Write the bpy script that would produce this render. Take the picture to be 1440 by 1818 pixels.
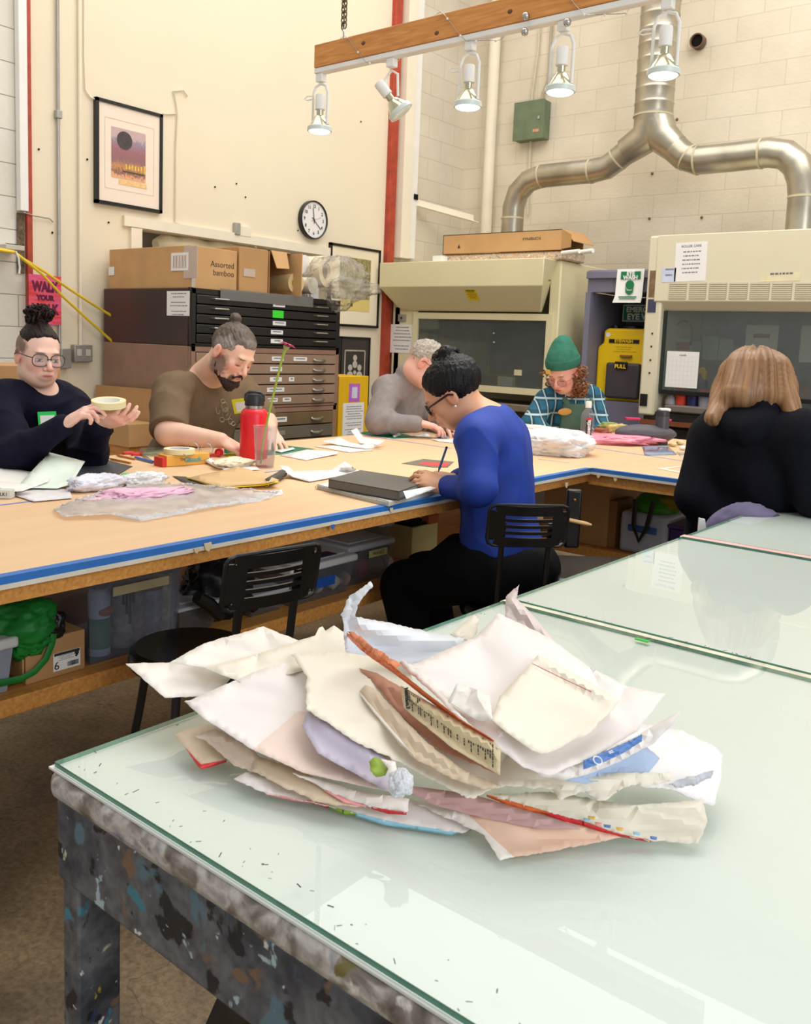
import bpy, bmesh, math, random
import numpy as np
from mathutils import Vector, Matrix, noise
from mathutils.geometry import delaunay_2d_cdt
for o in list(bpy.data.objects): bpy.data.objects.remove(o)
COL = bpy.context.scene.collection
SC = bpy.context.scene
PI = math.pi

# ------------------------------------------------------------ camera
YAW, PITCH, ROLL = math.radians(38.06), math.radians(6.776), math.radians(2.299)
FPX, W, H = 1576.0,1440.0,1818.0
PPX, PPY = 720.0,797.9                 # principal point in the photo (the photo is a crop)
CAM = Vector((0,0,1.39))
_f = Vector((-math.sin(YAW)*math.cos(PITCH), math.cos(YAW)*math.cos(PITCH),-math.sin(PITCH)))
_r0 = Vector((math.cos(YAW), math.sin(YAW),0))
_u0 = _r0.cross(_f)
_r = _r0*math.cos(ROLL) + _u0*math.sin(ROLL)
_u = _u0*math.cos(ROLL) - _r0*math.sin(ROLL)
cd = bpy.data.cameras.new('camera'); cam = bpy.data.objects.new('camera', cd); COL.objects.link(cam)
m3 = Matrix((_r, _u,-_f)).transposed()
cam.matrix_world = Matrix.Translation(CAM) @ m3.to_4x4()
cd.sensor_fit = 'VERTICAL'; cd.sensor_height = 36.0; cd.sensor_width = 36.0
cd.lens = FPX/H*36.0
cd.shift_y = -((H/2) - PPY)/H
cd.clip_start = 0.05; cd.clip_end = 60
cd.dof.use_dof = True; cd.dof.focus_distance = 1.75; cd.dof.aperture_fstop = 15.0
SC.camera = cam

# ------------------------------------------------------------ light and exposure
SC.view_settings.view_transform = 'Standard'; SC.view_settings.look = 'None'
SC.view_settings.exposure = 0.08; SC.view_settings.gamma = 1.0; SC.view_settings.use_curve_mapping = False
wd = bpy.data.worlds.new('world'); SC.world = wd; wd.use_nodes = True
bg = wd.node_tree.nodes['Background']; bg.inputs[0].default_value = (1.0,0.985,0.95,1); bg.inputs[1].default_value = 0.55
def area(name, loc, target, sx, sy, power, col):
    l = bpy.data.lights.new(name, 'AREA'); l.shape = 'RECTANGLE'; l.size = sx; l.size_y = sy; l.energy = power; l.color = col
    o = bpy.data.objects.new(name, l); COL.objects.link(o); o.location = loc
    d = Vector(target) - Vector(loc); o.rotation_euler = d.to_track_quat('-Z', 'Y').to_euler(); return o
area('overhead_fill_main',(-2.2,4.1,5.6),(-2.2,4.1,0),6.0,5.6,230,(1.0,0.96,0.90))  # unseen overhead panel added for shape, sized to reflect across the glass
area('overhead_fill_rear',(-0.5,6.0,5.6),(-1.0,7.0,1.0),4.0,2.0,60,(1.0,0.97,0.90))  # second unseen overhead panel, added to shape the light at the back
area('added_side_daylight',(4.0,0.5,2.9),(-1.5,3.0,0.9),3.0,3.0,130,(0.90,0.95,1.0))  # daylight added from the side for an assumed, unseen window

# ------------------------------------------------------------ picture geometry
def ray(px, py): return (_f*FPX + _r*(px-PPX) - _u*(py-PPY)).normalized()
def PZ(px, py, z):
    d = ray(px, py); return CAM + d*((z-CAM.z)/d.z)
def PX(px, py, x):
    d = ray(px, py); return CAM + d*((x-CAM.x)/d.x)
def PY(px, py, y):
    d = ray(px, py); return CAM + d*((y-CAM.y)/d.y)
def PD(px, py, dep):                     # dep: distance along the horizontal view direction
    d = ray(px, py); h = Vector((-math.sin(YAW), math.cos(YAW),0)); return CAM + d*(dep/d.dot(h))
def PP(px, py, p0, n):
    d = ray(px, py); return CAM + d*((p0-CAM).dot(n)/d.dot(n))
HF = Vector((-math.sin(YAW), math.cos(YAW),0)); HR = Vector((math.cos(YAW), math.sin(YAW),0)); UP = Vector((0,0,1))

# ------------------------------------------------------------ materials
def lin(c):
    out = []
    for v in c[:3]:
        v = v/255.0
        out.append(v/12.92 if v <= 0.04045 else ((v+0.055)/1.055)**2.4)
    return (out[0], out[1], out[2],1.0)
MATS = {}
def new_mat(name):
    m = bpy.data.materials.new(name); m.use_nodes = True
    nt = m.node_tree; b = nt.nodes['Principled BSDF']; return m, nt, b
def N(nt, typ, **kw):
    n = nt.nodes.new(typ)
    for k, v in kw.items():
        if k.startswith('_'): setattr(n, k[1:], v)
        else: n.inputs[k].default_value = v
    return n
def ramp(nt, fac, stops):
    r = nt.nodes.new('ShaderNodeValToRGB'); e = r.color_ramp.elements
    while len(e) < len(stops): e.new(0.5)
    for i,(p, c) in enumerate(stops): e[i].position = p; e[i].color = c
    nt.links.new(fac, r.inputs[0]); return r
def mixc(nt, fac, a, b, mode='MIX'):
    m = nt.nodes.new('ShaderNodeMix'); m.data_type = 'RGBA'; m.blend_type = mode
    for s, v in ((0, fac),(6, a),(7, b)):
        if hasattr(v, 'is_linked') or hasattr(v, 'links'): nt.links.new(v, m.inputs[s])
        else: m.inputs[s].default_value = v
    return m.outputs[2]
def M(name, c, rough=0.5, metal=0.0, var=0.06, scale=8.0, bump=0.0, bscale=60.0, c2=None, coat=0.0, spec=0.5, stretch=None, sheen=0.0):
    if name in MATS: return MATS[name]
    m, nt, b = new_mat(name)
    tc = N(nt, 'ShaderNodeTexCoord'); vec = tc.outputs['Object']
    if stretch:
        mp = N(nt, 'ShaderNodeMapping'); mp.inputs['Scale'].default_value = stretch; nt.links.new(vec, mp.inputs[0]); vec = mp.outputs[0]
    nz = N(nt, 'ShaderNodeTexNoise', Scale=scale, Detail=5.0); nt.links.new(vec, nz.inputs['Vector'])
    a = lin(c); d = lin(c2) if c2 else tuple([max(0, v*(1-var*2)) for v in a[:3]])+(1,)
    hi = a if c2 else tuple([min(1, v*(1+var)) for v in a[:3]])+(1,)
    r = ramp(nt, nz.outputs['Fac'],[(0.32, d),(0.68, hi)])
    nt.links.new(r.outputs[0], b.inputs['Base Color'])
    b.inputs['Roughness'].default_value = rough; b.inputs['Metallic'].default_value = metal
    b.inputs['Specular IOR Level'].default_value = 0.15 if rough >= 0.79 else spec
    if coat: b.inputs['Coat Weight'].default_value = coat; b.inputs['Coat Roughness'].default_value = 0.08
    if sheen: b.inputs['Sheen Weight'].default_value = sheen
    if bump:
        n2 = N(nt, 'ShaderNodeTexNoise', Scale=bscale, Detail=4.0); nt.links.new(vec, n2.inputs['Vector'])
        bp = N(nt, 'ShaderNodeBump', Strength=bump, Distance=0.01); nt.links.new(n2.outputs['Fac'], bp.inputs['Height']); nt.links.new(bp.outputs[0], b.inputs['Normal'])
    MATS[name] = m; return m
def wood(name, c, c2, rough=0.5, stretch=(2,30,30), scale=3.0):
    if name in MATS: return MATS[name]
    m, nt, b = new_mat(name)
    tc = N(nt, 'ShaderNodeTexCoord'); mp = N(nt, 'ShaderNodeMapping'); mp.inputs['Scale'].default_value = stretch
    nt.links.new(tc.outputs['Object'], mp.inputs[0])
    nz = N(nt, 'ShaderNodeTexNoise', Scale=scale, Detail=6.0, Distortion=0.6); nt.links.new(mp.outputs[0], nz.inputs['Vector'])
    r = ramp(nt, nz.outputs['Fac'],[(0.3, lin(c2)),(0.7, lin(c))]); nt.links.new(r.outputs[0], b.inputs['Base Color'])
    b.inputs['Roughness'].default_value = rough
    bp = N(nt, 'ShaderNodeBump', Strength=0.15, Distance=0.005); nt.links.new(nz.outputs['Fac'], bp.inputs['Height']); nt.links.new(bp.outputs[0], b.inputs['Normal'])
    MATS[name] = m; return m
def clear(name, tint=(255,255,255), rough=0.05, opac=0.0, body=(255,255,255), ior=1.45):
    """thin see-through plastic or glass: transparent + fresnel gloss + an optional milky share"""
    if name in MATS: return MATS[name]
    m = bpy.data.materials.new(name); m.use_nodes = True; nt = m.node_tree
    nt.nodes.remove(nt.nodes['Principled BSDF']); out = nt.nodes['Material Output']
    tr = N(nt, 'ShaderNodeBsdfTransparent'); tr.inputs[0].default_value = lin(tint)
    df = N(nt, 'ShaderNodeBsdfDiffuse'); df.inputs[0].default_value = lin(body)
    gl = N(nt, 'ShaderNodeBsdfGlossy'); gl.inputs['Roughness'].default_value = rough
    m1 = N(nt, 'ShaderNodeMixShader'); m1.inputs[0].default_value = opac
    nt.links.new(tr.outputs[0], m1.inputs[1]); nt.links.new(df.outputs[0], m1.inputs[2])
    lw = N(nt, 'ShaderNodeLayerWeight', Blend=0.5); f0 = ((ior-1)/(ior+1))**2
    pw_ = N(nt, 'ShaderNodeMath', _operation='POWER'); nt.links.new(lw.outputs['Facing'], pw_.inputs[0]); pw_.inputs[1].default_value = 4.0
    fr = N(nt, 'ShaderNodeMath', _operation='MULTIPLY_ADD'); nt.links.new(pw_.outputs[0], fr.inputs[0]); fr.inputs[1].default_value = 0.85; fr.inputs[2].default_value = f0
    m2 = N(nt, 'ShaderNodeMixShader')
    nt.links.new(fr.outputs[0], m2.inputs[0]); nt.links.new(m1.outputs[0], m2.inputs[1]); nt.links.new(gl.outputs[0], m2.inputs[2])
    nt.links.new(m2.outputs[0], out.inputs[0]); MATS[name] = m; return m
def emis(name, c, s):
    if name in MATS: return MATS[name]
    m, nt, b = new_mat(name); b.inputs['Base Color'].default_value = lin(c); b.inputs['Emission Color'].default_value = lin(c); b.inputs['Emission Strength'].default_value = s
    MATS[name] = m; return m

# ------------------------------------------------------------ mesh helpers
def frame(origin, x, y=None, z=None):
    """4x4 from an x axis and an approximate z (default up)"""
    x = Vector(x).normalized(); z = Vector(z if z is not None else UP)
    y = z.cross(x).normalized(); z = x.cross(y)
    return Matrix.Translation(Vector(origin)) @ Matrix((x, y, z)).transposed().to_4x4()
class MB:
    def __init__(s): s.v = []; s.f = []; s.m = []; s.mi = 0
    def add(s, vs, fs):
        o = len(s.v); s.v += [Vector(v) for v in vs]; s.f += [[i+o for i in f] for f in fs]; s.m += [s.mi]*len(fs); return s
    def box(s, c, size, mx=None):
        hx, hy, hz = size[0]/2, size[1]/2, size[2]/2; c = Vector(c)
        vs = [c+Vector((a*hx, b*hy, d*hz)) for a in (-1,1) for b in (-1,1) for d in (-1,1)]
        if mx is not None: vs = [mx @ v for v in vs]
        return s.add(vs,[(0,1,3,2),(4,6,7,5),(0,4,5,1),(2,3,7,6),(0,2,6,4),(1,5,7,3)])
    def obox(s, p, a, b, c):
        p, a, b, c = Vector(p), Vector(a), Vector(b), Vector(c)
        if a.cross(b).dot(c) < 0: a, b = b, a
        vs = [p, p+a, p+a+b, p+b, p+c, p+a+c, p+a+b+c, p+b+c]
        return s.add(vs,[(0,3,2,1),(4,5,6,7),(0,1,5,4),(1,2,6,5),(2,3,7,6),(3,0,4,7)])
    def prism(s, pts, ex):
        pts = [Vector(p) for p in pts]; ex = Vector(ex); n = len(pts)
        nrm = Vector((0,0,0))
        for i in range(n): nrm += pts[i].cross(pts[(i+1) % n])
        if nrm.dot(ex) < 0: pts.reverse()
        return s.add(pts+[p+ex for p in pts],[list(range(n))[::-1], list(range(n,2*n))]+[(i,(i+1) % n, n+(i+1) % n, n+i) for i in range(n)])
    def tube(s, pts, r, seg=10, cap=True, closed=False, up=None, flat=1.0):
        pts = [Vector(p) for p in pts]; n = len(pts); rs = r if isinstance(r,(list, tuple)) else [r]*n
        vs = []; last = Vector(up) if up is not None else None
        for i, p in enumerate(pts):
            if closed: t = pts[(i+1) % n]-pts[i-1]
            else: t = pts[min(i+1, n-1)]-pts[max(i-1,0)]
            t = t.normalized() if t.length > 1e-9 else Vector((0,0,1))
            if last is None: last = Vector((0,0,1)) if abs(t.z) < 0.9 else Vector((1,0,0))
            b = t.cross(last)
            if b.length < 1e-6: b = t.orthogonal()
            b.normalize(); nn = b.cross(t).normalized(); last = nn
            for k in range(seg):
                a = 2*PI*k/seg; vs.append(p+(b*math.cos(a)+nn*math.sin(a)*flat)*rs[i])
        fs = []
        for i in range(n if closed else n-1):
            j = (i+1) % n
            for k in range(seg):
                k2 = (k+1) % seg; fs.append((i*seg+k, j*seg+k, j*seg+k2, i*seg+k2))
        if cap and not closed:
            fs.append(list(range(seg))); fs.append([(n-1)*seg+k for k in range(seg)][::-1])
        fs = [tuple(reversed(f)) for f in fs]
        return s.add(vs, fs)
    def lathe(s, prof, mx=None, seg=24, sx=1.0, sy=1.0):
        """prof: list of (r, z) from bottom to top"""
        vs = []; fs = []; n = len(prof)
        for (r, z) in prof:
            for k in range(seg):
                a = 2*PI*k/seg; v = Vector((r*math.cos(a)*sx, r*math.sin(a)*sy, z)); vs.append(mx @ v if mx is not None else v)
        for i in range(n-1):
            for k in range(seg):
                k2 = (k+1) % seg; fs.append((i*seg+k, i*seg+k2,(i+1)*seg+k2,(i+1)*seg+k))
        if prof[0][0] > 1e-6: fs.append([k for k in range(seg)][::-1])
        if prof[-1][0] > 1e-6: fs.append([(n-1)*seg+k for k in range(seg)])
        return s.add(vs, fs)
    def ball(s, c, r, mx=None, seg=16, rings=10):
        if not isinstance(r,(tuple, list)): r = (r, r, r)
        c = Vector(c); vs = []; fs = []
        for i in range(rings+1):
            t = PI*i/rings
            for k in range(seg):
                a = 2*PI*k/seg
                v = Vector((r[0]*math.sin(t)*math.cos(a), r[1]*math.sin(t)*math.sin(a),-r[2]*math.cos(t)))
                vs.append(c+(mx.to_3x3() @ v if mx is not None else v))
        for i in range(rings):
            for k in range(seg):
                k2 = (k+1) % seg; fs.append((i*seg+k, i*seg+k2,(i+1)*seg+k2,(i+1)*seg+k))
        return s.add(vs, fs)
    def build(s, name, mat, parent=None, bevel=0.0, smooth=True, seg=2, label=None, wn=False, sub=0, angle=0.6):
        me = bpy.data.meshes.new(name)
        inv = None
        me.from_pydata([tuple(v) for v in s.v],[],[tuple(f) for f in s.f])
        mats = mat if isinstance(mat,(list, tuple)) else [mat]
        for m in mats: me.materials.append(m)
        if len(mats) > 1:
            for p, k in zip(me.polygons, s.m): p.material_index = k
        bm = bmesh.new(); bm.from_mesh(me); bmesh.ops.remove_doubles(bm, verts=bm.verts, dist=1e-6)
        bmesh.ops.recalc_face_normals(bm, faces=bm.faces)
        bm.to_mesh(me); bm.free()
        o = bpy.data.objects.new(name, me)
        finish(o, parent, bevel, smooth, seg, sub, angle)
        if label: o['label'] = label
        return o
def finish(o, parent=None, bevel=0.0, smooth=True, seg=2, sub=0, angle=0.6):
    COL.objects.link(o); me = o.data
    # put the object's own origin at the middle of its base (or inside its parent's frame)
    cs = [v.co for v in me.vertices]
    if parent is None and cs:
        c = Vector(((min(v.x for v in cs)+max(v.x for v in cs))/2,(min(v.y for v in cs)+max(v.y for v in cs))/2, min(v.z for v in cs)))
        me.transform(Matrix.Translation(-c)); o.location = c
    elif parent is not None:
        # vertices were given in world coordinates
        wm = world_of(parent); me.transform(wm.inverted()); o.parent = parent
    if smooth:
        for p in me.polygons: p.use_smooth = True
    if bevel:
        b = o.modifiers.new('bevel', 'BEVEL'); b.width = bevel; b.segments = seg; b.limit_method = 'ANGLE'; b.angle_limit = math.radians(35)
    if sub:
        q = o.modifiers.new('sub', 'SUBSURF'); q.levels = sub; q.render_levels = sub
    if smooth:
        me.set_sharp_from_angle(angle=angle)
    return o
def world_of(o):
    m = o.matrix_basis.copy()
    while o.parent: o = o.parent; m = o.matrix_basis @ m
    return m
def tag(o, label, cat, group=None, kind=None):
    o['label'] = label; o['category'] = cat
    if group: o['group'] = group
    if kind: o['kind'] = kind
    return o
def thing(name, loc, label, cat, group=None, rotz=0.0):
    o = bpy.data.objects.new(name, None); COL.objects.link(o); o.location = Vector(loc); o.rotation_euler = (0,0, rotz); o.empty_display_size = 0.05
    tag(o, label, cat, group); return o
def struct(o): o['kind'] = 'structure'; return o
def copy_tree(o, parent=None):
    c = o.copy(); COL.objects.link(c)
    if parent is not None: c.parent = parent
    for ch in [x for x in bpy.data.objects if x.parent == o]: copy_tree(ch, c)
    return c
def move_to(o, loc, rz=0.0): o.location = loc; o.rotation_euler = (0,0, rz)
def text(name, s, size, mx, mat, parent=None, align='CENTER', bold=0.0, extr=0.0004, xs=1.0):
    cu = bpy.data.curves.new(name, 'FONT'); cu.body = s; cu.size = size; cu.align_x = align; cu.align_y = 'CENTER'; cu.extrude = extr; cu.offset = bold; cu.resolution_u = 3
    t = bpy.data.objects.new(name+'_src', cu); COL.objects.link(t)
    bpy.context.view_layer.update()
    me = bpy.data.meshes.new_from_object(t.evaluated_get(bpy.context.evaluated_depsgraph_get()))
    bpy.data.objects.remove(t); bpy.data.curves.remove(cu)
    me.transform(mx @ Matrix.Diagonal((xs,1,1,1))); me.materials.clear(); me.materials.append(mat); me.name = name
    o = bpy.data.objects.new(name, me); finish(o, parent, smooth=False); return o
def textbake(mb, s, size, mx, align='CENTER', bold=0.0, extr=0.0004, xs=1.0):
    """adds lettering to a mesh builder"""
    cu = bpy.data.curves.new('t', 'FONT'); cu.body = s; cu.size = size; cu.align_x = align; cu.align_y = 'CENTER'; cu.extrude = extr; cu.offset = bold; cu.resolution_u = 3
    t = bpy.data.objects.new('t_src', cu); COL.objects.link(t); bpy.context.view_layer.update()
    me = bpy.data.meshes.new_from_object(t.evaluated_get(bpy.context.evaluated_depsgraph_get()))
    mm = mx @ Matrix.Diagonal((xs,1,1,1))
    mb.add([mm @ v.co for v in me.vertices],[list(p.vertices) for p in me.polygons])
    bpy.data.objects.remove(t); bpy.data.curves.remove(cu); bpy.data.meshes.remove(me)

def inpoly(x, y, poly):
    c = False; n = len(poly); j = n-1
    for i in range(n):
        xi, yi = poly[i][0], poly[i][1]; xj, yj = poly[j][0], poly[j][1]
        if (yi > y) != (yj > y) and x < (xj-xi)*(y-yi)/(yj-yi)+xi: c = not c
        j = i
    return c
def sheet(name, V, F, mat, parent=None, step=14.0, torn=1.2, thick=0.0006, unproj=PZ, amp=0.0, seed=1, rough_edges=None, mats=None, fmat=None, smooth=True, extra=None, groove=0.0, angle=0.9):
    """a bent sheet: V = [(px, py, z)] fold and outline points, F = facets (index lists); every facet is finely meshed,
    heights run straight along the folds; outer edges are torn a little"""
    rnd = random.Random(seed); ecount = {}
    for f in F:
        for i in range(len(f)):
            e = tuple(sorted((f[i], f[(i+1) % len(f)]))); ecount[e] = ecount.get(e,0)+1
    esamp = {}
    for e in ecount:
        a, b = V[e[0]], V[e[1]]; L = math.hypot(a[0]-b[0], a[1]-b[1]); n = max(1, int(L/(min(step*0.5,3.6 if torn >= 0.6 else 9) if ecount[e] == 1 else step*0.7)))
        pts = []
        dx, dy = (b[1]-a[1])/max(L,1e-6),-(b[0]-a[0])/max(L,1e-6)
        tw = torn if ecount[e] == 1 and (rough_edges is None or e in rough_edges) else 0.0
        for k in range(n+1):
            t = k/n; j = 0.0
            if 0 < k < n and tw:
                q = Vector((a[0]+(b[0]-a[0])*t, a[1]+(b[1]-a[1])*t, seed*3.7)); j = tw*(1.3*noise.noise(q*0.06)+1.0*noise.noise(q*0.17)+rnd.uniform(-0.35,0.35))
            gz = groove*min(1.0,4*t*(1-t)*3) if ecount[e] > 1 else 0.0
            pts.append((a[0]+(b[0]-a[0])*t+dx*j, a[1]+(b[1]-a[1])*t+dy*j, a[2]+(b[2]-a[2])*t-gz))
        esamp[e] = pts
    mb = MB()
    mb.key = {}
    def vid(p):
        k = (round(p[0],3), round(p[1],3))
        if k not in mb.key:
            q = unproj(p[0], p[1], p[2])
            if amp: q = q+Vector((0,0, amp*noise.noise(q*14.0)))
            mb.key[k] = len(mb.v); mb.v.append(q)
        return mb.key[k]
    for fi, f in enumerate(F):
        bd = []
        for i in range(len(f)):
            a, b = f[i], f[(i+1) % len(f)]; e = tuple(sorted((a, b))); pts = esamp[e]
            if a != e[0]: pts = pts[::-1]
            bd += pts[:-1]
        xs = [p[0] for p in bd]; ys = [p[1] for p in bd]
        inner = []
        y = min(ys)+step*0.5; row = 0
        while y < max(ys):
            x = min(xs)+(step*0.5 if row % 2 else 0)
            while x < max(xs):
                if inpoly(x, y, bd) and min((x-p[0])**2+(y-p[1])**2 for p in bd) > (step*0.45)**2: inner.append((x, y))
                x += step
            y += step*0.87; row += 1
        src = bd+([p for p in extra.get(fi,[])] if extra else [])
        sa = np.array(src)
        full = list(bd)
        for (x, y) in inner:
            d2 = (sa[:,0]-x)**2+(sa[:,1]-y)**2; w = 1.0/(d2+1.0)**1.5; full.append((x, y, float((w*sa[:,2]).sum()/w.sum())))
        n = len(bd)
        res = delaunay_2d_cdt([Vector((p[0], p[1])) for p in full],[],[list(range(n))],1,1e-4)
        ov, oe, of, oorig = res[0], res[1], res[2], res[3]
        ids = []
        for k, v in enumerate(ov):
            oi = oorig[k][0] if oorig[k] else None
            ids.append(vid(full[oi]) if oi is not None else vid((v.x, v.y,0.9)))
        for t in of:
            mb.f.append([ids[q] for q in t]); mb.m.append(fmat[fi] if fmat else 0)
    me = bpy.data.meshes.new(name); me.from_pydata([tuple(v) for v in mb.v],[], mb.f)
    ml = mats if mats else [mat]
    for m in ml: me.materials.append(m)
    for p, k in zip(me.polygons, mb.m): p.material_index = k
    # normals up
    bm = bmesh.new(); bm.from_mesh(me); bmesh.ops.recalc_face_normals(bm, faces=bm.faces)
    if sum(f.normal.z*f.calc_area() for f in bm.faces) < 0: bmesh.ops.reverse_faces(bm, faces=bm.faces)
    bm.to_mesh(me); bm.free()
    o = bpy.data.objects.new(name, me); finish(o, parent, smooth=smooth, angle=angle)
    sd = o.modifiers.new('thickness', 'SOLIDIFY'); sd.thickness = thick; sd.offset = -1
    if mats and len(mats) > 1 and fmat is None: sd.material_offset = 1
    return o
# ============================================================ SETTING
XW, YW, YH = -5.45,7.75,6.60        # cream wall plane, block wall plane, front plane of the hoods
TZ = 0.90
def block_mat(name, c, c2, mort, rot, bw=0.42, bh=0.20, strength=0.35):
    m, nt, b = new_mat(name)
    ge = N(nt, 'ShaderNodeNewGeometry'); sp = N(nt, 'ShaderNodeSeparateXYZ'); nt.links.new(ge.outputs['Position'], sp.inputs[0])
    cb = N(nt, 'ShaderNodeCombineXYZ'); nt.links.new(sp.outputs[1 if rot else 0], cb.inputs[0]); nt.links.new(sp.outputs[2], cb.inputs[1])
    br = N(nt, 'ShaderNodeTexBrick'); nt.links.new(cb.outputs[0], br.inputs['Vector'])
    br.inputs['Scale'].default_value = 1.0; br.inputs['Brick Width'].default_value = bw; br.inputs['Row Height'].default_value = bh
    br.inputs['Mortar Size'].default_value = 0.0035; br.inputs['Mortar Smooth'].default_value = 0.4
    br.inputs['Color1'].default_value = lin(c); br.inputs['Color2'].default_value = lin(c2); br.inputs['Mortar'].default_value = lin(mort)
    nz = N(nt, 'ShaderNodeTexNoise', Scale=1.7, Detail=5.0); nt.links.new(ge.outputs['Position'], nz.inputs['Vector'])
    r = ramp(nt, nz.outputs['Fac'],[(0.35,(0.88,0.87,0.85,1)),(0.65,(1,1,1,1))])
    col = mixc(nt,1.0, br.outputs['Color'], r.outputs[0], 'MULTIPLY'); nt.links.new(col, b.inputs['Base Color'])
    n2 = N(nt, 'ShaderNodeTexNoise', Scale=35.0, Detail=5.0); nt.links.new(ge.outputs['Position'], n2.inputs['Vector'])
    b1 = N(nt, 'ShaderNodeBump', Strength=0.25, Distance=0.01); nt.links.new(n2.outputs['Fac'], b1.inputs['Height'])
    b2 = N(nt, 'ShaderNodeBump', Strength=strength, Distance=0.01); b2.invert = True; nt.links.new(br.outputs['Fac'], b2.inputs['Height']); nt.links.new(b1.outputs[0], b2.inputs['Normal'])
    nt.links.new(b2.outputs[0], b.inputs['Normal']); b.inputs['Roughness'].default_value = 0.7; MATS[name] = m; return m
m_block = block_mat('painted block',(224,213,192),(219,208,187),(204,193,172), False)
m_block2 = block_mat('painted block side',(224,215,197),(219,210,192),(200,189,170), True)
m_blockL = block_mat('white rough block',(232,226,214),(226,221,208),(160,150,132), True, strength=0.5)
m_cream = M('cream wallboard',(233,220,194),0.75, var=0.015, scale=1.2, bump=0.03, bscale=18)
m_creamtrim = M('cream trim paint',(236,226,204),0.6, var=0.02)
m_red = M('red oxide steel',(176,66,42),0.5, var=0.12, scale=14)
m_white = M('white paint',(238,236,230),0.45, var=0.02)
m_conduit = M('grey conduit',(168,166,160),0.4, metal=0.4)
m_black = M('black enamel',(14,14,15),0.35, var=0.15)
m_steel = M('brushed steel',(190,190,186),0.3, metal=1.0)
m_dark = M('dark void',(22,19,17),0.9)

fm, nt, b = new_mat('stained concrete')
ge = N(nt, 'ShaderNodeNewGeometry')
n1 = N(nt, 'ShaderNodeTexNoise', Scale=2.2, Detail=9.0, Distortion=0.6); nt.links.new(ge.outputs['Position'], n1.inputs['Vector'])
r1 = ramp(nt, n1.outputs['Fac'],[(0.32, lin((96,84,72))),(0.5, lin((146,126,98))),(0.68, lin((178,156,120)))])
n2 = N(nt, 'ShaderNodeTexNoise', Scale=60.0, Detail=6.0, Roughness=0.7); nt.links.new(ge.outputs['Position'], n2.inputs['Vector'])
r2 = ramp(nt, n2.outputs['Fac'],[(0.35,(0.50,0.50,0.50,1)),(0.62,(1.15,1.15,1.15,1))])
c1 = mixc(nt,0.8, r1.outputs[0], r2.outputs[0], 'MULTIPLY')
vo = N(nt, 'ShaderNodeTexVoronoi', Scale=1.3); vo.feature = 'DISTANCE_TO_EDGE'
dn = N(nt, 'ShaderNodeTexNoise', Scale=3.0, Detail=4.0); nt.links.new(ge.outputs['Position'], dn.inputs['Vector'])
dv = N(nt, 'ShaderNodeVectorMath', _operation='ADD'); nt.links.new(ge.outputs['Position'], dv.inputs[0]); nt.links.new(dn.outputs['Color'], dv.inputs[1]); nt.links.new(dv.outputs[0], vo.inputs['Vector'])
rc = ramp(nt, vo.outputs['Distance'],[(0.0,(0.4,0.4,0.4,1)),(0.006,(1,1,1,1))])
c2 = mixc(nt,0.7, c1, rc.outputs[0], 'MULTIPLY'); nt.links.new(c2, b.inputs['Base Color'])
b.inputs['Roughness'].default_value = 0.62
bp = N(nt, 'ShaderNodeBump', Strength=0.3, Distance=0.004); nt.links.new(n2.outputs['Fac'], bp.inputs['Height']); nt.links.new(bp.outputs[0], b.inputs['Normal'])
o = struct(MB().box((-1.5,3.0,-0.05),(9.0,11.0,0.1)).build('floor', fm))

# cream wall with the recess above the flat files; block wall on both sides of it
yL = PX(50,420, XW).y; yR = PX(703,300, XW).y
ra, rb = PX(250,400, XW), PX(585,462, XW)     # recess top line
rz0, rz1, ry0, ry1 = 1.45,(ra.z+rb.z)/2, ra.y, rb.y
mb = MB()
T = 0.12
mb.box((XW-T/2,(yL+ry0)/2,2.75),(T, ry0-yL,5.5)); mb.box((XW-T/2,(ry1+yR)/2,2.75),(T, yR-ry1,5.5))
mb.box((XW-T/2,(ry0+ry1)/2, rz0/2),(T, ry1-ry0, rz0)); mb.box((XW-T/2,(ry0+ry1)/2,(rz1+5.5)/2),(T, ry1-ry0,5.5-rz1))
struct(mb.build('wall_left', m_cream))
struct(MB().box((XW-0.35,(ry0+ry1)/2,1.9),(0.04, ry1-ry0+0.1,1.2)).build('trim_9', M('grey slat panel',(150,140,122),0.8, stretch=(1,1,30))))
o = MB(); o.box((XW+0.012,(ry0+ry1)/2-0.05, rz1+0.04),(0.03, ry1-ry0+0.2,0.07)); o.box((XW+0.012, ry0-0.05, rz1-0.36),(0.029,0.088,0.72))
struct(o.build('trim_1', m_creamtrim))
struct(MB().box((XW-T/2-0.01,(yL-2.6)/2+0.0,2.75),(T, yL+2.6,5.5)).build('wall_block_left', m_blockL))
struct(MB().box((XW-T/2-0.005,(yR+YW)/2+0.05,2.75),(T, YW-yR+0.1,5.5)).build('wall_block_right', m_block2))
struct(MB().box((-1.5, YW+0.06,2.75),(8.1,0.12,5.5)).build('wall_back', m_block))
# red steel edge strips
def strip(name, px0, px1, y, x=XW, z0=0.0, z1=5.5, th=0.03, mat=m_red):
    a, c = PX(px0, y, x).y, PX(px1, y, x).y
    return MB().box((x+th/2,(a+c)/2,(z0+z1)/2),(th, abs(c-a), z1-z0)).build(name, mat, bevel=0.003)
struct(strip('trim_2',44.5,54,420)); struct(strip('trim_3',688,700,250, th=0.05))
# white channels on the left block wall
struct(strip('trim_4',27,42,200, z0=PX(35,375, XW).z, th=0.05, mat=m_white))
struct(strip('trim_5',30,43,440, z0=PX(35,485, XW).z, z1=PX(35,378, XW).z, th=0.004, mat=M('dark opening strip',(120,104,82),0.9, var=0.3, scale=30)))  # thin dark strip, colour put in for the black opening in the blocks
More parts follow.
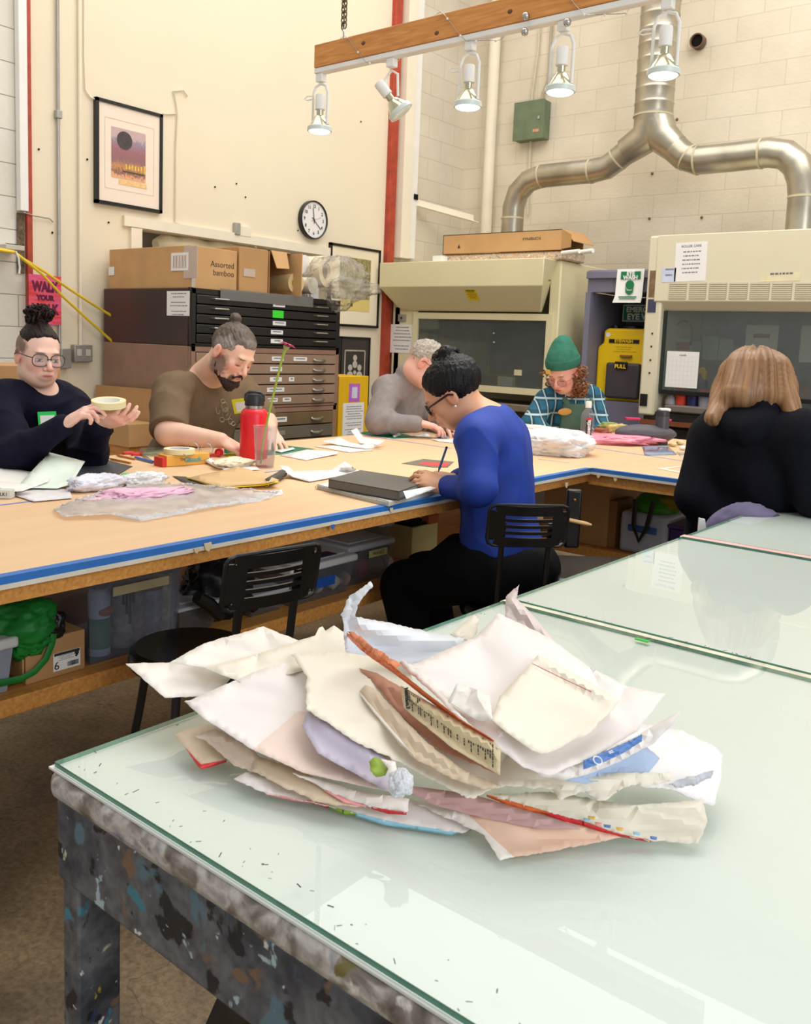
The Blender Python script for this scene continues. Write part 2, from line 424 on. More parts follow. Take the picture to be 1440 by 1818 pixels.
# corner post right of the red strip: paired white channels
struct(strip('trim_6',706,722,200, z0=PX(712,460, XW).z, th=0.10, mat=m_creamtrim))
struct(strip('trim_7',726,738,200, z0=PX(712,458, XW).z, th=0.06, mat=m_white))

def conduit(name, pts, r, mat, label, cat='conduit', seg=8, group=None):
    return tag(MB().tube(pts, r, seg=seg).build(name, mat), label, cat, group)
# conduits on the cream wall
def wl(px, py, off=0.012): 
    p = PX(px, py, XW+off); return p
a = wl(104.5,595); t_ = thing('conduit_run',(a.x, a.y,1.2), 'long thin grey metal conduit running down the cream wall left of the tall framed print', 'conduit')
MB().tube([(XW+0.02, a.y,5.4),(XW+0.02, a.y, wl(104,405).z),(XW+0.02, a.y, wl(104,650).z)],0.011, seg=8).build('pipe', m_conduit, t_)
MB().box((XW+0.02, a.y, wl(104,204).z),(0.035,0.04,0.05)).build('coupling', m_conduit, t_, bevel=0.004)
bxp = wl(112,636); MB().box((XW+0.03, bxp.y, bxp.z),(0.05,0.07,0.13)).build('junction_box', m_conduit, t_, bevel=0.004)
a = wl(142,600); t_ = thing('outlet_conduit',(a.x, a.y,1.0), 'cream painted conduit ending in a grey metal outlet box on the cream wall', 'conduit')
MB().tube([(XW+0.02, a.y,5.4),(XW+0.02, a.y, wl(142,615).z)],0.012, seg=8).build('pipe', m_creamtrim, t_)
c0 = wl(142.5,627); MB().box((XW+0.03, c0.y, c0.z),(0.05,0.135,0.115)).build('outlet_box', m_conduit, t_, bevel=0.006)
mb = MB()
for s in (-1,1): MB().box((XW+0.057, c0.y+s*0.033, c0.z+0.005),(0.004,0.035,0.045)).build('outlet', M('ivory plastic',(205,200,185),0.4), t_, bevel=0.002)
a = wl(152,150,0.01)
conduit('cable',[(XW+0.01, PX(149,0, XW).y,5.4), wl(150,100), wl(152,160), wl(160,172), wl(172,178)],0.006, m_creamtrim, 'thin cream cable dropping behind the top left corner of the tall framed print', 'cable')
# loose cable with hook right of the print
conduit('loose_cable',[wl(333,171), wl(325,160), wl(310,162), wl(308,161), wl(313,185), wl(315,204), wl(312,260), wl(311,395), wl(330,402), wl(400,412), wl(440,419), wl(455,440)],0.005, M('dull cream cable',(214,203,178),0.6), 'thin loose cable pinned to the cream wall right of the tall framed print', 'cable')
conduit('print_hanging_wire',[wl(289,202), wl(300,203), wl(313,202)],0.005, M('dull cream cable',(214,203,178)), 'short twin wire running from the tall framed print to a nail on the cream wall', 'wire')
p = wl(423,407); t_ = thing('wall_switch_box',(XW, p.y, p.z), 'small grey and cream electrical box above the recess over the cardboard boxes', 'electrical box')
MB().box((XW+0.02, wl(419,407).y, p.z),(0.04,0.05,0.09)).build('box', m_conduit, t_, bevel=0.004)
MB().box((XW+0.015, wl(432,407).y, p.z-0.01),(0.03,0.13,0.08)).build('cover', m_creamtrim, t_, bevel=0.004)
# pipe on the back wall next to the corner, thin cable in the corner
p = PY(868,300, YW-0.08); tag(MB().tube([(p.x, YW-0.08,1.2),(p.x, YW-0.08,5.4)],0.055, seg=20).build('drain_pipe', m_creamtrim), 'thick cream painted vertical pipe on the block wall left of the ductwork', 'pipe')
p = PY(818,300, YW-0.02); conduit('corner_cable',[(p.x, YW-0.02,1.3),(p.x, YW-0.02,5.4)],0.012, m_creamtrim, 'thin cream conduit running up the corner between the two block walls', 'conduit')
# steel angle bracket at the corner
a, c = PX(733,352, XW+0.03), PY(840,382, YW-0.35)
t_ = thing('angle_bracket', a, 'long cream steel angle fixed across the block wall corner above the left hood', 'bracket')
d = c-a
MB().obox(a, d,(0,0,-0.07), Vector((0.006,0.0,0))).build('flange', m_creamtrim, t_)
MB().obox(a+Vector((0,0,-0.07)), d, Vector((0.05,0.03,0)),(0,0,0.006)).build('lower_flange', m_creamtrim, t_)
MB().obox(c+Vector((0,0,-0.07)), Vector((-0.30,0.25,-0.33)), Vector((0,0,0.03)), Vector((0.006,0.006,0))).build('brace', m_creamtrim, t_)
MB().box(a+Vector((0.03,0,0.01)),(0.03,0.05,0.05)).build('bolt', m_dark, t_)
# round hole with a pipe stub in the block wall
p = PY(1242,76, YW-0.01); mx = Matrix.Translation(p) @ Matrix.Rotation(PI/2,4, 'X')
t_ = thing('pipe_stub', p, 'short rusty open pipe stub sticking out of the block wall right of the duct', 'pipe')
MB().lathe([(0.062,0.0),(0.062,0.07),(0.052,0.07),(0.050,0.0)], mx).build('rim', M('rusty steel',(110,84,66),0.7, var=0.3), t_)
MB().lathe([(0.0,0.0),(0.051,0.001),(0.051,0.05),(0.0,0.052)], mx).build('opening', m_dark, t_)
# green electrical box with two conduits
q0, q1 = PY(915,184, YW-0.12), PY(964,244, YW-0.12)
t_ = thing('green_electrical_box',((q0.x+q1.x)/2, YW, q1.z), 'green metal electrical enclosure mounted on the block wall left of the ductwork', 'electrical box')
m_grn = M('green enamel',(104,120,92),0.45, var=0.08)
MB().box(((q0.x+q1.x)/2, YW-0.06,(q0.z+q1.z)/2),(q1.x-q0.x,0.12, q0.z-q1.z)).build('enclosure', m_grn, t_, bevel=0.006)
MB().box(((q0.x+q1.x)/2, YW-0.126,(q0.z+q1.z)/2),(q1.x-q0.x+0.01,0.012, q0.z-q1.z+0.01)).build('door', m_grn, t_, bevel=0.003)
MB().box((q1.x-0.05, YW-0.135,(q0.z+q1.z)/2+0.01),(0.02,0.012,0.03)).build('latch', m_steel, t_, bevel=0.002)
MB().box((q1.x-0.075, YW-0.134, q1.z+0.07),(0.07,0.002,0.028)).build('sticker', M('faded sticker',(206,150,120),0.6, var=0.2, scale=40), t_)
zt, zb = q0.z, q1.z
m_gc = M('painted conduit',(205,194,170),0.5)
conduit('box_conduit',[(q0.x+0.13, YW-0.03, zt),(q0.x+0.13, YW-0.03, zt+0.1),(q0.x+0.17, YW-0.03, zt+0.5),(q0.x+0.18, YW-0.03,5.4)],0.010, m_gc, 'left of two thin conduits rising from the green electrical box', 'conduit')
conduit('box_conduit',[(q1.x-0.08, YW-0.03, zt),(q1.x-0.08, YW-0.03, zt+0.08),(q1.x-0.03, YW-0.03, zt+0.2),(q1.x-0.02, YW-0.03,5.4)],0.014, M('dull conduit',(170,160,138),0.5), 'right and thicker of two conduits rising from the green electrical box', 'conduit')
conduit('box_conduit',[(q0.x+0.14, YW-0.03, zb),(q0.x+0.14, YW-0.03, zb-0.1),(q0.x+0.15, YW-0.03, zb-0.7)],0.012, m_gc, 'thin conduit dropping from the underside of the green electrical box', 'conduit')
# small nail heads and anchors left in the walls
for k,(x, y) in enumerate([(69,265),(93,413),(155,283),(193,395),(436,350),(382,332),(420,326),(529,409),(641,216)]):
    p = wl(x, y,0.004); tag(MB().ball(p,0.007, seg=8, rings=6).build('wall_screw', m_dark), 'dark screw or anchor left in the cream wall', 'screw', 'screws left in the cream wall')
for k,(x, y) in enumerate([(1202,212),(1246,386),(1153,388),(1158,308)]):
    p = PY(x, y, YW-0.004); tag(MB().ball(p,0.013, seg=8, rings=6).build('wall_anchor', M('rust',(130,100,70),0.8)), 'rusty anchor left in the block wall beneath the ductwork', 'screw', 'anchors left in the block wall')
# ============================================================ TABLES
kA, kB = PZ(0,1022, TZ), PZ(1055,832, TZ)
xf = (kA.x+kB.x)/2                       # front edge of the long leg
yin = kB.y                               # inner corner
xb = PZ(300,800, TZ).x                  # back edge of the long leg
yb = PZ(1180,777, TZ).y                 # back edge of the short leg
y0, x1 = -0.6,1.3
fmk, nt, b = new_mat('kraft paper')
tc = N(nt, 'ShaderNodeNewGeometry'); nz = N(nt, 'ShaderNodeTexNoise', Scale=3.0, Detail=6.0); mp = N(nt, 'ShaderNodeMapping'); mp.inputs['Scale'].default_value = (6,1,1)
nt.links.new(tc.outputs['Position'], mp.inputs[0]); nt.links.new(mp.outputs[0], nz.inputs['Vector'])
r = ramp(nt, nz.outputs['Fac'],[(0.3, lin((222,184,142))),(0.7, lin((229,193,152)))]); nt.links.new(r.outputs[0], b.inputs['Base Color']); b.inputs['Roughness'].default_value = 0.55
m_kraft = fmk
m_tape = M('blue painters tape',(44,112,190),0.5, var=0.05, scale=12)
m_tape2 = M('faded blue tape',(96,112,200),0.5, var=0.05)
m_wood = wood('orange wood',(228,164,84),(196,128,56))
m_wood2 = wood('shelf wood',(226,164,88),(194,130,60), stretch=(30,2,30))
tb = thing('work_table',(xf-0.7,2.0,0), 'big L-shaped work table covered in brown kraft paper with blue taped edges', 'table')
Lp = [(xf, y0),(xf, yin),(x1, yin-0.02),(x1, yb-0.02),(xb, yb),(xb, y0)]
MB().prism([(x, y, TZ-0.026) for x, y in Lp],(0,0,0.024)).build('tabletop', M('table board',(206,190,165),0.6), tb)
MB().prism([(x, y, TZ-0.002) for x, y in Lp],(0,0,0.002)).build('paper_cover', m_kraft, tb)
def tape(name, a, c, w, h, mat, inward, skirt=True):
    a, c = Vector(a), Vector(c); d = c-a; iw = Vector(inward)
    mb = MB(); mb.obox(a-iw*0.0012, d, iw*w,(0,0, h))
    if skirt: mb.obox(a-iw*0.0015+Vector((0,0,-0.016)), d, iw*0.0012,(0,0,0.016+h))
    return mb.build(name, mat, tb)
n_in = Vector((-1,0,0)); n_B = Vector((0,1,0))
tape('edge_tape',(xf, y0, TZ),(xf, yin, TZ),0.026,0.0008, m_tape, n_in)
tape('edge_tape',(xf, yin, TZ),(x1, yin-0.02, TZ),0.022,0.0008, m_tape, n_B)
mb = MB(); mb.obox((xf+0.001, y0, TZ-0.025),(0, yin-y0,0),(0.002,0,0),(0,0,0.010)); mb.obox((xf, yin-0.001, TZ-0.025),(x1-xf,-0.02,0),(0,-0.002,0),(0,0,0.010))
mb.build('paper_edge', M('pale paper edge',(222,214,196),0.7), tb)
# tape seams across the paper
def seam(p, q, w=0.012):
    a, c = PZ(*p, TZ), PZ(*q, TZ); d = (c-a); n = d.cross(UP).normalized()
    return MB().obox(a-n*w/2, d, n*w,(0,0,0.0006)).build('seam_tape', m_tape2, tb, label='thin blue tape seam')
seam((-40,902),(82,887)); seam((470,839),(502,835)); seam((646,773),(800,796)); seam((950,780),(1230,821)); seam((955,815),(1010,822),0.006)
# apron boards, legs, shelf
MB().box((xf-0.035,(y0+yin)/2+0.02, TZ-0.026-0.017),(0.04, yin-y0,0.034)).build('apron', m_wood, tb)
MB().box(((xf+x1)/2, yin+0.035, TZ-0.026-0.0225),(x1-xf+0.03,0.04,0.045)).build('apron', m_wood2, tb)
MB().box((xb+0.035,(y0+yb)/2, TZ-0.067),(0.04, yb-y0-0.1,0.06)).build('apron', m_wood, tb)
for (x, y) in ((xf-0.12,0.0),(xb+0.08,0.5),(xb+0.08,2.4),(xb+0.08, yb-0.1),(xf-0.55, yin+0.1),(x1-0.1, yin+0.1),(x1-0.1, yb-0.1),(-1.4, yb-0.1)):
    MB().box((x, y,(TZ-0.037)/2),(0.09,0.09, TZ-0.037)).build('leg', m_wood, tb, bevel=0.004)
# lower shelf: top surface height from its front edge
sh = 0.50
sA, sB = PZ(0,1236, sh), PZ(672,1045, sh); sx = (sA.x+sB.x)/2
MB().box(((sx+xb+0.1)/2,(y0+yin+0.6)/2, sh-0.012),(sx-xb-0.1, yin+0.6-y0,0.024)).build('shelf', m_wood2, tb)
MB().box((sx+0.012,(y0+yin+0.3)/2, sh-0.02),(0.024, yin+0.3-y0,0.045)).build('shelf_edge', m_wood, tb, bevel=0.003)
MB().box(((sx+x1)/2, yin+0.75, sh-0.012),(x1-sx,1.0,0.024)).build('shelf', m_wood2, tb)
MB().box(((xf-0.3+x1)/2, yin+0.26, sh-0.02),(x1-xf+0.3,0.024,0.045)).build('shelf_edge', m_wood2, tb, bevel=0.003)
# torn tape scraps under the front edge
rnd = random.Random(5)
for k,(x, y) in enumerate(((348,978),(368,972),(694,906),(590,936),(1005,862),(1062,846),(1092,852))):
    p = PX(x, y, xf+0.006) if x < 1050 else PY(x, y, yin-0.006)
    s = 0.007+0.004*(k % 3 == 1)
    if x < 1050: pts = [p+Vector((0, a*s, c*s)) for a, c in ((-1,1),(1,1.1),(1.3,0.1),(0.3,-1),(-0.6,-0.4))]; e = (0.002,0,0)
    else: pts = [p+Vector((a*s,0, c*s)) for a, c in ((-1,1),(1,1.1),(1.3,0.1),(0.3,-1),(-0.6,-0.4))]; e = (0,-0.002,0)
    MB().prism(pts, e).build('tape_scrap', m_tape if k == 3 else M('masking tape scrap',(222,205,165),0.6), tb)

# ------------------------------------------------------------ green glass topped table
gA, gB, gC = PZ(97,1352, TZ), PZ(872,1818, TZ), PZ(1397,886, TZ)
dy = (gC-gA).normalized(); dx = Vector((dy.y,-dy.x,0)); GL = (gC-gA).length; GWD = 1.30
s1 = (PZ(922,1070, TZ)-gA).dot(dy); s2 = (PZ(1211,950, TZ)-gA).dot(dy)
gA = gA-dx*0.018-dy*0.016; s1 += 0.016; s2 += 0.016; GL += 0.018; GWD += 0.018
gt = thing('print_table', gA+dx*GWD/2+dy*GL/2-Vector((0,0, TZ)), 'long pale green glass-topped printing table with a paint-splattered dark wooden apron in the foreground', 'table')
def GP(u, v, z): return gA+dx*u+dy*v+Vector((0,0, z-TZ))
m_board, nt, b = new_mat('pale green painted board')
ge = N(nt, 'ShaderNodeNewGeometry'); nz = N(nt, 'ShaderNodeTexNoise', Scale=2.0, Detail=4.0); nt.links.new(ge.outputs['Position'], nz.inputs['Vector'])
r = ramp(nt, nz.outputs['Fac'],[(0.3, lin((222,226,221))),(0.7, lin((227,231,226)))]); nt.links.new(r.outputs[0], b.inputs['Base Color']); b.inputs['Roughness'].default_value = 0.5
# glass pane: see-through, faintly green, glossy
m_gtop = clear('pane glass',(250,254,252),0.012,0.0, ior=1.5)
m_gedge = M('glass edge green',(92,148,128),0.15, var=0.12, scale=30)
# splattered paint material
ms, nt, b = new_mat('paint splattered board')
ge = N(nt, 'ShaderNodeNewGeometry')
def nz_(sc, det=5.0, dis=0.0, off=0.0):
    mp = N(nt, 'ShaderNodeMapping'); mp.inputs['Location'].default_value = (off, off*0.7, off*1.3); nt.links.new(ge.outputs['Position'], mp.inputs[0])
    n = N(nt, 'ShaderNodeTexNoise', Scale=sc, Detail=det, Distortion=dis); nt.links.new(mp.outputs[0], n.inputs['Vector']); return n
base = ramp(nt, nz_(11.0,12.0,0.3).outputs['Fac'],[(0.26, lin((34,34,40))),(0.42, lin((78,82,90))),(0.55, lin((106,108,112))),(0.64, lin((84,84,88))),(0.76, lin((92,110,120)))])
col = base.outputs[0]
fine = ramp(nt, nz_(70.0,8.0,0.2, off=2.2).outputs['Fac'],[(0.3,(0.62,0.62,0.64,1)),(0.7,(1.25,1.25,1.25,1))])
col = mixc(nt,1.0, col, fine.outputs[0], 'MULTIPLY')
for i,(sc, th, c) in enumerate(((12,0.60,(20,20,26)),(7,0.60,(92,122,136)),(13,0.68,(206,200,176)),(15,0.67,(176,198,208)),(12,0.69,(66,130,150)),(17,0.72,(176,74,54)),(20,0.73,(168,160,60)),(7,0.67,(40,60,96)),(9,0.66,(126,100,78)),(28,0.69,(220,222,220)))):
    f = ramp(nt, nz_(sc*1.5,9.0,0.3, off=3.1+i*7.7).outputs['Fac'],[(th-0.012,(0,0,0,1)),(th+0.012,(0.92,0.92,0.92,1))])
    col = mixc(nt, f.outputs[0], col, lin(c))
nt.links.new(col, b.inputs['Base Color']); b.inputs['Roughness'].default_value = 0.5
bn = nz_(28,6,0.4); bp = N(nt, 'ShaderNodeBump', Strength=0.6, Distance=0.004); nt.links.new(bn.outputs['Fac'], bp.inputs['Height']); nt.links.new(bp.outputs[0], b.inputs['Normal'])
MATS['splat'] = ms; m_splat = ms
ms2, nt, b = new_mat('paint crusted edge')
ge = N(nt, 'ShaderNodeNewGeometry')
base = ramp(nt, nz_(26.0,10.0,0.6).outputs['Fac'],[(0.3, lin((84,76,70))),(0.45, lin((134,126,118))),(0.58, lin((200,196,190))),(0.75, lin((118,122,138)))])
col = base.outputs[0]
for i,(sc, th, c) in enumerate(((14,0.62,(236,234,228)),(22,0.70,(60,66,80)),(20,0.68,(120,110,60)))):
    f = ramp(nt, nz_(sc,6.0,0.5, off=13.1+i*7.7).outputs['Fac'],[(th-0.02,(0,0,0,1)),(th+0.02,(1,1,1,1))])
    col = mixc(nt, f.outputs[0], col, lin(c))
nt.links.new(col, b.inputs['Base Color']); b.inputs['Roughness'].default_value = 0.42
bn = nz_(40,6,0.4); bp = N(nt, 'ShaderNodeBump', Strength=0.8, Distance=0.004); nt.links.new(bn.outputs['Fac'], bp.inputs['Height']); nt.links.new(bp.outputs[0], b.inputs['Normal'])
m_crust = ms2
m_blackwood = M('black stained wood',(38,33,35),0.5, var=0.3, scale=20)
# apron / top frame
MB().obox(GP(0.015,0.008, TZ-0.042), dx*(GWD-0.021), dy*(GL-0.014),(0,0,0.034)).build('top_board',[m_crust], gt, bevel=0.012, seg=3)
MB().obox(GP(0.012,0.012, TZ-0.009), dx*(GWD-0.024), dy*(GL-0.024),(0,0,0.0025)).build('painted_top', m_board, gt)
ap = 0.097
for nm,(u0, v0, uu, vv) in {'a': (0.021,0.016, GWD-0.033,0.035), 'b': (0.012, GL-0.047, GWD-0.024,0.035), 'c': (0.021,0.051,0.035, GL-0.098), 'd': (GWD-0.047,0.047,0.035, GL-0.094)}.items():
    MB().obox(GP(u0, v0, TZ-0.042-ap), dx*uu, dy*vv,(0,0, ap)).build('apron', m_splat, gt, bevel=0.004)
for (u, v) in ((0.030,0.018),(GWD-0.065,0.047),(0.047, GL*0.5),(GWD-0.09, GL*0.5),(0.047, GL-0.10),(GWD-0.09, GL-0.10)):
    lg = MB().obox(GP(u, v,0), dx*0.034, dy*0.055,(0,0, TZ-0.05)).build('leg', m_splat if v < 0.1 and u < .1 else m_blackwood, gt, bevel=0.003)
# diagonal brace between the near leg and the frame
p0, p1 = GP(0.06,0.055,0.16), GP(0.36,0.055, TZ-0.08)
dd = (p1-p0); nn = dd.cross(dy).normalized()
MB().obox(p0, dd, nn*0.045, dy*0.07).build('brace', m_blackwood, gt, bevel=0.003)
# glass panes with visible green edges
def pane(v0, v1, i0=0.0):
    mb = MB(); u0, u1 = 0.018, GWD-0.018; zt, zb = TZ, TZ-0.006
    c = [GP(u0, v0, zb), GP(u1, v0, zb), GP(u1, v1, zb), GP(u0, v1, zb), GP(u0, v0, zt), GP(u1, v0, zt), GP(u1, v1, zt), GP(u0, v1, zt)]
    mb.mi = 0; mb.add(c,[(4,5,6,7)])
    g = mb.build('glass_pane', m_gtop, gt)
    m2 = MB(); m2.add(c,[(0,1,5,4),(1,2,6,5),(2,3,7,6),(3,0,4,7)])
    e = m2.build('glass_edge', m_gedge, g, smooth=False); return g
pane(0.016, s1-0.012); pane(s1+0.014, s2-0.016); pane(s2+0.016, GL-0.01)
# the joints: pale gap strip with dark crumbs, pink tape, bit of green tape
MB().obox(GP(0.01, s1-0.011, TZ-0.006), dx*(GWD-0.02), dy*0.024,(0,0,0.003)).build('joint_strip', M('yellowed tape',(226,222,198),0.5, var=0.1, scale=30), gt)
MB().obox(GP(0.01, s2-0.015, TZ-0.006), dx*(GWD-0.02), dy*0.030,(0,0,0.0055)).build('pink_tape', M('faded pink tape',(232,178,172),0.5, var=0.1, scale=8), gt)
p = PZ(1141,1136, TZ); u = (p-gA).dot(dx); v = (p-gA).dot(dy)
MB().obox(GP(u-0.012, v-0.006, TZ-0.001), dx*0.024, dy*0.010,(0,0,0.0018)).build('green_tape', M('bright green tape',(40,190,60),0.3), gt)
# dark dried-paint crumbs along the glass edges
rnd = random.Random(8); mb = MB()
def crumb(u, v, s, z=TZ+0.0002):
    a = rnd.uniform(0, PI); L = s*rnd.uniform(1,3.5); w = s*rnd.uniform(0.15,0.45)
    e1 = (dx*math.cos(a)+dy*math.sin(a))*L; e2 = (dx*-math.sin(a)+dy*math.cos(a))*w
    mb.obox(GP(u, v, z)-e1/2-e2/2, e1, e2,(0,0,0.0004))
for k in range(60): crumb(rnd.uniform(0.03,0.9), rnd.uniform(0.018,0.045)+(0.03*rnd.random() if rnd.random() < 0.3 else 0), rnd.uniform(0.0008,0.0026))
for k in range(14): crumb(rnd.uniform(0.02,0.045), rnd.uniform(0.1, s1), rnd.uniform(0.0008,0.002))
for k in range(50): crumb(rnd.uniform(0.03, GWD), s1+rnd.choice((-0.018,0.016))+rnd.uniform(-0.003,0.003), rnd.uniform(0.0012,0.004))
pcb = mb.build('paint_crumb', M('dried paint crumbs',(60,60,56),0.8), gt); pcb['kind'] = 'stuff'
# ============================================================ HOODS, DUCT, EYEWASH (back wall)
def FY(x, y, z): return Matrix(((1,0,0, x),(0,0,-1, y),(0,1,0, z),(0,0,0,1)))     # faces the room from the back wall
def FX(x, y, z): return Matrix(((0,0,1, x),(1,0,0, y),(0,1,0, z),(0,0,0,1)))      # faces the room from the left wall
m_hood = M('cream enamel',(226,216,176),0.4, var=0.02, scale=2)
m_hood2 = M('pale cream enamel',(224,216,188),0.4, var=0.02, scale=2)
m_hin = M('hood liner',(214,206,176),0.6, var=0.12, scale=4)
m_sash = clear('sash glass',(226,230,226),0.06,0.14, body=(150,156,156), ior=1.5)
m_paper = M('white paper',(240,238,236),0.6, var=0.01)
m_ink = M('black ink',(40,40,44),0.6)
m_card = M('cardboard',(202,158,106),0.7, var=0.05, scale=5, bump=0.05, bscale=80)
m_card2 = M('tan cardboard',(188,144,94),0.7, var=0.05, scale=5)
m_lbl = M('white label',(240,240,238),0.5, var=0.01)
m_yel = M('warning yellow',(236,206,30),0.5)
def rnd_lines(mb, mx, w, h, rows, seed=1, lh=0.3):
    """lines of tiny writing as short bars on a page"""
    r = random.Random(seed); y = h/2*0.8; st = h*0.8*2/2/rows
    for i in range(rows):
        ww = w*r.uniform(0.45,0.8)
        k = -ww/2
        while k < ww/2:
            l = w*r.uniform(0.03,0.11); mb.box((k+l/2, y,0.0006),(l, st*lh,0.0004), mx); k += l+w*0.02
        y -= st*(1.7 if r.random() < 0.15 else 1.0)
def page(name, mx, w, h, label, cat='sign', rows=8, seed=1, title=None, mat=None, parent=None, group=None, tsize=None, inkm=None):
    """a sheet stuck flat on a surface; mx maps local xy plane"""
    if parent is None:
        t = thing(name, mx.translation, label, cat, group)
    else: t = parent
    pg = MB().box((0,0,0),(w, h,0.001), mx).build('sheet' if parent is None else name, mat or m_paper, t)
    mb = MB(); off = Matrix.Translation((0,-h*0.06 if title else 0,0))
    if rows: rnd_lines(mb, mx @ off, w, h*0.8 if title else h, rows, seed)
    if title: textbake(mb, title, tsize or h*0.08, mx @ Matrix.Translation((0, h*0.40,0.0009)), bold=0.0005)
    if mb.v: mb.build('writing', inkm or M('grey ink',(120,118,124),0.6), pg if parent is not None else t, smooth=False)
    return t
def rectY(px0, py0, px1, py1, y):
    a, c = PY(px0, py0, y), PY(px1, py1, y); return (a.x+c.x)/2,(a.z+c.z)/2, abs(c.x-a.x), abs(a.z-c.z)
def hood(name, xl, xr, zt, zv, zs, zsb, zl, sash, ledge, lab, mat, yf, body_t=0.10, depth=0.85):
    t = thing(name,((xl+xr)/2, YH+0.4,0), lab, 'fume hood')
    # side panels, back, top
    for x in (xl, xr):
        MB().box((x+(body_t/2 if x == xl else -body_t/2), YH+depth/2,(zt+zl)/2),(body_t, depth, zt-zl)).build('side_panel', mat, t, bevel=0.012)
    MB().box(((xl+xr)/2, YH+depth-0.02,(zt+zl)/2),(xr-xl-2*body_t,0.04, zt-zl)).build('back_panel', m_hin, t)
    MB().box(((xl+xr)/2, YH+depth/2+0.01, zt-0.02),(xr-xl-2*body_t, depth-0.06,0.04)).build('top_panel', mat, t)
    MB().box(((xl+xr)/2, YH+depth/2-0.02, zl+0.02),(xr-xl-2*body_t, depth,0.04)).build('work_surface', M('dark epoxy top',(58,54,50),0.4), t)
    # canopy: vertical fascia, sloping under-face
    xa, xb_ = xl+0.005, xr-0.04
    prof = [(yf, zt),(yf, zv),(YH-0.06, zs+0.03),(YH-0.02, zs),(YH+0.02, zs),(YH+0.02, zt)]
    ins = [0,0,0.10,0.13,0.13,0]
    mb = MB(); n = len(prof)
    vs = [(xa+i, y, z) for (y, z), i in zip(prof, ins)]+[(xb_-i, y, z) for (y, z), i in zip(prof, ins)]
    mb.add(vs,[list(range(n)), list(range(n,2*n))[::-1]]+[(i,(i+1) % n, n+(i+1) % n, n+i) for i in range(n)])
    mb.build('canopy', mat, t, bevel=0.006)
    return t
# ---- left hood
yf1 = YH-0.22
xl, xr = PY(694,640, YH).x, PY(992,560, YH).x
hz = dict(zt=PY(850,461, yf1).z, zv=PY(850,508, yf1).z, zs=PY(850,553, YH).z, zsb=PY(850,703, YH).z, zl=PY(850,724, YH).z)
H1 = hood('fume_hood', xl, xr, hz['zt'], hz['zv'], hz['zs'], hz['zsb'], hz['zl'], None, None, 'cream fume hood with a sloping canopy and a yellow sticker, left of the alcove', m_hood, yf1)
cx, cz, w, h = rectY(737,555,975,704, YH)
fw = 0.055
mb = MB()
for bx_ in (((cx, YH-0.01, cz+h/2-fw/2),(w,0.03, fw)),((cx, YH-0.01, cz-h/2+fw/2),(w,0.03, fw)),((cx-w/2+fw/2, YH-0.01, cz),(fw,0.03, h-2*fw)),((cx+w/2-fw/2, YH-0.01, cz),(fw,0.03, h-2*fw))): mb.box(*bx_)
mb.build('sash_frame', m_hood, H1)
MB().box((cx, YH-0.005, cz),(w-2*fw,0.006, h-2*fw)).build('sash_glass', m_sash, H1)
MB().box(((xl+cx-w/2)/2+0.03, YH+0.01, cz-0.05),(cx-w/2-xl-0.0,0.02, h+0.2)).build('front_panel', m_hood, H1, bevel=0.003)
MB().box((cx, YH+0.0, hz['zl']+0.03),(xr-xl-0.05,0.12,0.06)).build('sill', M('stained sill',(120,108,88),0.6, var=0.2), H1, bevel=0.008)
q = rectY(708,558,721,571, YH); MB().box((q[0], YH-0.006, q[1]),(q[2],0.012, q[3])).build('switch_plate', m_conduit, H1, bevel=0.002)
MB().box((q[0], YH-0.018, q[1]),(0.012,0.012,0.02)).build('toggle', m_ink, H1)
MB().box(((xl+xr)/2, YH+0.42, hz['zl']/2-0.002),((xr-xl)-0.06,0.78, hz['zl']-0.004)).build('base_cabinet', M('dark base cabinet',(64,56,50),0.6), H1)
# yellow sticker
q = rectY(824,508,852,537, yf1+0.06); sl = (Vector((0, YH-0.06, hz['zs']+0.03))-Vector((0, yf1, hz['zv']))).normalized()
pc = Vector((q[0],0,0)); mid = Vector((0, yf1, hz['zv'])).lerp(Vector((0, YH-0.06, hz['zs']+0.03)),0.40)
xm = Vector((1,0,0)); ym = -sl; zm = xm.cross(ym)
mx = Matrix.Translation(Vector((q[0], mid.y, mid.z))+zm*0.002) @ Matrix((xm, ym, zm)).transposed().to_4x4()
st = thing('warning_sticker', mx.translation, 'yellow warning sticker on the sloping canopy of the left fume hood', 'sticker')
MB().box((0,0,0),(0.115,0.125,0.001), mx).build('sheet', m_yel, st)
mb = MB(); rnd_lines(mb, mx,0.115,0.125,5,3); mb.box((0,0.047,0.001),(0.09,0.012,0.0006), mx); mb.build('writing', M('dark ink',(92,80,20),0.6), st, smooth=False)
MB().box((PY(976,498, yf1).x, yf1-0.002, PY(976,498, yf1).z),(0.022,0.004,0.014)).build('maker_plate', M('small plate',(120,116,96),0.4), H1)
# dim contents of the left hood: leaning dark board, hanging papers, fittings
mb = MB(); a = PY(872,575, YH+0.25); c2 = PY(845,690, YH+0.2); d2 = PY(985,690, YH+0.2); e2 = PY(985,570, YH+0.3)
mb.prism([a, c2, d2, e2],(0,0.012,0)); tag(mb.build('leaning_board', M('slate board',(112,114,120),0.4, var=0.15, scale=5)), 'big slate grey board leaning inside the left fume hood', 'board')
q = rectY(756,592,778,612, YH+0.45); page('hood_note', FY(q[0], YH+0.45, q[1]), q[2]*1.1, q[3]*1.3, 'pale blue note hanging at the back of the left fume hood', 'note',3,2, mat=M('pale blue note',(170,186,190),0.6))
q = rectY(888,668,914,686, YH+0.12); tag(MB().box((q[0], YH+0.1, q[1]),(q[2],0.05, q[3])).build('paper_box', M('grey white',(190,194,196),0.6), bevel=0.004), 'small white box behind the glass of the left fume hood', 'box')
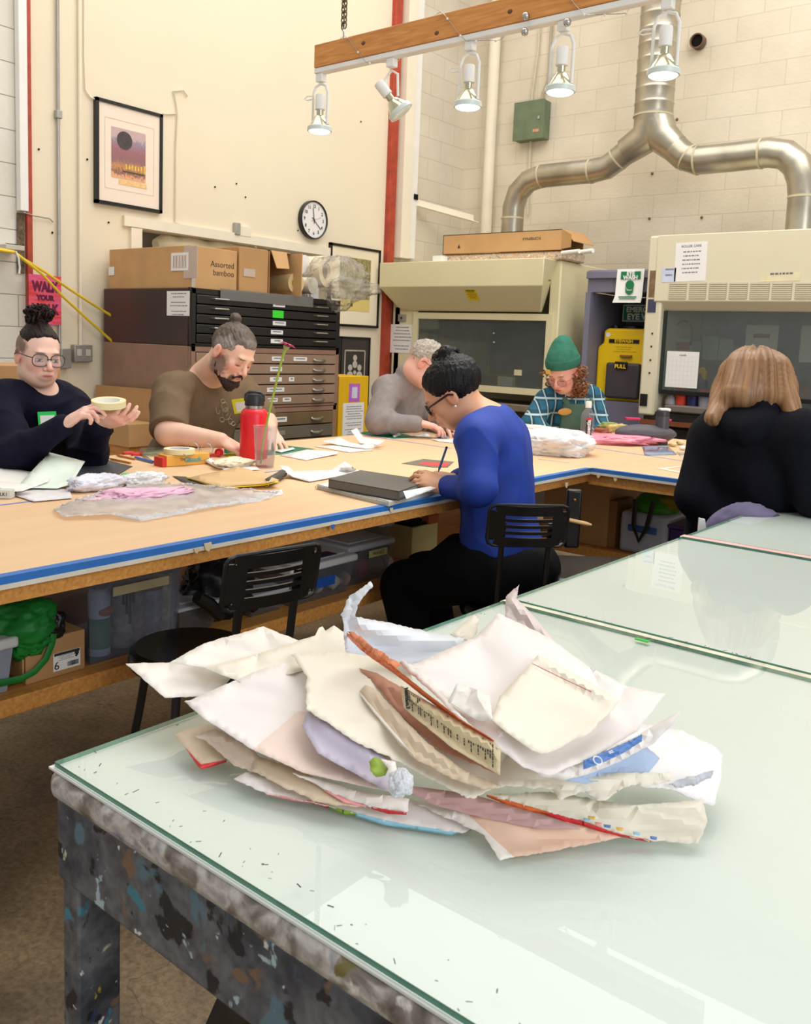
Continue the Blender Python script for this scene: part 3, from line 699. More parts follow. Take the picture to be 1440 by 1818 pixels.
p = PY(868,645, YH+0.08); tag(MB().tube([(p.x, YH+0.08, p.z-0.09),(p.x, YH+0.08, p.z+0.06)],0.012, seg=8).build('brass_fitting', M('brass',(196,164,104),0.3, metal=0.8)), 'slim brass fitting seen through the glass of the left fume hood', 'fitting')
for s in (592,608):
    p = PY(877, s, YH-0.01); tag(MB().ball(p,0.011, seg=10, rings=6).build('glass_clip', m_steel), 'shiny round clip on the sash glass of the left fume hood', 'clip', 'clips on the sash glass')
q = rectY(913,656,926,667, YH-0.012); tag(MB().box((q[0], YH-0.010, q[1]),(q[2],0.001, q[3])).build('glass_label', M('cream label',(214,204,170),0.6)), 'small cream label on the sash glass of the left fume hood', 'label')
q = rectY(693,575,732,628, YH-0.01); page('notice', FY(q[0], YH-0.003, q[1]), q[2]*0.98, q[3]*0.98, 'white printed notice taped on the front post of the left fume hood', 'sign',7,4)
# right side panel details
p = PX(1018,600, xr+0.002)
# ---- right hood
xl2 = PY(1146,600, YH).x; xr2 = xl2+1.95
yf2 = YH-0.04
zt2, zv2, zs2, zsb2, zl2 = PY(1180,418, yf2).z, PY(1175,535, yf2).z, PY(1300,553, YH).z, PY(1300,700, YH).z, PY(1260,738, YH).z
H2 = thing('fume_hood',((xl2+xr2)/2, YH+0.4,0), 'wide pale cream fume hood with a row of vent grilles and papers on its front', 'fume hood')
zc = PY(1140,736, YH-0.05).z
MB().box((xl2+0.065, YH+0.40,(zt2+zc)/2),(0.13,0.90, zt2-zc)).build('side_panel', m_hood2, H2, bevel=0.015)
MB().box((xr2-0.065, YH+0.40,(zt2+zc)/2),(0.13,0.90, zt2-zc)).build('side_panel', m_hood2, H2, bevel=0.015)
MB().box(((xl2+xr2)/2, YH+0.83,(zt2+zc)/2),(xr2-xl2-0.26,0.04, zt2-zc)).build('back_panel', M('hood back',(176,182,188),0.5, var=0.2, scale=3), H2)
MB().box(((xl2+xr2)/2, YH+0.42, zt2-0.02),(xr2-xl2-0.2,0.80,0.04)).build('top_panel', m_hood2, H2)
mb = MB(); mb.prism([(xl2+0.07, yf2-0.02, zt2),(xl2+0.07, yf2-0.02, zv2),(xl2+0.07, YH+0.03, zs2),(xl2+0.07, YH+0.08, zs2),(xl2+0.07, YH+0.08, zt2)],(xr2-xl2-0.14,0,0)); mb.build('canopy', m_hood2, H2, bevel=0.006)
# vent grilles with louvres
for (a, c) in ((1189,1218),(1225,1253),(1260,1289),(1296,1326),(1333,1365),(1372,1405),(1413,1447)):
    q = rectY(a,502, c,531, yf2-0.02)
    g = MB().box((q[0], yf2-0.0205, q[1]),(q[2],0.003, q[3])).build('vent_grille', M('vent shade',(176,168,146),0.6), H2)
    mb = MB(); n = 8
    for k in range(n): mb.box((q[0], yf2-0.024, q[1]-q[3]/2+q[3]*(k+0.5)/n),(q[2]*0.94,0.006, q[3]/n*0.45))
    mb.build('louvre', m_hood2, g)
    g.children[0]['kind'] = 'stuff'
# sash, rails, sill
sx0 = PY(1176,620, YH).x
MB().box(((sx0+xr2-0.13)/2, YH+0.02,(zs2+zsb2)/2),(xr2-0.13-sx0,0.008, zs2-zsb2)).build('sash_glass', m_sash, H2)
MB().box((sx0, YH+0.02,(zs2+zsb2)/2),(0.02,0.03, zs2-zsb2)).build('sash_rail', M('dark green rail',(34,48,42),0.4), H2)
MB().box(((sx0+xr2-0.13)/2, YH+0.02, zsb2-0.015),(xr2-0.13-sx0,0.04,0.035)).build('sash_handle', m_black, H2, bevel=0.004)
zsill = PY(1260,725, YH).z
MB().box(((xl2+xr2)/2+0.08, YH+0.36, zsill-0.02),(xr2-xl2-0.28,0.86,0.05)).build('work_surface', M('grey work surface',(112,104,98),0.5), H2, bevel=0.008)
MB().box(((xl2+xr2)/2+0.04, YH+0.0, zsill-0.085),(xr2-xl2-0.10,0.05,0.06)).build('front_rail', M('dark rail',(40,34,34),0.4), H2, bevel=0.004)
MB().box(((xl2+xr2)/2+0.35, YH-0.02, zsill-0.16),(xr2-xl2-0.75,0.03,0.035)).build('white_rail', m_white, H2, bevel=0.004)
MB().box(((xl2+xr2)/2, YH-0.01, zsill-0.14),(xr2-xl2-0.02,0.03,0.04)).build('wood_rail', M('reddish wood rail',(128,70,44),0.5), H2, bevel=0.003)
mb = MB()
for x in (xl2+0.1, xl2+0.75, xr2-0.1): mb.box((x, YH+0.05,(zsill-0.16)/2),(0.06,0.06, zsill-0.16))
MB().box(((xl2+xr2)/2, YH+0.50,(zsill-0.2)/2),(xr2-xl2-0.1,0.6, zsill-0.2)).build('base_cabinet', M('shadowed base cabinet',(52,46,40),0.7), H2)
for x in (xl2+0.1, xl2+0.75, xr2-0.1): MB().box((x, YH+0.05,(zsill-0.16)/2),(0.06,0.06, zsill-0.16)).build('leg', m_black, H2)
# column details
q = rectY(1153,478,1170,530, YH-0.06)
yc = YH-0.05-0.002
sp = MB().box((xl2+0.055, yc, PY(1160,504, yc).z),(0.065,0.004,0.2)).build('thermometer_panel', M('brown panel',(132,104,76),0.5, var=0.2, scale=25), H2)
MB().box((xl2+0.055, yc, PY(1157,543, yc).z),(0.065,0.004,0.10)).build('blue_panel', M('dull blue panel',(66,66,92),0.5), H2)
for (x, y) in ((1157,592),(1155,615),(1153,639),(1151,662)):
    p = PY(x, y, yc); MB().ball((xl2+0.075, yc, p.z),0.008, seg=8, rings=6).build('knob_screw', m_ink, H2)
MB().box((xl2+0.045, yc-0.004, PY(1144,710, yc).z),(0.06,0.01,0.095)).build('outlet', m_black, H2, bevel=0.003)
# writing on the right hood
yp = yf2-0.0215
def pg(name, r, label, cat='sign', rows=7, seed=1, title=None, rot=0.0, mat=None, ts=None):
    q = rectY(r[0], r[1], r[2], r[3], yp); return page(name, FY(q[0], yp, q[1]) @ Matrix.Rotation(rot,4, 'Z'), q[2], q[3], label, cat, rows, seed, title, mat, tsize=ts)
pg('notice',(1201,431,1252,499), 'large white printed notice taped on the right fume hood, headed ROLLER CARE', title='ROLLER CARE', rows=6, rot=0.02, ts=0.024)
pg('blue_note',(1176,476,1199,501), 'small pale blue note left of the big notice on the right fume hood', 'note', rows=2, mat=M('pale blue paper',(206,216,240),0.6))
pg('label_strip',(1350,485,1421,499), 'long cream label strip above the vent grilles of the right fume hood', 'label', rows=1, mat=M('cream strip',(232,222,184),0.6), rot=0.02)
q = rectY(1184,623,1236,690, YH-0.0)
t = page('calendar_page', FY(q[0], YH+0.012, q[1]), q[2], q[3], 'white calendar page with a faint grid on the glass of the right fume hood', 'calendar',0, title='month', tsize=0.02)
mb = MB()
for k in range(8): mb.box((-q[2]*0.42+q[2]*0.84*k/7,-0.01,0.0008),(0.0012, q[3]*0.78,0.0003), FY(q[0], YH+0.012, q[1]))
for k in range(7): mb.box((0,-0.01-q[3]*0.39+q[3]*0.78*k/6,0.0008),(q[2]*0.84,0.0012,0.0003), FY(q[0], YH+0.012, q[1]))
mb.build('grid', M('pale grid',(205,205,212),0.6), t); t.children[-1]['kind'] = 'stuff' if t.children else None
# things inside the right hood, behind the glass
q = rectY(1326,577,1378,640, YH+0.4)
t = thing('posted_sheet',(q[0], YH+0.4, q[1]), 'white sheet with a red bar on the back wall inside the right fume hood', 'sign')
MB().box((q[0], YH+0.4, q[1]),(q[2],0.004, q[3])).build('sheet', m_paper, t)
MB().box((q[0], YH+0.396, q[1]+0.05),(q[2]*0.5,0.003,0.03)).build('red_bar', M('sign red',(190,60,60),0.5), t)
q = rectY(1424,578,1475,645, YH+0.4); tag(MB().box((q[0], YH+0.4, q[1]),(q[2],0.004, q[3])).build('posted_sheet', m_paper), 'plain white sheet inside the right fume hood, at the right edge of the photo', 'sign')
q = rectY(1200,604,1224,624, YH+0.3)
t = thing('hood_tag',(q[0], YH+0.3, q[1]), 'red tag on a white card behind the glass of the right fume hood', 'sign')
MB().box((q[0], YH+0.302, q[1]),(q[2]*1.3,0.003, q[3]*1.3)).build('card', M('grey card',(190,190,190),0.6), t); MB().box((q[0], YH+0.3, q[1]),(q[2],0.003, q[3]*0.7)).build('tag', M('dull red',(168,56,60),0.5), t)
pts = []
for k in range(13):
    a = PI*k/12; pp_ = PY(1213,590, YH+0.3); pts.append((pp_.x-0.07*math.cos(a), YH+0.3, pp_.z+0.09*math.sin(a)))
tag(MB().tube([(pts[0][0], YH+0.3, pts[0][2]-0.15)]+pts+[(pts[-1][0], YH+0.3, pts[-1][2]-0.1)],0.009, seg=8).build('bent_tap_pipe', m_black), 'thin dark gooseneck pipe inside the right fume hood', 'pipe')
MB_ = MB()
zshelf = PY(1300,645, YH+0.6).z
tag(MB().box(((xl2+xr2)/2, YH+0.65, zshelf),(xr2-xl2-0.3,0.28,0.02)).build('hood_shelf', M('grey shelf',(120,124,128),0.5)), 'grey shelf across the back inside the right fume hood', 'shelf')
ro = random.Random(3)
for k,(x, w, h, c) in enumerate(((1235,0.10,0.16,(170,180,188)),(1262,0.13,0.20,(186,196,204)),(1290,0.12,0.18,(196,202,208)),(1312,0.08,0.14,(160,168,176)))):
    p = PY(x,640, YH+0.6)
    tag(MB().box((p.x, YH+0.62, zshelf+0.012+h/2),(w,0.14, h)).build('storage_tub', M('tub %d' % k, c,0.4), bevel=0.012), 'pale grey tub on the shelf inside the right fume hood', 'tub', 'pale tubs on the shelf in the right hood')
# yellow spray trigger, white valve
p = PY(1246,665, YH+0.2); t = thing('spray_bottle',(p.x, p.y, p.z-0.1), 'bottle with a yellow trigger head behind the glass of the right fume hood', 'bottle')
MB().lathe([(0.05,-0.14),(0.05,-0.02),(0.02,0.02),(0.015,0.05)], Matrix.Translation((p.x, p.y, p.z-0.04))).build('bottle', M('blue bottle',(60,80,120),0.4), t)
MB().prism([(p.x-0.05, p.y-0.02, p.z+0.03),(p.x+0.01, p.y-0.02, p.z+0.06),(p.x+0.04, p.y-0.02, p.z+0.02),(p.x+0.03, p.y-0.02, p.z-0.05),(p.x+0.0, p.y-0.02, p.z-0.05),(p.x, p.y-0.02, p.z+0.0),(p.x-0.05, p.y-0.02, p.z)],(0,0.04,0)).build('trigger', M('trigger yellow',(240,200,30),0.4), t, bevel=0.006)
# cups on the sill below the sash
for k,(x, c, r, h, kind) in enumerate(((1188,(150,146,150),0.045,0.12, 'grey flask'),(1206,(214,62,36),0.050,0.13, 'orange red cup'),(1226,(36,40,96),0.050,0.13, 'dark blue can'),(1248,(150,146,158),0.055,0.12, 'grey tub with a red lid'))):
    p = PY(x,724, YH+0.05)
    t = thing('work_cup',(p.x, YH+0.08, zsill+0.005), kind+' standing on the work surface under the right hood sash', 'cup', 'cups and cans under the right hood sash')
    if k == 0: MB().lathe([(r,0),(r, h*0.25),(r*0.35, h*0.8),(r*0.3, h),(0.001, h)], Matrix.Translation((p.x, YH+0.08, zsill+0.005))).build('body', M(kind, c,0.4), t)
    else: MB().lathe([(r*0.8,0),(r, h),(r*0.92, h),(r*0.75,0.01)], Matrix.Translation((p.x, YH+0.08, zsill+0.005))).build('body', M(kind, c,0.4), t)
    if k == 3: MB().lathe([(r*1.05, h-0.01),(r*1.05, h+0.01),(0.001, h+0.012)], Matrix.Translation((p.x, YH+0.08, zsill+0.005))).build('lid', M('lid red',(176,40,54),0.4), t)
# ---- things on top of the left hood
zt1 = hz['zt']
a, c = PY(786,449, yf1+0.18), PY(996,438, yf1+0.18); hgt = PY(990,412, yf1+0.18).z-PY(990,438, yf1+0.18).z
base = zt1+0.075
t = thing('long_carton',((a.x+c.x)/2, YH+0.1, base), 'long open cardboard carton lying on a wrapped parcel on top of the left fume hood', 'box')
bx0, bx1 = a.x, c.x; by0, by1 = yf1+0.18, YH+0.35; bh = 0.17
mb = MB(); th = 0.006
mb.box(((bx0+bx1)/2, by0+th/2, base+bh/2),(bx1-bx0, th, bh)); mb.box(((bx0+bx1)/2, by1-th/2, base+bh/2),(bx1-bx0, th, bh))
mb.box(((bx0+bx1)/2,(by0+by1)/2, base+bh-th/2),(bx1-bx0, by1-by0, th)); mb.box(((bx0+bx1)/2,(by0+by1)/2, base+th/2),(bx1-bx0, by1-by0, th)); mb.box((bx0+th/2,(by0+by1)/2, base+bh/2),(th, by1-by0, bh))
mb.build('carton', m_card, t)
MB().prism([(bx1, by0, base+bh),(bx1, by1, base+bh),(bx1+0.10, by1, base+bh-0.10),(bx1+0.10, by0+0.02, base+bh-0.10)],(0,0,0.005)).build('flap', m_card2, t)
MB().prism([(bx1, by0, base+0.01),(bx1, by0, base+bh),(bx1+0.10, by0-0.02, base+bh-0.05),(bx1+0.10, by0-0.02, base+0.02)],(0,0.005,0)).build('flap', m_card2, t)
text('writing', 'KOMBIMAX',0.034, FY(bx1-0.28, by0-0.001, base+bh*0.62) @ Matrix.Rotation(PI,4, 'Z'), m_ink, t)
mb = MB(); mb.prism([(bx0+0.16, by0-0.001, base+0.05),(bx0+0.19, by0-0.001, base+0.05),(bx0+0.175, by0-0.001, base+0.085)],(0,-0.001,0)); mb.build('arrow_mark', m_ink, t)
m_wrap, nt, b = new_mat('patterned wrap'); ge = N(nt, 'ShaderNodeNewGeometry'); nz = N(nt, 'ShaderNodeTexNoise', Scale=28.0, Detail=3.0); nt.links.new(ge.outputs['Position'], nz.inputs['Vector'])
r = ramp(nt, nz.outputs['Fac'],[(0.35, lin((150,140,140))),(0.48, lin((222,206,178))),(0.56, lin((196,150,110))),(0.68, lin((235,232,226)))]); nt.links.new(r.outputs[0], b.inputs['Base Color']); b.inputs['Roughness'].default_value = 0.3
tag(MB().box(((bx0+bx1)/2+0.02,(by0+by1)/2, zt1+0.037),(bx1-bx0+0.02, by1-by0-0.02,0.072)).build('wrapped_parcel', m_wrap, bevel=0.015), 'flat patterned wrapped parcel under the long carton on the left fume hood', 'parcel')
p = PY(782,455, yf1+0.15); tag(MB().box((p.x, yf1+0.15, zt1+0.03),(0.10,0.10,0.055)).build('small_white_box', m_lbl, bevel=0.003), 'small white box left of the parcels on top of the left fume hood', 'box')
t = thing('marker_pens',(bx1+0.12, YH, zt1), 'white tubes lying on top of the left fume hood beside the open carton end', 'tube')
for k in range(2): MB().tube([(bx1+0.02+0.12*k, YH-0.05, zt1+0.05),(bx1+0.20+0.12*k, YH-0.1, zt1+0.055)],0.018, seg=10).build('tube', m_white, t)
# ---- alcove with the eyewash
YA = YH+0.12
ax0, ax1 = PY(1040,560, YA).x, xl2-0.01
zat = PY(1095,479, YA).z; zab = PY(1095,519, YA).z
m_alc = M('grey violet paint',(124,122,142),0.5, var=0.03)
m_alcd = M('shaded grey violet paint',(104,101,122),0.6, var=0.03)  # darker copy of the alcove paint, recess shade put into its colour
t = thing('alcove_cabinet',((ax0+ax1)/2, YA+0.4,0), 'grey-violet open alcove cabinet between the two fume hoods', 'cabinet')
MB().box(((ax0+ax1)/2, YA+0.03,(zat+zab)/2),(ax1-ax0,0.06, zat-zab)).build('header', m_alc, t, bevel=0.004)
MB().box(((ax0+ax1)/2, YA-0.01, zat-0.04),(ax1-ax0,0.05,0.06)).build('header_moulding', m_alc, t, bevel=0.006)
lx = PY(1049,560, YA).x
MB().box((ax0+(lx-ax0)/2, YA+0.35, zab/2),(lx-ax0,0.75, zab)).build('side_panel', m_alc, t)
MB().box((ax1-0.02, YA+0.35, zab/2),(0.04,0.75, zab)).build('side_panel', m_alc, t)
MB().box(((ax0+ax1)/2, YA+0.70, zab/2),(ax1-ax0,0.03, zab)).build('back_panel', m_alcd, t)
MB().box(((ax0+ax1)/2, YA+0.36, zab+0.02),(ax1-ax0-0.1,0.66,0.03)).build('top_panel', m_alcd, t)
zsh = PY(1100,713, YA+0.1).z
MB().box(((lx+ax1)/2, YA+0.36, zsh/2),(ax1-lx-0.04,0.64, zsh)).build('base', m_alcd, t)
# eyewash station
ye = YA+0.15
ex0, ex1 = PY(1058,660, ye).x, PY(1148,660, ye).x; ez0, ez1 = zsh, PY(1100,583, ye).z
t = thing('eyewash_station',((ex0+ex1)/2, ye+0.15, ez0), 'yellow portable eyewash station with a dark drop-down tray in the alcove', 'eyewash station')
m_ey = M('eyewash yellow',(250,208,12),0.35, var=0.02)
w_, h_ = ex1-ex0, ez1-ez0
prof = [(ex0, ez0),(ex1, ez0),(ex1, ez0+h_*0.78),(ex1-0.03, ez0+h_*0.84),(ex1-0.03, ez1-0.02),(ex1-0.06, ez1),(ex0+0.09, ez1),(ex0+0.05, ez1-0.02),(ex0+0.05, ez0+h_*0.80),(ex0, ez0+h_*0.74)]
MB().prism([(x, ye, z) for x, z in prof],(0,0.30,0)).build('tank', m_ey, t, bevel=0.02, seg=3)
for x, w in ((ex0+0.10,0.07),((ex0+ex1)/2+0.03,0.17)):
    MB().lathe([(w/2,0),(w/2,0.022),(w/2*0.9,0.03),(0.001,0.03)], Matrix.Translation((x, ye+0.12, ez1-0.002))).build('cap', m_black, t)
txc = ex0+w_*0.52
q = rectY(1078,643,1134,710, ye-0.03)
MB().box((q[0], ye-0.03, q[1]),(q[2],0.05, q[3])).build('tray', M('dark tray',(66,60,66),0.5), t, bevel=0.02, seg=3)
MB().box((q[0]-0.01, ye-0.06, q[1]+q[3]/2-0.02),(q[2]*0.35,0.03,0.06)).build('latch', m_black, t, bevel=0.006)
text('latch_writing', 'PULL',0.045, FY(q[0]-0.01, ye-0.077, q[1]+q[3]/2-0.03), m_ey, t, bold=0.0012)
MB().box((q[0]+0.005, ye-0.012, q[1]+q[3]/2+0.055),(0.10,0.03,0.02)).build('handle', M('brown handle',(150,96,30),0.5), t, bevel=0.004)
qb = rectY(1082,602,1135,610, ye)
MB().box((qb[0], ye-0.003, qb[1]),(qb[2],0.006, qb[3]*1.1)).build('nameplate', m_black, t)
text('nameplate_writing', 'EYEWASH',0.036, FY(qb[0], ye-0.0068, qb[1]), m_ey, t, bold=0.0012)
mb = MB(); rnd_lines(mb, FY(qb[0], ye-0.003, qb[1]-0.075), qb[2],0.07,3,7,0.2); mb.build('instructions', M('olive print',(150,150,20),0.5), t)
MB().lathe([(0.02,0),(0.02,0.003),(0.001,0.003)], FY(ex0+0.09, ye-0.001, ez1-0.055)).build('sticker', m_lbl, t)
# signs of the alcove
m_sgr = M('sign green',(16,122,74),0.45)
yS = YA-0.04
q = rectY(1095,478,1142,538, yS)
t = thing('eye_wash_sign',(q[0], yS, q[1]), 'white hanging sign with green EYE WASH lettering on the alcove header', 'sign')
MB().prism([(q[0]-q[2]*0.47, yS, q[1]+q[3]/2),(q[0]+q[2]*0.47, yS, q[1]+q[3]/2),(q[0]+q[2]*0.46, yS-0.01, q[1]-q[3]*0.3),(q[0]+q[2]*0.48, yS-0.04, q[1]-q[3]/2),(q[0]-q[2]*0.5, yS-0.04, q[1]-q[3]/2),(q[0]-q[2]*0.48, yS-0.01, q[1]-q[3]*0.3)],(0,0.002,0)).build('sheet', m_lbl, t)
MB().box((q[0]+0.005, yS-0.008, q[1]+q[3]*0.31),(q[2]*0.68,0.003, q[3]*0.23)).build('green_panel', m_sgr, t)
text('eye_writing', 'EYE',0.042, FY(q[0]+0.005, yS-0.0105, q[1]+q[3]*0.36), m_lbl, t, bold=0.002)
text('wash_writing', 'WASH',0.042, FY(q[0]+0.005, yS-0.0105, q[1]+q[3]*0.24), m_lbl, t, bold=0.002)
mb = MB(); cx_ = q[0]+0.005
mx = FY(cx_, yS-0.012, q[1]+q[3]*0.03)
mb.lathe([(0.036,0),(0.036,0.003),(0.001,0.003)], mx, seg=16)
mb.build('head_symbol', m_sgr, t)
mb = MB(); mx = FY(cx_, yS-0.016, q[1]-q[3]*0.14)
mb.prism([mx @ Vector(v) for v in ((-0.035,0.03,0),(-0.02,0.0,0),(0.02,0.0,0),(0.035,0.03,0),(0.03,-0.015,0),(0.0,-0.035,0),(-0.03,-0.015,0))],(0,-0.003,0)); mb.build('basin_symbol', m_sgr, t)
MB().box((q[0], yS-0.032, q[1]-q[3]*0.33),(q[2]*0.62,0.003,0.010)).build('caption_line', m_sgr, t)
MB().box((q[0], yS-0.034, q[1]-q[3]*0.38),(q[2]*0.55,0.003,0.006)).build('caption_line', m_sgr, t)
yB2 = YA+0.50
a, c = PY(1107,541, yB2), PY(1175,572, yB2)
t = thing('emergency_eye_wash_sign',((a.x+c.x)/2, yB2, c.z), 'green EMERGENCY EYE WASH sign above the yellow station, partly hidden by the hood post', 'sign')
hh = a.z-c.z; xx0, xx1 = a.x, a.x+0.42
MB().box(((xx0+xx1)/2, yB2,(a.z+c.z)/2),(xx1-xx0,0.006, hh)).build('border', M('pale green',(196,220,204),0.5), t)
MB().box(((xx0+xx1)/2, yB2-0.004,(a.z+c.z)/2),(xx1-xx0-0.02,0.004, hh-0.02)).build('panel', m_sgr, t)
text('emergency_writing', 'EMERGENCY',0.062, FY((xx0+xx1)/2, yB2-0.0065,(a.z+c.z)/2+hh*0.2), m_lbl, t, bold=0.002)
text('eye_wash_writing', 'EYE WASH',0.070, FY((xx0+xx1)/2, yB2-0.0065,(a.z+c.z)/2-hh*0.22), m_lbl, t, bold=0.002)

# ============================================================ DUCT
m_duct, nt, b = new_mat('galvanised duct')
ge = N(nt, 'ShaderNodeNewGeometry'); nz = N(nt, 'ShaderNodeTexNoise', Scale=5.0, Detail=4.0); mp = N(nt, 'ShaderNodeMapping'); mp.inputs['Scale'].default_value = (1,1,1)
nt.links.new(ge.outputs['Position'], nz.inputs['Vector'])
r = ramp(nt, nz.outputs['Fac'],[(0.3, lin((158,150,134))),(0.7, lin((188,182,166)))]); nt.links.new(r.outputs[0], b.inputs['Base Color']); b.inputs['Metallic'].default_value = 0.85; b.inputs['Roughness'].default_value = 0.34
m_seam = M('duct sealant',(190,180,150),0.6)
YD = 7.15
def DP(px, py): return PY(px, py, YD)
dr = (PY(1193,150, YD).x-PY(1129,150, YD).x)/2
v0, v1 = DP(1160,205), DP(1166,-40)
vt = thing('exhaust_duct',(v0.x, YD, DP(912,415).z), 'branching galvanised exhaust duct on the block wall feeding both fume hoods', 'duct')
mb = MB(); top = Vector((v0.x, YD,5.3)); n = 46; pts = []; rs = []
z = v0.z-0.01
while z < 5.3:
    for dz_, rr in ((0, dr),(0.085, dr),(0.092, dr*1.025),(0.100, dr*1.025),(0.107, dr)): pts.append((v0.x, YD, z+dz_)); rs.append(rr)
    z += 0.115
mb.tube(pts, rs, seg=36); mb.build('riser', m_duct, vt, angle=0.9)
# wye
br_ = (PY(1060,330, YD).z-PY(1060,288, YD).z); br = abs(br_)/2*1.0
lp = [DP(1160,238), DP(1112,268), DP(1084,292), DP(1056,306), DP(1050,308.5)]
rp = [DP(1160,238), DP(1199,262), DP(1222,281), DP(1240,285)]
def duct(name, pts, r, parent=vt, seg=28):
    return MB().tube(pts, r, seg=seg).build(name, m_duct, parent, angle=0.5)
MB().tube([DP(1160,204), DP(1160,212), DP(1146,246), DP(1110,270)],[dr*1.02, dr*1.02, br*1.35, br*1.12], seg=32).build('wye', m_duct, vt, angle=0.7)
MB().tube([DP(1160,204), DP(1160,212), DP(1176,244), DP(1200,264)],[dr*1.015, dr*1.015, br*1.35, br*1.12], seg=32).build('wye', m_duct, vt, angle=0.7)
duct('branch',[DP(1122,262), DP(1098,282), DP(1078,297), DP(1050,304), DP(1000,309), DP(962,313), DP(938,322), DP(920,342), DP(912,368), DP(910,395), Vector((DP(910,395).x, YD, hz['zt']+0.0005))], br*1.02)
duct('branch',[DP(1195,260), DP(1214,277), DP(1238,285), DP(1300,279), DP(1366,271), DP(1395,275), DP(1415,292), DP(1425,318), DP(1427,350), Vector((DP(1427,350).x, YD, zt2+0.0005))], br*1.12)
for (x, y, d, rr) in ((1050,304,(1,0,0.05), br*1.06),(962,313,(1,0,0.1), br*1.06),(910,388,(0,0,1), br*1.06),(1238,285,(1,0,0), br*1.16),(1352,273,(1,0,0), br*1.16),(1427,350,(0,0,1), br*1.16),(1222,280,(1,0,-0.7), br*1.14),(1160,207,(0,0,1), dr*1.05),(1096,283,(1,0,0.75), br*1.06)):
    c0 = DP(x, y); d = Vector(d).normalized()
    MB().tube([c0-d*0.008, c0+d*0.008], rr, seg=28).build('seam_band', m_seam, vt)

# ============================================================ TRACK LIGHT BEAM
ZT = 2.45
ba, bb = PZ(563,133, ZT), PZ(1190,-3, ZT); bd = (bb-ba).normalized(); be = ba+bd*((bb-ba).length+0.35)
bn = Vector((-bd.y, bd.x,0)); 
hgt_b = 0.088
t = thing('wooden_beam',(ba+be)/2+Vector((0,0,0.03)), 'long orange wooden beam hanging from a chain and carrying the track lights', 'beam')
MB().obox(ba+Vector((0,0,0.022))-bn*0.02, be-ba, bn*0.04,(0,0, hgt_b)).build('beam', wood('fir beam',(224,156,84),(194,124,58), stretch=(3,3,30)), t, bevel=0.003)
for f_, dz_ in ((0.42,0.045),(0.63,0.06),(0.18,0.07)):
    p = ba.lerp(be, f_*0.8)+Vector((0,0,0.022+dz_-0.02)); mx = frame(p-bn*0.0202, bd, z=UP)
    MB().ball(p-bn*0.0195,(0.011,0.002,0.008), mx=frame(p, bd), seg=12, rings=6).build('knot', M('knot',(104,60,30),0.6), t)
tr = thing('light_track', ba, 'white electrical track fixed along the underside of the wooden beam', 'light track')
MB().obox(ba-bn*0.018, be-ba, bn*0.036,(0,0,0.021)).build('track', m_white, tr, bevel=0.003)
# chain
ch0 = ba.lerp(be,0)+bd*((PZ(600,120, ZT)-ba).dot(bd)); t = thing('hanging_chain',(ch0.x, ch0.y, ZT+0.11), 'metal chain holding the left end of the wooden beam', 'chain')
MB().tube([ch0+Vector((0,0,0.10)), ch0+Vector((0,0,0.14)), ch0+bd*-0.012+Vector((0,0,0.155)), ch0+bd*-0.006+Vector((0,0,0.17))],0.003, seg=6).build('hook', m_steel, t)
m_chain = M('brassy chain',(126,112,84),0.35, metal=0.8)
mb = MB(); z = ZT+0.165; k = 0
while z < ZT+0.85:
    for o2 in (0,1):
        cc = ch0+Vector((0,0, z-ZT))+bd*(0.012*(o2)-0.006); ax = bd if (k+o2) % 2 else bn
        mb.tube([cc+ax*0.0075*math.cos(2*PI*j/8)+UP*0.014*math.sin(2*PI*j/8) for j in range(8)],0.0028, seg=5, closed=True)
    z += 0.020; k += 1
lk = mb.build('links', m_chain, t); lk['kind'] = 'stuff'
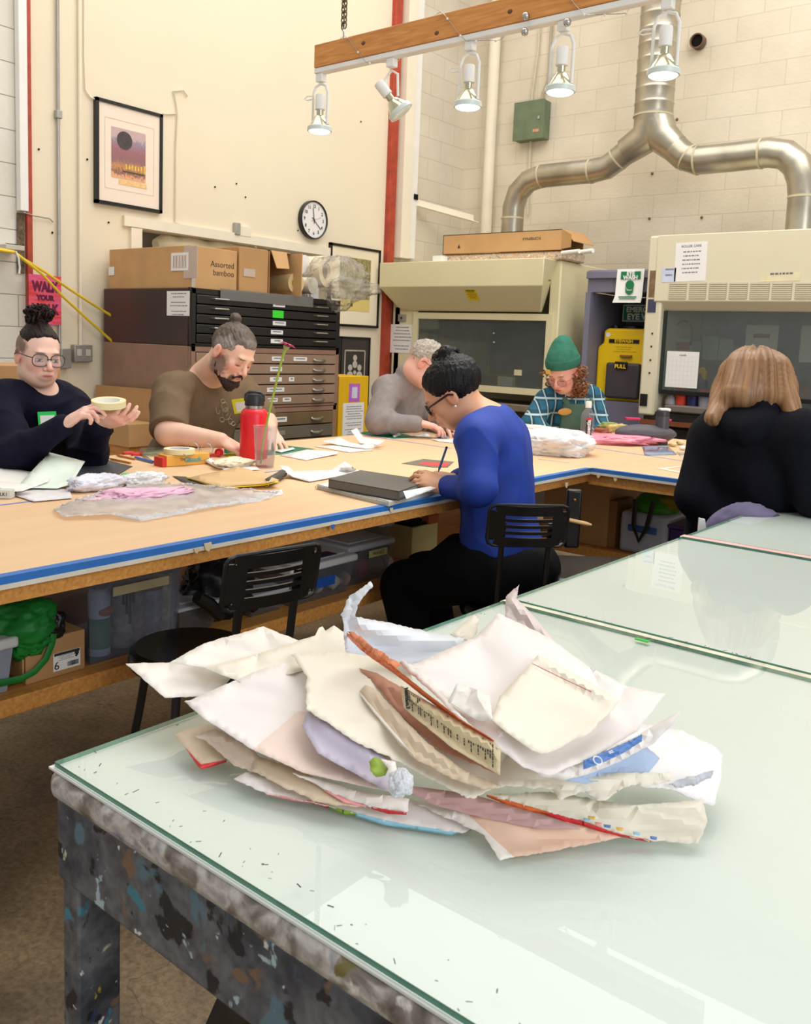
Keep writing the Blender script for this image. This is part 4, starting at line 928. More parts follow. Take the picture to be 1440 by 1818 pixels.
# lamp heads
m_lens = emis('lit lamp face',(236,250,244),3.0)
m_lensd = M('unlit lens',(225,235,225),0.1)
m_refl = M('brassy reflector',(204,200,172),0.15, metal=0.8)
def lamp(px, py_top, drop_px, tilt=None, label='', lit=True, arm=True):
    s = (PZ(px, py_top, ZT)-ba).dot(bd); p = ba+bd*s-Vector((0,0,0)); p.z = ZT
    t = thing('track_lamp', p, label, 'lamp', 'spot lamps on the light track')
    MB().box((0,0,0),(0.035,0.028,0.032), frame(p-Vector((0,0,0.016)), bd)).build('adapter', m_white, t, bevel=0.003)
    L = 0.20
    c = p-Vector((0,0,0.03)); mb = MB()
    arch = [c+bd*-0.040-UP*(L-0.03), c+bd*-0.040-UP*0.045, c+bd*-0.028-UP*0.018, c-UP*0.008, c+bd*0.028-UP*0.018, c+bd*0.040-UP*0.045, c+bd*0.040-UP*(L-0.03)]
    if tilt is None:
        mb.tube(arch,0.0055, seg=8); mb.build('yoke', m_white, t); ax = -UP; base = c-UP*0.05
    else:
        mb.tube([c+bd*-0.030-UP*0.10, c+bd*-0.030-UP*0.04, c-UP*0.012, c+bd*0.03-UP*0.03, c+bd*0.035-UP*0.11],0.005, seg=8); mb.build('yoke', m_white, t); ax = tilt.normalized(); base = c-UP*0.115-ax*0.075
    q = ax.to_track_quat('Z', 'Y').to_matrix().to_4x4(); mx = Matrix.Translation(base) @ q
    MB().lathe([(0.018,0.0),(0.020,0.005),(0.020,0.058),(0.016,0.060)], mx).build('socket', m_white, t)
    MB().lathe([(0.014,0.058),(0.014,0.080),(0.022,0.086),(0.040,0.118),(0.047,0.128)], mx, seg=28).build('bulb_reflector', m_refl, t)
    MB().lathe([(0.047,0.124),(0.050,0.128),(0.050,0.142),(0.044,0.1425)], mx, seg=28).build('lamp_rim', M('lamp rim',(214,226,220),0.3), t)
    MB().lathe([(0.0462,0.1410),(0.038,0.1465),(0.020,0.150),(0.0,0.151)], mx, seg=28).build('lens', m_lens if lit else m_lensd, t)
    if arm:
        a0 = base+UP*0.0+bd*-0.04; MB().tube([a0, a0-bd*0.035+UP*0.004, a0-bd*0.05-UP*0.004, a0-bd*0.035-UP*0.012, a0-UP*0.012],0.003, seg=6).build('aiming_handle', m_white, t)
    if lit:
        l = bpy.data.lights.new('bulb', 'SPOT'); l.energy = 12; l.spot_size = 1.4; l.spot_blend = 0.6; l.color = (1.0,0.97,0.88); l.shadow_soft_size = 0.045
        lo = bpy.data.objects.new('bulb_light', l); COL.objects.link(lo); lo.matrix_world = Matrix.Translation(base+ax*0.16) @ (-ax).to_track_quat('Z', 'Y').to_matrix().to_4x4()
lamp(577,134,70, label='first track lamp from the left end of the beam, pointing straight down')
lamp(703,107,70, tilt=Vector((0.35,0.25,-0.5)), label='tilted track lamp with its reflector turned to the right, second from the left', lit=False, arm=False)
lamp(840,76,70, label='middle track lamp hanging straight down in front of the block wall corner')
lamp(1005,40,70, label='track lamp right of the green electrical box, fourth from the left', arm=False)
lamp(1190,0,70, label='largest looking track lamp in front of the vertical duct, fifth from the left')
# fairy lights wound round the beam
m_bulb = M('clear fairy bulb',(235,235,230),0.1)
t = thing('fairy_light_string', ba+Vector((0,0,0.1)), 'thin string of clear fairy lights wound round the wooden beam', 'string lights')
pts = []; L = (be-ba).length
for k in range(120):
    s = k/119*L*0.98; a = 2*PI*s/0.46
    y_ = math.cos(a)*0.028; zz = 0.055+math.sin(a)*0.066
    y_ = max(-0.024, min(0.024, y_*1.4)); zz = max(-0.006, min(0.114,0.055+math.sin(a)*0.085))
    pts.append(ba+bd*s+bn*y_+UP*zz)
MB().tube(pts,0.0012, seg=5).build('wire', m_steel, t)
for k in range(4,120,4): MB().ball(pts[k]+Vector((0,0,-0.002)),0.0045, seg=8, rings=6).build('bulb', m_bulb, t)
for (x, y) in ((922,28),(973,58),(1044,41)):
    s = (PZ(x, y+12, ZT)-ba).dot(bd); p = ba+bd*s-bn*0.03; zz = PD(x, y,(Vector((p.x, p.y,0))).dot(HF)).z; p.z = zz
    tag(MB().ball(p,0.013, seg=16, rings=10).build('glass_bauble', m_steel), {922: 'silver bauble tied on the face of the wooden beam',973: 'silver bauble hanging under the beam above the green box conduits',1044: 'silver bauble hanging under the beam right of the fourth lamp'}[x], 'bauble', 'silver baubles on the beam')
# ============================================================ FRAMES, CLOCK, POSTER (cream wall)
def picture(name, corners, depth, fw, label, mat_mm, art, pull=0.0, mount=None):
    """corners: outer top-left and bottom-right pixels on the face plane"""
    xf_ = XW+depth+pull
    a, c = PX(*corners[0], xf_), PX(*corners[1], xf_)
    cy_, cz_, w, h = (a.y+c.y)/2,(a.z+c.z)/2, abs(c.y-a.y), abs(a.z-c.z)
    t = thing(name,(XW+pull, cy_, cz_-h/2), label, 'picture')
    mx = FX(xf_-depth/2, cy_, cz_); mb = MB()
    for b_ in (((0, h/2-fw/2,0),(w, fw, depth)),((0,-h/2+fw/2,0),(w, fw, depth)),((-w/2+fw/2,0,0),(fw, h, depth)),((w/2-fw/2,0,0),(fw, h, depth))): mb.box(*b_, mx)
    mb.build('frame', m_black, t)
    MB().box((0,0, depth/2-0.012),(w-fw*1.5, h-fw*1.5,0.004), mx).build('mat_board', mat_mm, t)
    return t, FX(xf_-0.0085, cy_, cz_), w-2*fw, h-2*fw
m_mat = M('warm mat board',(238,222,204),0.7, var=0.01)
t, mx, w, h = picture('framed_print',((171,171),(288.5,379)),0.035,0.022, 'tall black-framed abstract print with a dark disc, high on the cream wall', m_mat, None)
art, nt, b = new_mat('abstract print')
tc = N(nt, 'ShaderNodeTexCoord'); sp = N(nt, 'ShaderNodeSeparateXYZ'); nt.links.new(tc.outputs['Generated'], sp.inputs[0])
nz = N(nt, 'ShaderNodeTexNoise', Scale=14.0, Detail=6.0, Distortion=1.0); mp = N(nt, 'ShaderNodeMapping'); mp.inputs['Scale'].default_value = (1,1.4,0.8); nt.links.new(tc.outputs['Generated'], mp.inputs[0]); nt.links.new(mp.outputs[0], nz.inputs['Vector'])
ad = N(nt, 'ShaderNodeMath', _operation='MULTIPLY_ADD'); nt.links.new(nz.outputs['Fac'], ad.inputs[0]); ad.inputs[1].default_value = 0.35; nt.links.new(sp.outputs[2], ad.inputs[2])
r = ramp(nt, ad.outputs[0],[(0.15, lin((240,190,110))),(0.24, lin((236,170,120))),(0.30, lin((92,70,60))),(0.40, lin((206,150,60))),(0.55, lin((130,96,96))),(0.75, lin((150,96,96))),(0.95, lin((140,140,160))),(1.1, lin((200,180,176)))])
n2 = N(nt, 'ShaderNodeTexNoise', Scale=30.0, Detail=5.0); nt.links.new(tc.outputs['Generated'], n2.inputs['Vector'])
r2 = ramp(nt, n2.outputs['Fac'],[(0.4, lin((110,120,160))),(0.6, lin((220,120,100)))])
nt.links.new(mixc(nt,0.25, r.outputs[0], r2.outputs[0]), b.inputs['Base Color']); b.inputs['Roughness'].default_value = 0.6
MB().box((-0.02*w,0.02*h,0.0),(w*0.56, h*0.52,0.001), mx).build('artwork', art, t)
MB().lathe([(w*0.125,0),(w*0.125,0.001),(0.0005,0.001)], mx @ Matrix.Translation((-w*0.09, h*0.16,0.0006)), seg=28).build('artwork_disc', M('disc ink',(72,62,62),0.6, var=0.15, scale=60), t)
MB().box((w*0.06,-h*0.16,0.0009),(w*0.36, h*0.015,0.0006), mx).build('artwork_bar', M('olive ink',(84,70,44),0.6), t)
MB().box((w*0.05,-h*0.275,0.0005),(w*0.46, h*0.05,0.0006), mx).build('artwork_base', M('orange ink',(242,196,132),0.6, var=0.1, scale=40), t)
mb = MB(); rr = random.Random(4)
for k in range(7): mb.box((-w*0.06+k*w*0.05,-h*0.105,0.0012),(w*0.022, h*rr.uniform(0.04,0.09),0.0006), mx)
g = mb.build('artwork_figures', M('yellow ink',(250,200,80),0.6, var=0.2, scale=80), t); g['kind'] = 'stuff'
mb = MB()
W2, H2_ = w*0.80, h*0.72
for b_ in (((0, H2_/2,0),(W2,0.002,0.001)),((0,-H2_/2,0),(W2,0.002,0.001)),((-W2/2,0,0),(0.002, H2_,0.001)),((W2/2,0,0),(0.002, H2_,0.001))): mb.box(*b_, mx)
mb.build('mat_bevel', M('mat bevel',(214,198,176),0.7), t)
t, mx, w, h = picture('framed_photograph',((588,430),(672,583)),0.03,0.022, 'black-framed print of yellow-green grasses beside the red steel strip', M('cream mat',(238,226,196),0.7, var=0.01), None)
gm, nt, b = new_mat('grass print'); tc = N(nt, 'ShaderNodeTexCoord'); mp = N(nt, 'ShaderNodeMapping'); mp.inputs['Scale'].default_value = (1,9,3); mp.inputs['Rotation'].default_value = (0.7,0,0)
nt.links.new(tc.outputs['Generated'], mp.inputs[0]); nz = N(nt, 'ShaderNodeTexNoise', Scale=4.0, Detail=7.0, Distortion=1.5); nt.links.new(mp.outputs[0], nz.inputs['Vector'])
r = ramp(nt, nz.outputs['Fac'],[(0.35, lin((96,90,52))),(0.52, lin((150,140,88))),(0.7, lin((214,200,140)))])
sp = N(nt, 'ShaderNodeSeparateXYZ'); nt.links.new(tc.outputs['Generated'], sp.inputs[0]); rb_ = ramp(nt, sp.outputs[2],[(0.20,(1,1,1,1)),(0.32,(0,0,0,1))])
nt.links.new(mixc(nt, rb_.outputs[0], r.outputs[0], lin((222,200,120))), b.inputs['Base Color'])
MB().box((0,0.03*h,0),(w*0.66, h*0.70,0.001), mx).build('artwork', gm, t)
t, mx, w, h = picture('framed_chandelier_photo',((606,597),(653.5,745)),0.025,0.014, 'small black-framed dark photograph of a white candelabrum shape, under the grass print', M('dark mat',(60,54,50),0.6), None)
mb = MB(); fw = 0.012; W2, H2_ = w*0.72, h*0.66
for b_ in (((0, H2_/2,0),(W2, fw,0.002)),((0,-H2_/2,0),(W2, fw,0.002)),((-W2/2,0,0),(fw, H2_,0.002)),((W2/2,0,0),(fw, H2_,0.002))): mb.box(*b_, mx @ Matrix.Translation((0, h*0.02,0)))
mb.build('inner_border', M('pale border',(190,178,160),0.6), t)
mb = MB()
for (x, y, s) in ((0,0.24,0.028),(0,0.16,0.034),(-0.12,0.12,0.03),(0.12,0.12,0.03),(-0.12,0.02,0.042),(0.12,0.02,0.042),(0,-0.06,0.03),(0,-0.14,0.036),(0,-0.22,0.03),(0,0.06,0.02)):
    mb.lathe([(s,0),(s,0.001),(0.0005,0.001)], mx @ Matrix.Translation((x*w*1.4,(y+0.02)*h,0.001)), seg=10)
g = mb.build('chandelier_shape', M('pale print',(196,190,176),0.6), t); g['kind'] = 'stuff'
# ---- clock
ck = PX(558,390.5, XW+0.04); R_ = abs(PX(558,356, XW+0.04).z-PX(558,425, XW+0.04).z)/2
t = thing('wall_clock',(XW, ck.y, ck.z-R_), 'round black-rimmed wall clock with a white face on the cream wall', 'clock')
mx = FX(XW, ck.y, ck.z)
MB().lathe([(R_*0.96,0.0),(R_,0.01),(R_,0.045),(R_*0.97,0.052),(R_*0.93,0.048),(R_*0.93,0.02)], mx, seg=48).build('rim', m_black, t)
MB().lathe([(R_*0.925,0.030),(R_*0.925,0.036),(0.001,0.036)], mx, seg=48).build('face', M('clock face',(235,232,230),0.4, var=0.0), t)
for k in range(1,13):
    a = PI/2-k*PI/6; text('numeral', str(k), R_*0.235, mx @ Matrix.Translation((math.cos(a)*R_*0.70, math.sin(a)*R_*0.70,0.037)), m_ink, t, bold=0.0012)
def hand(ang, L, w): 
    a = PI/2-ang; m_ = mx @ Matrix.Rotation(a-PI/2,4, 'Z'); return MB().box((0, L/2-0.015,0.0395),(w, L+0.03,0.0015), m_).build('hand', m_ink, t)
hand(math.radians(-9), R_*0.62, R_*0.045); hand(math.radians(130), R_*0.70, R_*0.035)
MB().box((0, R_*0.15,0.0415),(R_*0.015, R_*0.8,0.001), mx @ Matrix.Rotation(math.radians(-70),4, 'Z')).build('second_hand', M('red hand',(196,90,80),0.5), t)
MB().lathe([(R_*0.05,0.038),(R_*0.05,0.043),(0.001,0.043)], mx, seg=14).build('hub', m_ink, t)
# ---- poster WALK YOUR WALK
a, c = PX(50.5,486, XW+0.04), PX(109,577, XW+0.04)
xo = XW+0.05; a, c = PX(50.5,486, xo), PX(109,577, xo)
cy_, cz_, w, h = (a.y+c.y)/2,(a.z+c.z)/2, c.y-a.y, a.z-c.z
t = thing('letterpress_poster',(xo, cy_, cz_-h/2), 'pink and red letterpress poster reading WALK YOUR WALK behind the bun-haired person', 'poster')
pm, nt, b = new_mat('pink red gradient ink'); tc = N(nt, 'ShaderNodeTexCoord'); sp = N(nt, 'ShaderNodeSeparateXYZ'); nt.links.new(tc.outputs['Generated'], sp.inputs[0])
wv = N(nt, 'ShaderNodeTexNoise', Scale=3.0, Detail=2.0); mp = N(nt, 'ShaderNodeMapping'); mp.inputs['Scale'].default_value = (0.1,0.3,3.5); nt.links.new(tc.outputs['Generated'], mp.inputs[0]); nt.links.new(mp.outputs[0], wv.inputs['Vector'])
r = ramp(nt, wv.outputs['Fac'],[(0.36, lin((226,62,66))),(0.46, lin((238,88,104))),(0.58, lin((228,96,150))),(0.66, lin((232,70,84)))]); nt.links.new(r.outputs[0], b.inputs['Base Color']); b.inputs['Roughness'].default_value = 0.6
mx = FX(xo, cy_, cz_)
MB().box((0,0,0),(w, h,0.002), mx).build('sheet', pm, t)
mp_ = M('poster ink',(110,22,62),0.6)
text('walk_writing', 'WALK', h*0.27, mx @ Matrix.Translation((0, h*0.255,0.0015)), mp_, t, bold=0.006, xs=0.72)
text('your_writing', 'YOUR', h*0.135, mx @ Matrix.Translation((0, h*0.035,0.0015)), mp_, t, bold=0.004, xs=1.0)
text('walk_writing', 'WALK', h*0.27, mx @ Matrix.Translation((0,-h*0.20,0.0015)), mp_, t, bold=0.006, xs=0.72)
# ---- cable tray bracket, yellow cords at far left
a = PX(17,440, XW+0.05)
t = thing('wall_bracket', a, 'small slotted steel bracket on the white blocks where the yellow cords start', 'bracket')
MB().box((XW+0.06, a.y, a.z),(0.12,0.12,0.03)).build('plate', M('bracket paint',(196,190,176),0.5), t, bevel=0.003); MB().box((XW+0.08, a.y, a.z+0.02),(0.02,0.07,0.006)).build('slot', m_ink, t)
m_yc = M('yellow cord',(224,192,40),0.5)
e = XW+0.14
conduit('extension_cord',[PX(-30,438, e), PX(5,443, e), PX(25,447, e), PX(42,460, e), PX(80,483, e), PX(120,511, e), PX(172,545, e), PX(200,562, e)],0.009, m_yc, 'upper yellow cord slanting across the poster to the flat files', 'cord')
conduit('extension_cord',[PX(-30,440, e+0.01), PX(5,445, e+0.01), PX(25,448, e+0.01), PX(42,461, e+0.01), PX(75,487, e+0.01), PX(110,525, e+0.01), PX(172,582, e+0.01), PX(200,607, e+0.01)],0.009, m_yc, 'lower yellow cord slanting across the poster to the flat files', 'cord')
conduit('white_cable',[PX(28,446, e+0.02), PX(33,458, e+0.02), PX(35,475, e), PX(34,486, e)],0.006, m_white, 'short white cord hanging from the bracket on the white blocks', 'cord')
conduit('grey_wire',[PX(42,377, XW+0.05), PX(60,383, XW+0.03), PX(88,388, XW+0.02), PX(94,394, XW+0.01)],0.004, m_conduit, 'thin stray grey wire crossing the left red strip', 'wire')
# cream roll in the recess
a, c = PX(276,434, XW-0.12), PX(470,452, XW-0.12)
tag(MB().tube([a+(c-a)*k/14+Vector((0,0,0.015*math.sin(k*1.9))) for k in range(15)],[0.04,0.075]+[0.085+0.012*math.sin(k*1.3) for k in range(11)]+[0.08,0.05], seg=18).build('foam_roll', M('cream foam',(226,212,176),0.8, var=0.06)), 'long cream foam roll lying in the recess behind the cardboard boxes', 'roll')

# ============================================================ FLAT FILE CABINETS
XC = PD(340,520,5.5).x
y0c, y1c = PX(340,560, XC).y, PX(603,580, XC).y
xbk = max(XW+0.06, PY(170,560, y0c).x)
zt_ = (PX(340,508, XC).z+PX(603,537, XC).z)/2; zm_ = (PX(340,617, XC).z+PX(600,619, XC).z)/2
zb_ = PX(600,719, XC).z; zb2 = PX(600,780, XC).z-0.35
m_ffb = M('black flat file',(30,26,26),0.35, var=0.2, scale=2)
m_ffs, nt, b = new_mat('worn black side'); ge = N(nt, 'ShaderNodeNewGeometry'); nz = N(nt, 'ShaderNodeTexNoise', Scale=1.3, Detail=3.0); nt.links.new(ge.outputs['Position'], nz.inputs['Vector'])
r = ramp(nt, nz.outputs['Fac'],[(0.40, lin((44,36,34))),(0.62, lin((70,24,32)))]); nt.links.new(r.outputs[0], b.inputs['Base Color']); b.inputs['Roughness'].default_value = 0.4
m_ffk = M('brown flat file',(152,118,98),0.45, var=0.06, scale=6)
m_ffk2 = M('brown drawer',(158,130,108),0.45, var=0.05, scale=6)
m_olive = M('olive drawer',(120,100,68),0.45, var=0.1, scale=6)
m_lip = M('dark gap',(18,14,13),0.8)
def flatfile(z0, z1, n, body, face, label, side=None, inset=0.0, handle='bar', labels=(), facem=None, first=0):
    t = thing('flat_file',((XC+xbk)/2,(y0c+y1c)/2, z0), label, 'flat file cabinet')
    ya, yb_ = y0c+inset, y1c-inset
    MB().box(((XC+xbk)/2-0.01,(ya+yb_)/2,(z0+z1)/2),(XC-xbk-0.02, yb_-ya, z1-z0)).build('carcass', side or body, t, bevel=0.006)
    mb = MB(); fw = 0.035
    for b_ in (((XC-0.015,(ya+yb_)/2, z1-fw/2),(0.03, yb_-ya, fw)),((XC-0.015,(ya+yb_)/2, z0+fw/4),(0.03, yb_-ya, fw/2)),((XC-0.015, ya+fw/2,(z0+z1)/2),(0.03, fw, z1-z0)),((XC-0.015, yb_-fw/2,(z0+z1)/2),(0.03, fw, z1-z0))): mb.box(*b_)
    mb.build('face_frame', body, t, bevel=0.003)
    zz0, zz1 = z0+fw/2, z1-fw; dh = (zz1-zz0)/n; yc_ = (ya+yb_)/2; dw = yb_-ya-2*fw
    MB().box((XC-0.03, yc_,(zz0+zz1)/2),(0.02, dw, zz1-zz0)).build('shadow_gap', m_lip, t)
    for i in range(n):
        zc_ = zz1-dh*(i+0.5)
        d = MB().box((XC-0.008, yc_, zc_),(0.028, dw-0.006, dh-0.008)).build('drawer',(facem or [face]*n)[i], t, bevel=0.003)
        for s in (-1,1):
            yh = yc_+s*dw*0.36; mb = MB()
            if handle == 'bar':
                mb.tube([(XC+0.006, yh-0.06, zc_+dh*0.12),(XC+0.028, yh-0.055, zc_+dh*0.12),(XC+0.03, yh, zc_+dh*0.12),(XC+0.028, yh+0.055, zc_+dh*0.12),(XC+0.006, yh+0.06, zc_+dh*0.12)],0.0065, seg=8)
            else:
                mb.tube([(XC+0.006, yh-0.055, zc_),(XC+0.02, yh-0.045, zc_-0.008),(XC+0.03, yh, zc_-0.010),(XC+0.02, yh+0.045, zc_-0.008),(XC+0.006, yh+0.055, zc_)],[0.010,0.008,0.010,0.008,0.010], seg=8)
            mb.build('handle', m_steel, d)
        for (li, f_, wd, hh, mm) in labels:
            if li == i:
                yl_ = ya+(yb_-ya)*f_
                g = MB().box((XC+0.0075, yl_, zc_),(0.003, wd, hh)).build('label_card', mm, d, bevel=0.001)
                mb = MB(); rnd_lines(mb, FX(XC+0.0095, yl_, zc_), wd*0.9, hh*0.35,1, li+int(f_*100),1.0)
                if mm is m_lbl and mb.v: mb.build('writing', M('grey ink',(120,118,124),0.6), d, smooth=False)
    return t
m_ngr = M('neon green',(60,226,50),0.5)
flatfile(zm_, zt_,5, m_ffb, m_ffb, 'black steel five-drawer flat file, topmost of the cabinet stack', side=m_ffs, labels=((0,0.54,0.11,0.022, m_lbl),(1,0.535,0.10,0.05, m_ngr),(2,0.545,0.12,0.028, m_lbl),(3,0.53,0.11,0.028, m_lbl),(4,0.53,0.11,0.028, m_lbl)))
flatfile(zb_, zm_-0.001,5, m_ffk, m_ffk2, 'brown steel five-drawer flat file under the black one', handle='cup', labels=((0,0.54,0.11,0.03, m_lbl),(0,0.70,0.13,0.028, m_lbl),(1,0.53,0.11,0.03, m_lbl),(2,0.53,0.11,0.03, m_lbl),(2,0.64,0.05,0.03, m_lbl),(3,0.53,0.16,0.028, m_lbl),(4,0.50,0.12,0.028, m_lbl),(4,0.61,0.08,0.028, m_lbl)))
m_gry = M('grey drawer',(112,104,90),0.45, var=0.06)
zlow = max(0.1, zb_-0.62)
flatfile(0.02, zb_-0.001,9, m_ffk, m_olive, 'olive brown flat file with mixed grey drawers, lowest of the cabinet stack', handle='cup', inset=0.01, facem=[m_olive, m_gry]+[m_olive]*7, labels=((0,0.57,0.12,0.035, m_lbl),(1,0.57,0.09,0.03, m_conduit)))
# plastic strip over the front edge
tag(MB().box((XC+0.012, y0c+(y1c-y0c)*0.47, zt_-0.025),(0.004,(y1c-y0c)*0.62,0.07)).build('plastic_strip', clear('grey film',(200,200,198),0.2,0.35, body=(170,168,164))), 'grey translucent plastic strip hanging over the top edge of the black flat file', 'plastic strip')
# notice on the dark side
a, c = PY(297,517, y0c-0.002), PY(337,561, y0c-0.002)
t = page('notice', FY((a.x+c.x)/2, y0c-0.004,(a.z+c.z)/2), c.x-a.x, a.z-c.z, 'white notice taped on the dark side panel of the black flat file', 'sign',6,9)
# yellow folder/stand beside the files
a, c = PX(603,668, XC-0.35), PX(651,778, XC-0.35)
t = thing('yellow_cabinet',(XC-0.5,(a.y+c.y)/2,0), 'tall yellow metal box with a notice and colourful card, right of the flat files', 'cabinet')
xy = XC-0.35; w = c.y-a.y
MB().box((xy-0.15,(a.y+c.y)/2, a.z/2),(0.30, w, a.z)).build('body', M('golden yellow',(236,186,24),0.45, var=0.03), t, bevel=0.005)
mx = FX(xy+0.001,(a.y+c.y)/2,0)
q0, q1 = PX(620,681, xy), PX(638,713, xy)
MB().box((xy+0.001,(q0.y+q1.y)/2,(q0.z+q1.z)/2),(0.002, q1.y-q0.y, q0.z-q1.z)).build('card', M('violet rainbow card',(150,110,220),0.5, c2=(236,110,170), scale=20), t)
MB().box((xy+0.003,(q0.y+q1.y)/2,(q0.z+q1.z)/2),(0.002,(q1.y-q0.y)*0.5,(q0.z-q1.z)*0.6)).build('card_centre', M('pale card centre',(225,225,245),0.5), t)
q0, q1 = PX(609,716, xy), PX(644,778, xy)
pgm = MB().box((xy+0.001,(q0.y+q1.y)/2,(q0.z+q1.z)/2),(0.002, q1.y-q0.y, q0.z-q1.z)).build('printed_sheet', m_paper, t)
mb = MB(); rnd_lines(mb, FX(xy+0.002,(q0.y+q1.y)/2,(q0.z+q1.z)/2), q1.y-q0.y, q0.z-q1.z,12,5); mb.build('writing', M('grey ink',(120,118,124),0.6), pgm)

# ============================================================ BOXES AND ROLLS ON THE FLAT FILES
def zbox(name, x0, x1, y0, y1, z0, h, mat, label, cat='box', bevel=0.003):
    t = thing(name,((x0+x1)/2,(y0+y1)/2, z0), label, cat)
    MB().box(((x0+x1)/2,(y0+y1)/2, z0+h/2),(x1-x0, y1-y0, h)).build('carton', mat, t, bevel=bevel); return t
# long carton lying across: its long side faces the camera (plane Y const), its end faces +X
yb1 = PX(335,470, XC-0.03).y
ya_ = y0c+0.02
pL, pR = PY(194,470, ya_), PY(355,470, ya_)
hb = PY(335,435, ya_).z-zt_
t = zbox('long_carton', pL.x, XC-0.04, ya_, PX(423,470, XC-0.04).y-0.01, zt_, hb, m_card, 'long cardboard carton marked ASSORTED BAMBOO on top of the black flat file')
m_tapec = M('packing tape',(200,182,168),0.25, var=0.05)
a = PY(335,470, ya_)
MB().box((a.x+0.02, ya_-0.002, zt_+hb*0.60),(0.13,0.003, hb*0.75)).build('packing_tape', m_tapec, t)
a = PY(320,455, ya_); lb = MB().box((a.x, ya_-0.003, zt_+hb*0.62),(0.17,0.003, hb*0.42)).build('shipping_label', m_lbl, t)
mb = MB()
for k in range(9): mb.box((a.x-0.06+0.015*k, ya_-0.005, zt_+hb*0.62),(0.004 if k % 2 else 0.007,0.001, hb*0.3))
g = mb.build('barcode', M('faded print',(176,140,116),0.6), lb); g['kind'] = 'stuff'
a = PY(197,467, ya_); MB().box((pL.x+0.03, ya_-0.003, zt_+hb*0.45),(0.06,0.003,0.055)).build('small_label', m_lbl, t)
yE = PX(395,470, XC-0.04).y
text('assorted_writing', 'Assorted',0.052, FX(XC-0.0385, yE, zt_+hb*0.62), m_ink, t, bold=-0.0004)
text('bamboo_writing', 'bamboo',0.052, FX(XC-0.0385, yE+0.01, zt_+hb*0.42), m_ink, t, bold=-0.0004)
MB().box((XC-0.036, ya_+0.02, zt_+hb*0.5),(0.003,0.03, hb*0.98)).build('label_tape', m_tapec, t)
y2, y3 = PX(425,470, XC-0.03).y, PX(476,470, XC-0.03).y
h2 = PX(450,441, XC-0.03).z-zt_
t = zbox('carton', XC-0.65, XC-0.03, y2, y3, zt_, h2, m_card2, 'brown cardboard carton with a taped front, right of the long carton on the flat file')
MB().box((XC-0.028,(y2+y3)/2-0.04, zt_+h2*0.45),(0.003,0.10,0.05)).build('tape', m_tapec, t)
y4, y5 = PX(478,470, XC-0.05).y, PX(517,470, XC-0.05).y; h3 = PX(500,447, XC-0.05).z-zt_
t = thing('open_carton',(XC-0.3,(y4+y5)/2, zt_), 'open-ended cardboard carton with a raised flap beside the plastic-wrapped rolls', 'box')
mb = MB(); th = 0.006
mb.box((XC-0.35, y4+th/2, zt_+h3/2),(0.6, th, h3)); mb.box((XC-0.35, y5-th/2, zt_+h3/2),(0.6, th, h3)); mb.box((XC-0.35,(y4+y5)/2, zt_+h3-th/2),(0.6, y5-y4, th)); mb.box((XC-0.35,(y4+y5)/2, zt_+th/2),(0.6, y5-y4, th)); mb.box((XC-0.64,(y4+y5)/2, zt_+h3/2),(th, y5-y4, h3))
mb.build('carton', m_card2, t)
MB().box((XC+0.0-0.05+0.03, y5-0.004, zt_+h3*0.5),(0.16,0.006, h3*0.96)).build('flap', m_card, t)
MB().prism([(XC-0.05, y4+0.01, zt_+h3),(XC-0.05, y5-0.05, zt_+h3),(XC+0.0, y5-0.07, zt_+h3*0.62),(XC+0.0, y4+0.02, zt_+h3*0.60)],(0.006,0,0)).build('flap', m_card, t)
# plastic bagged rolls
m_film = clear('clear film',(250,249,246),0.12,0.16, body=(240,236,226), ior=1.25)
m_roll = M('ivory paper roll',(232,216,184),0.7, var=0.04)
def roll(name, cpx, cpy, X, r, L, axis, label, mat=None, core=True):
    c = PX(cpx, cpy, X); ax = Vector(axis).normalized(); t = thing(name, c-Vector((0,0, r)), label, 'roll', 'paper rolls bagged on the flat file')
    q = ax.to_track_quat('Z', 'Y').to_matrix().to_4x4(); mx = Matrix.Translation(c) @ q
    MB().lathe([(r,-L),(r,0),(r*0.55,0.0),(r*0.5,-0.05)] if core else [(r,-L),(r,0),(0.001,0.002)], mx, seg=24).build('roll', mat or m_roll, t)
    if core: MB().lathe([(r*0.55,-0.03),(r*0.001,-0.031)], mx, seg=20).build('core_hole', M('shaded core',(150,140,120),0.8), t)
    return t
roll('paper_roll',580,482, XC-0.10,0.115,0.5,(1,0.25,0.05), 'biggest ivory paper roll with an open core, in the plastic bags on the flat file')
roll('paper_roll',526,503, XC-0.02,0.070,0.5,(1,-0.1,0), 'ivory paper roll next to the open carton, resting on the flat file', M('yellowish roll',(222,196,142),0.7))
roll('paper_roll',556,507, XC+0.0,0.058,0.5,(1,0.15,0), 'white wrapped roll under the biggest paper roll on the flat file', M('grey white roll',(216,212,200),0.5), core=False)
roll('paper_roll',541,470, XC-0.15,0.07,0.4,(1,0.1,0), 'crumpled white roll above the ivory roll beside the open carton', M('white roll',(232,228,222),0.5), core=False)
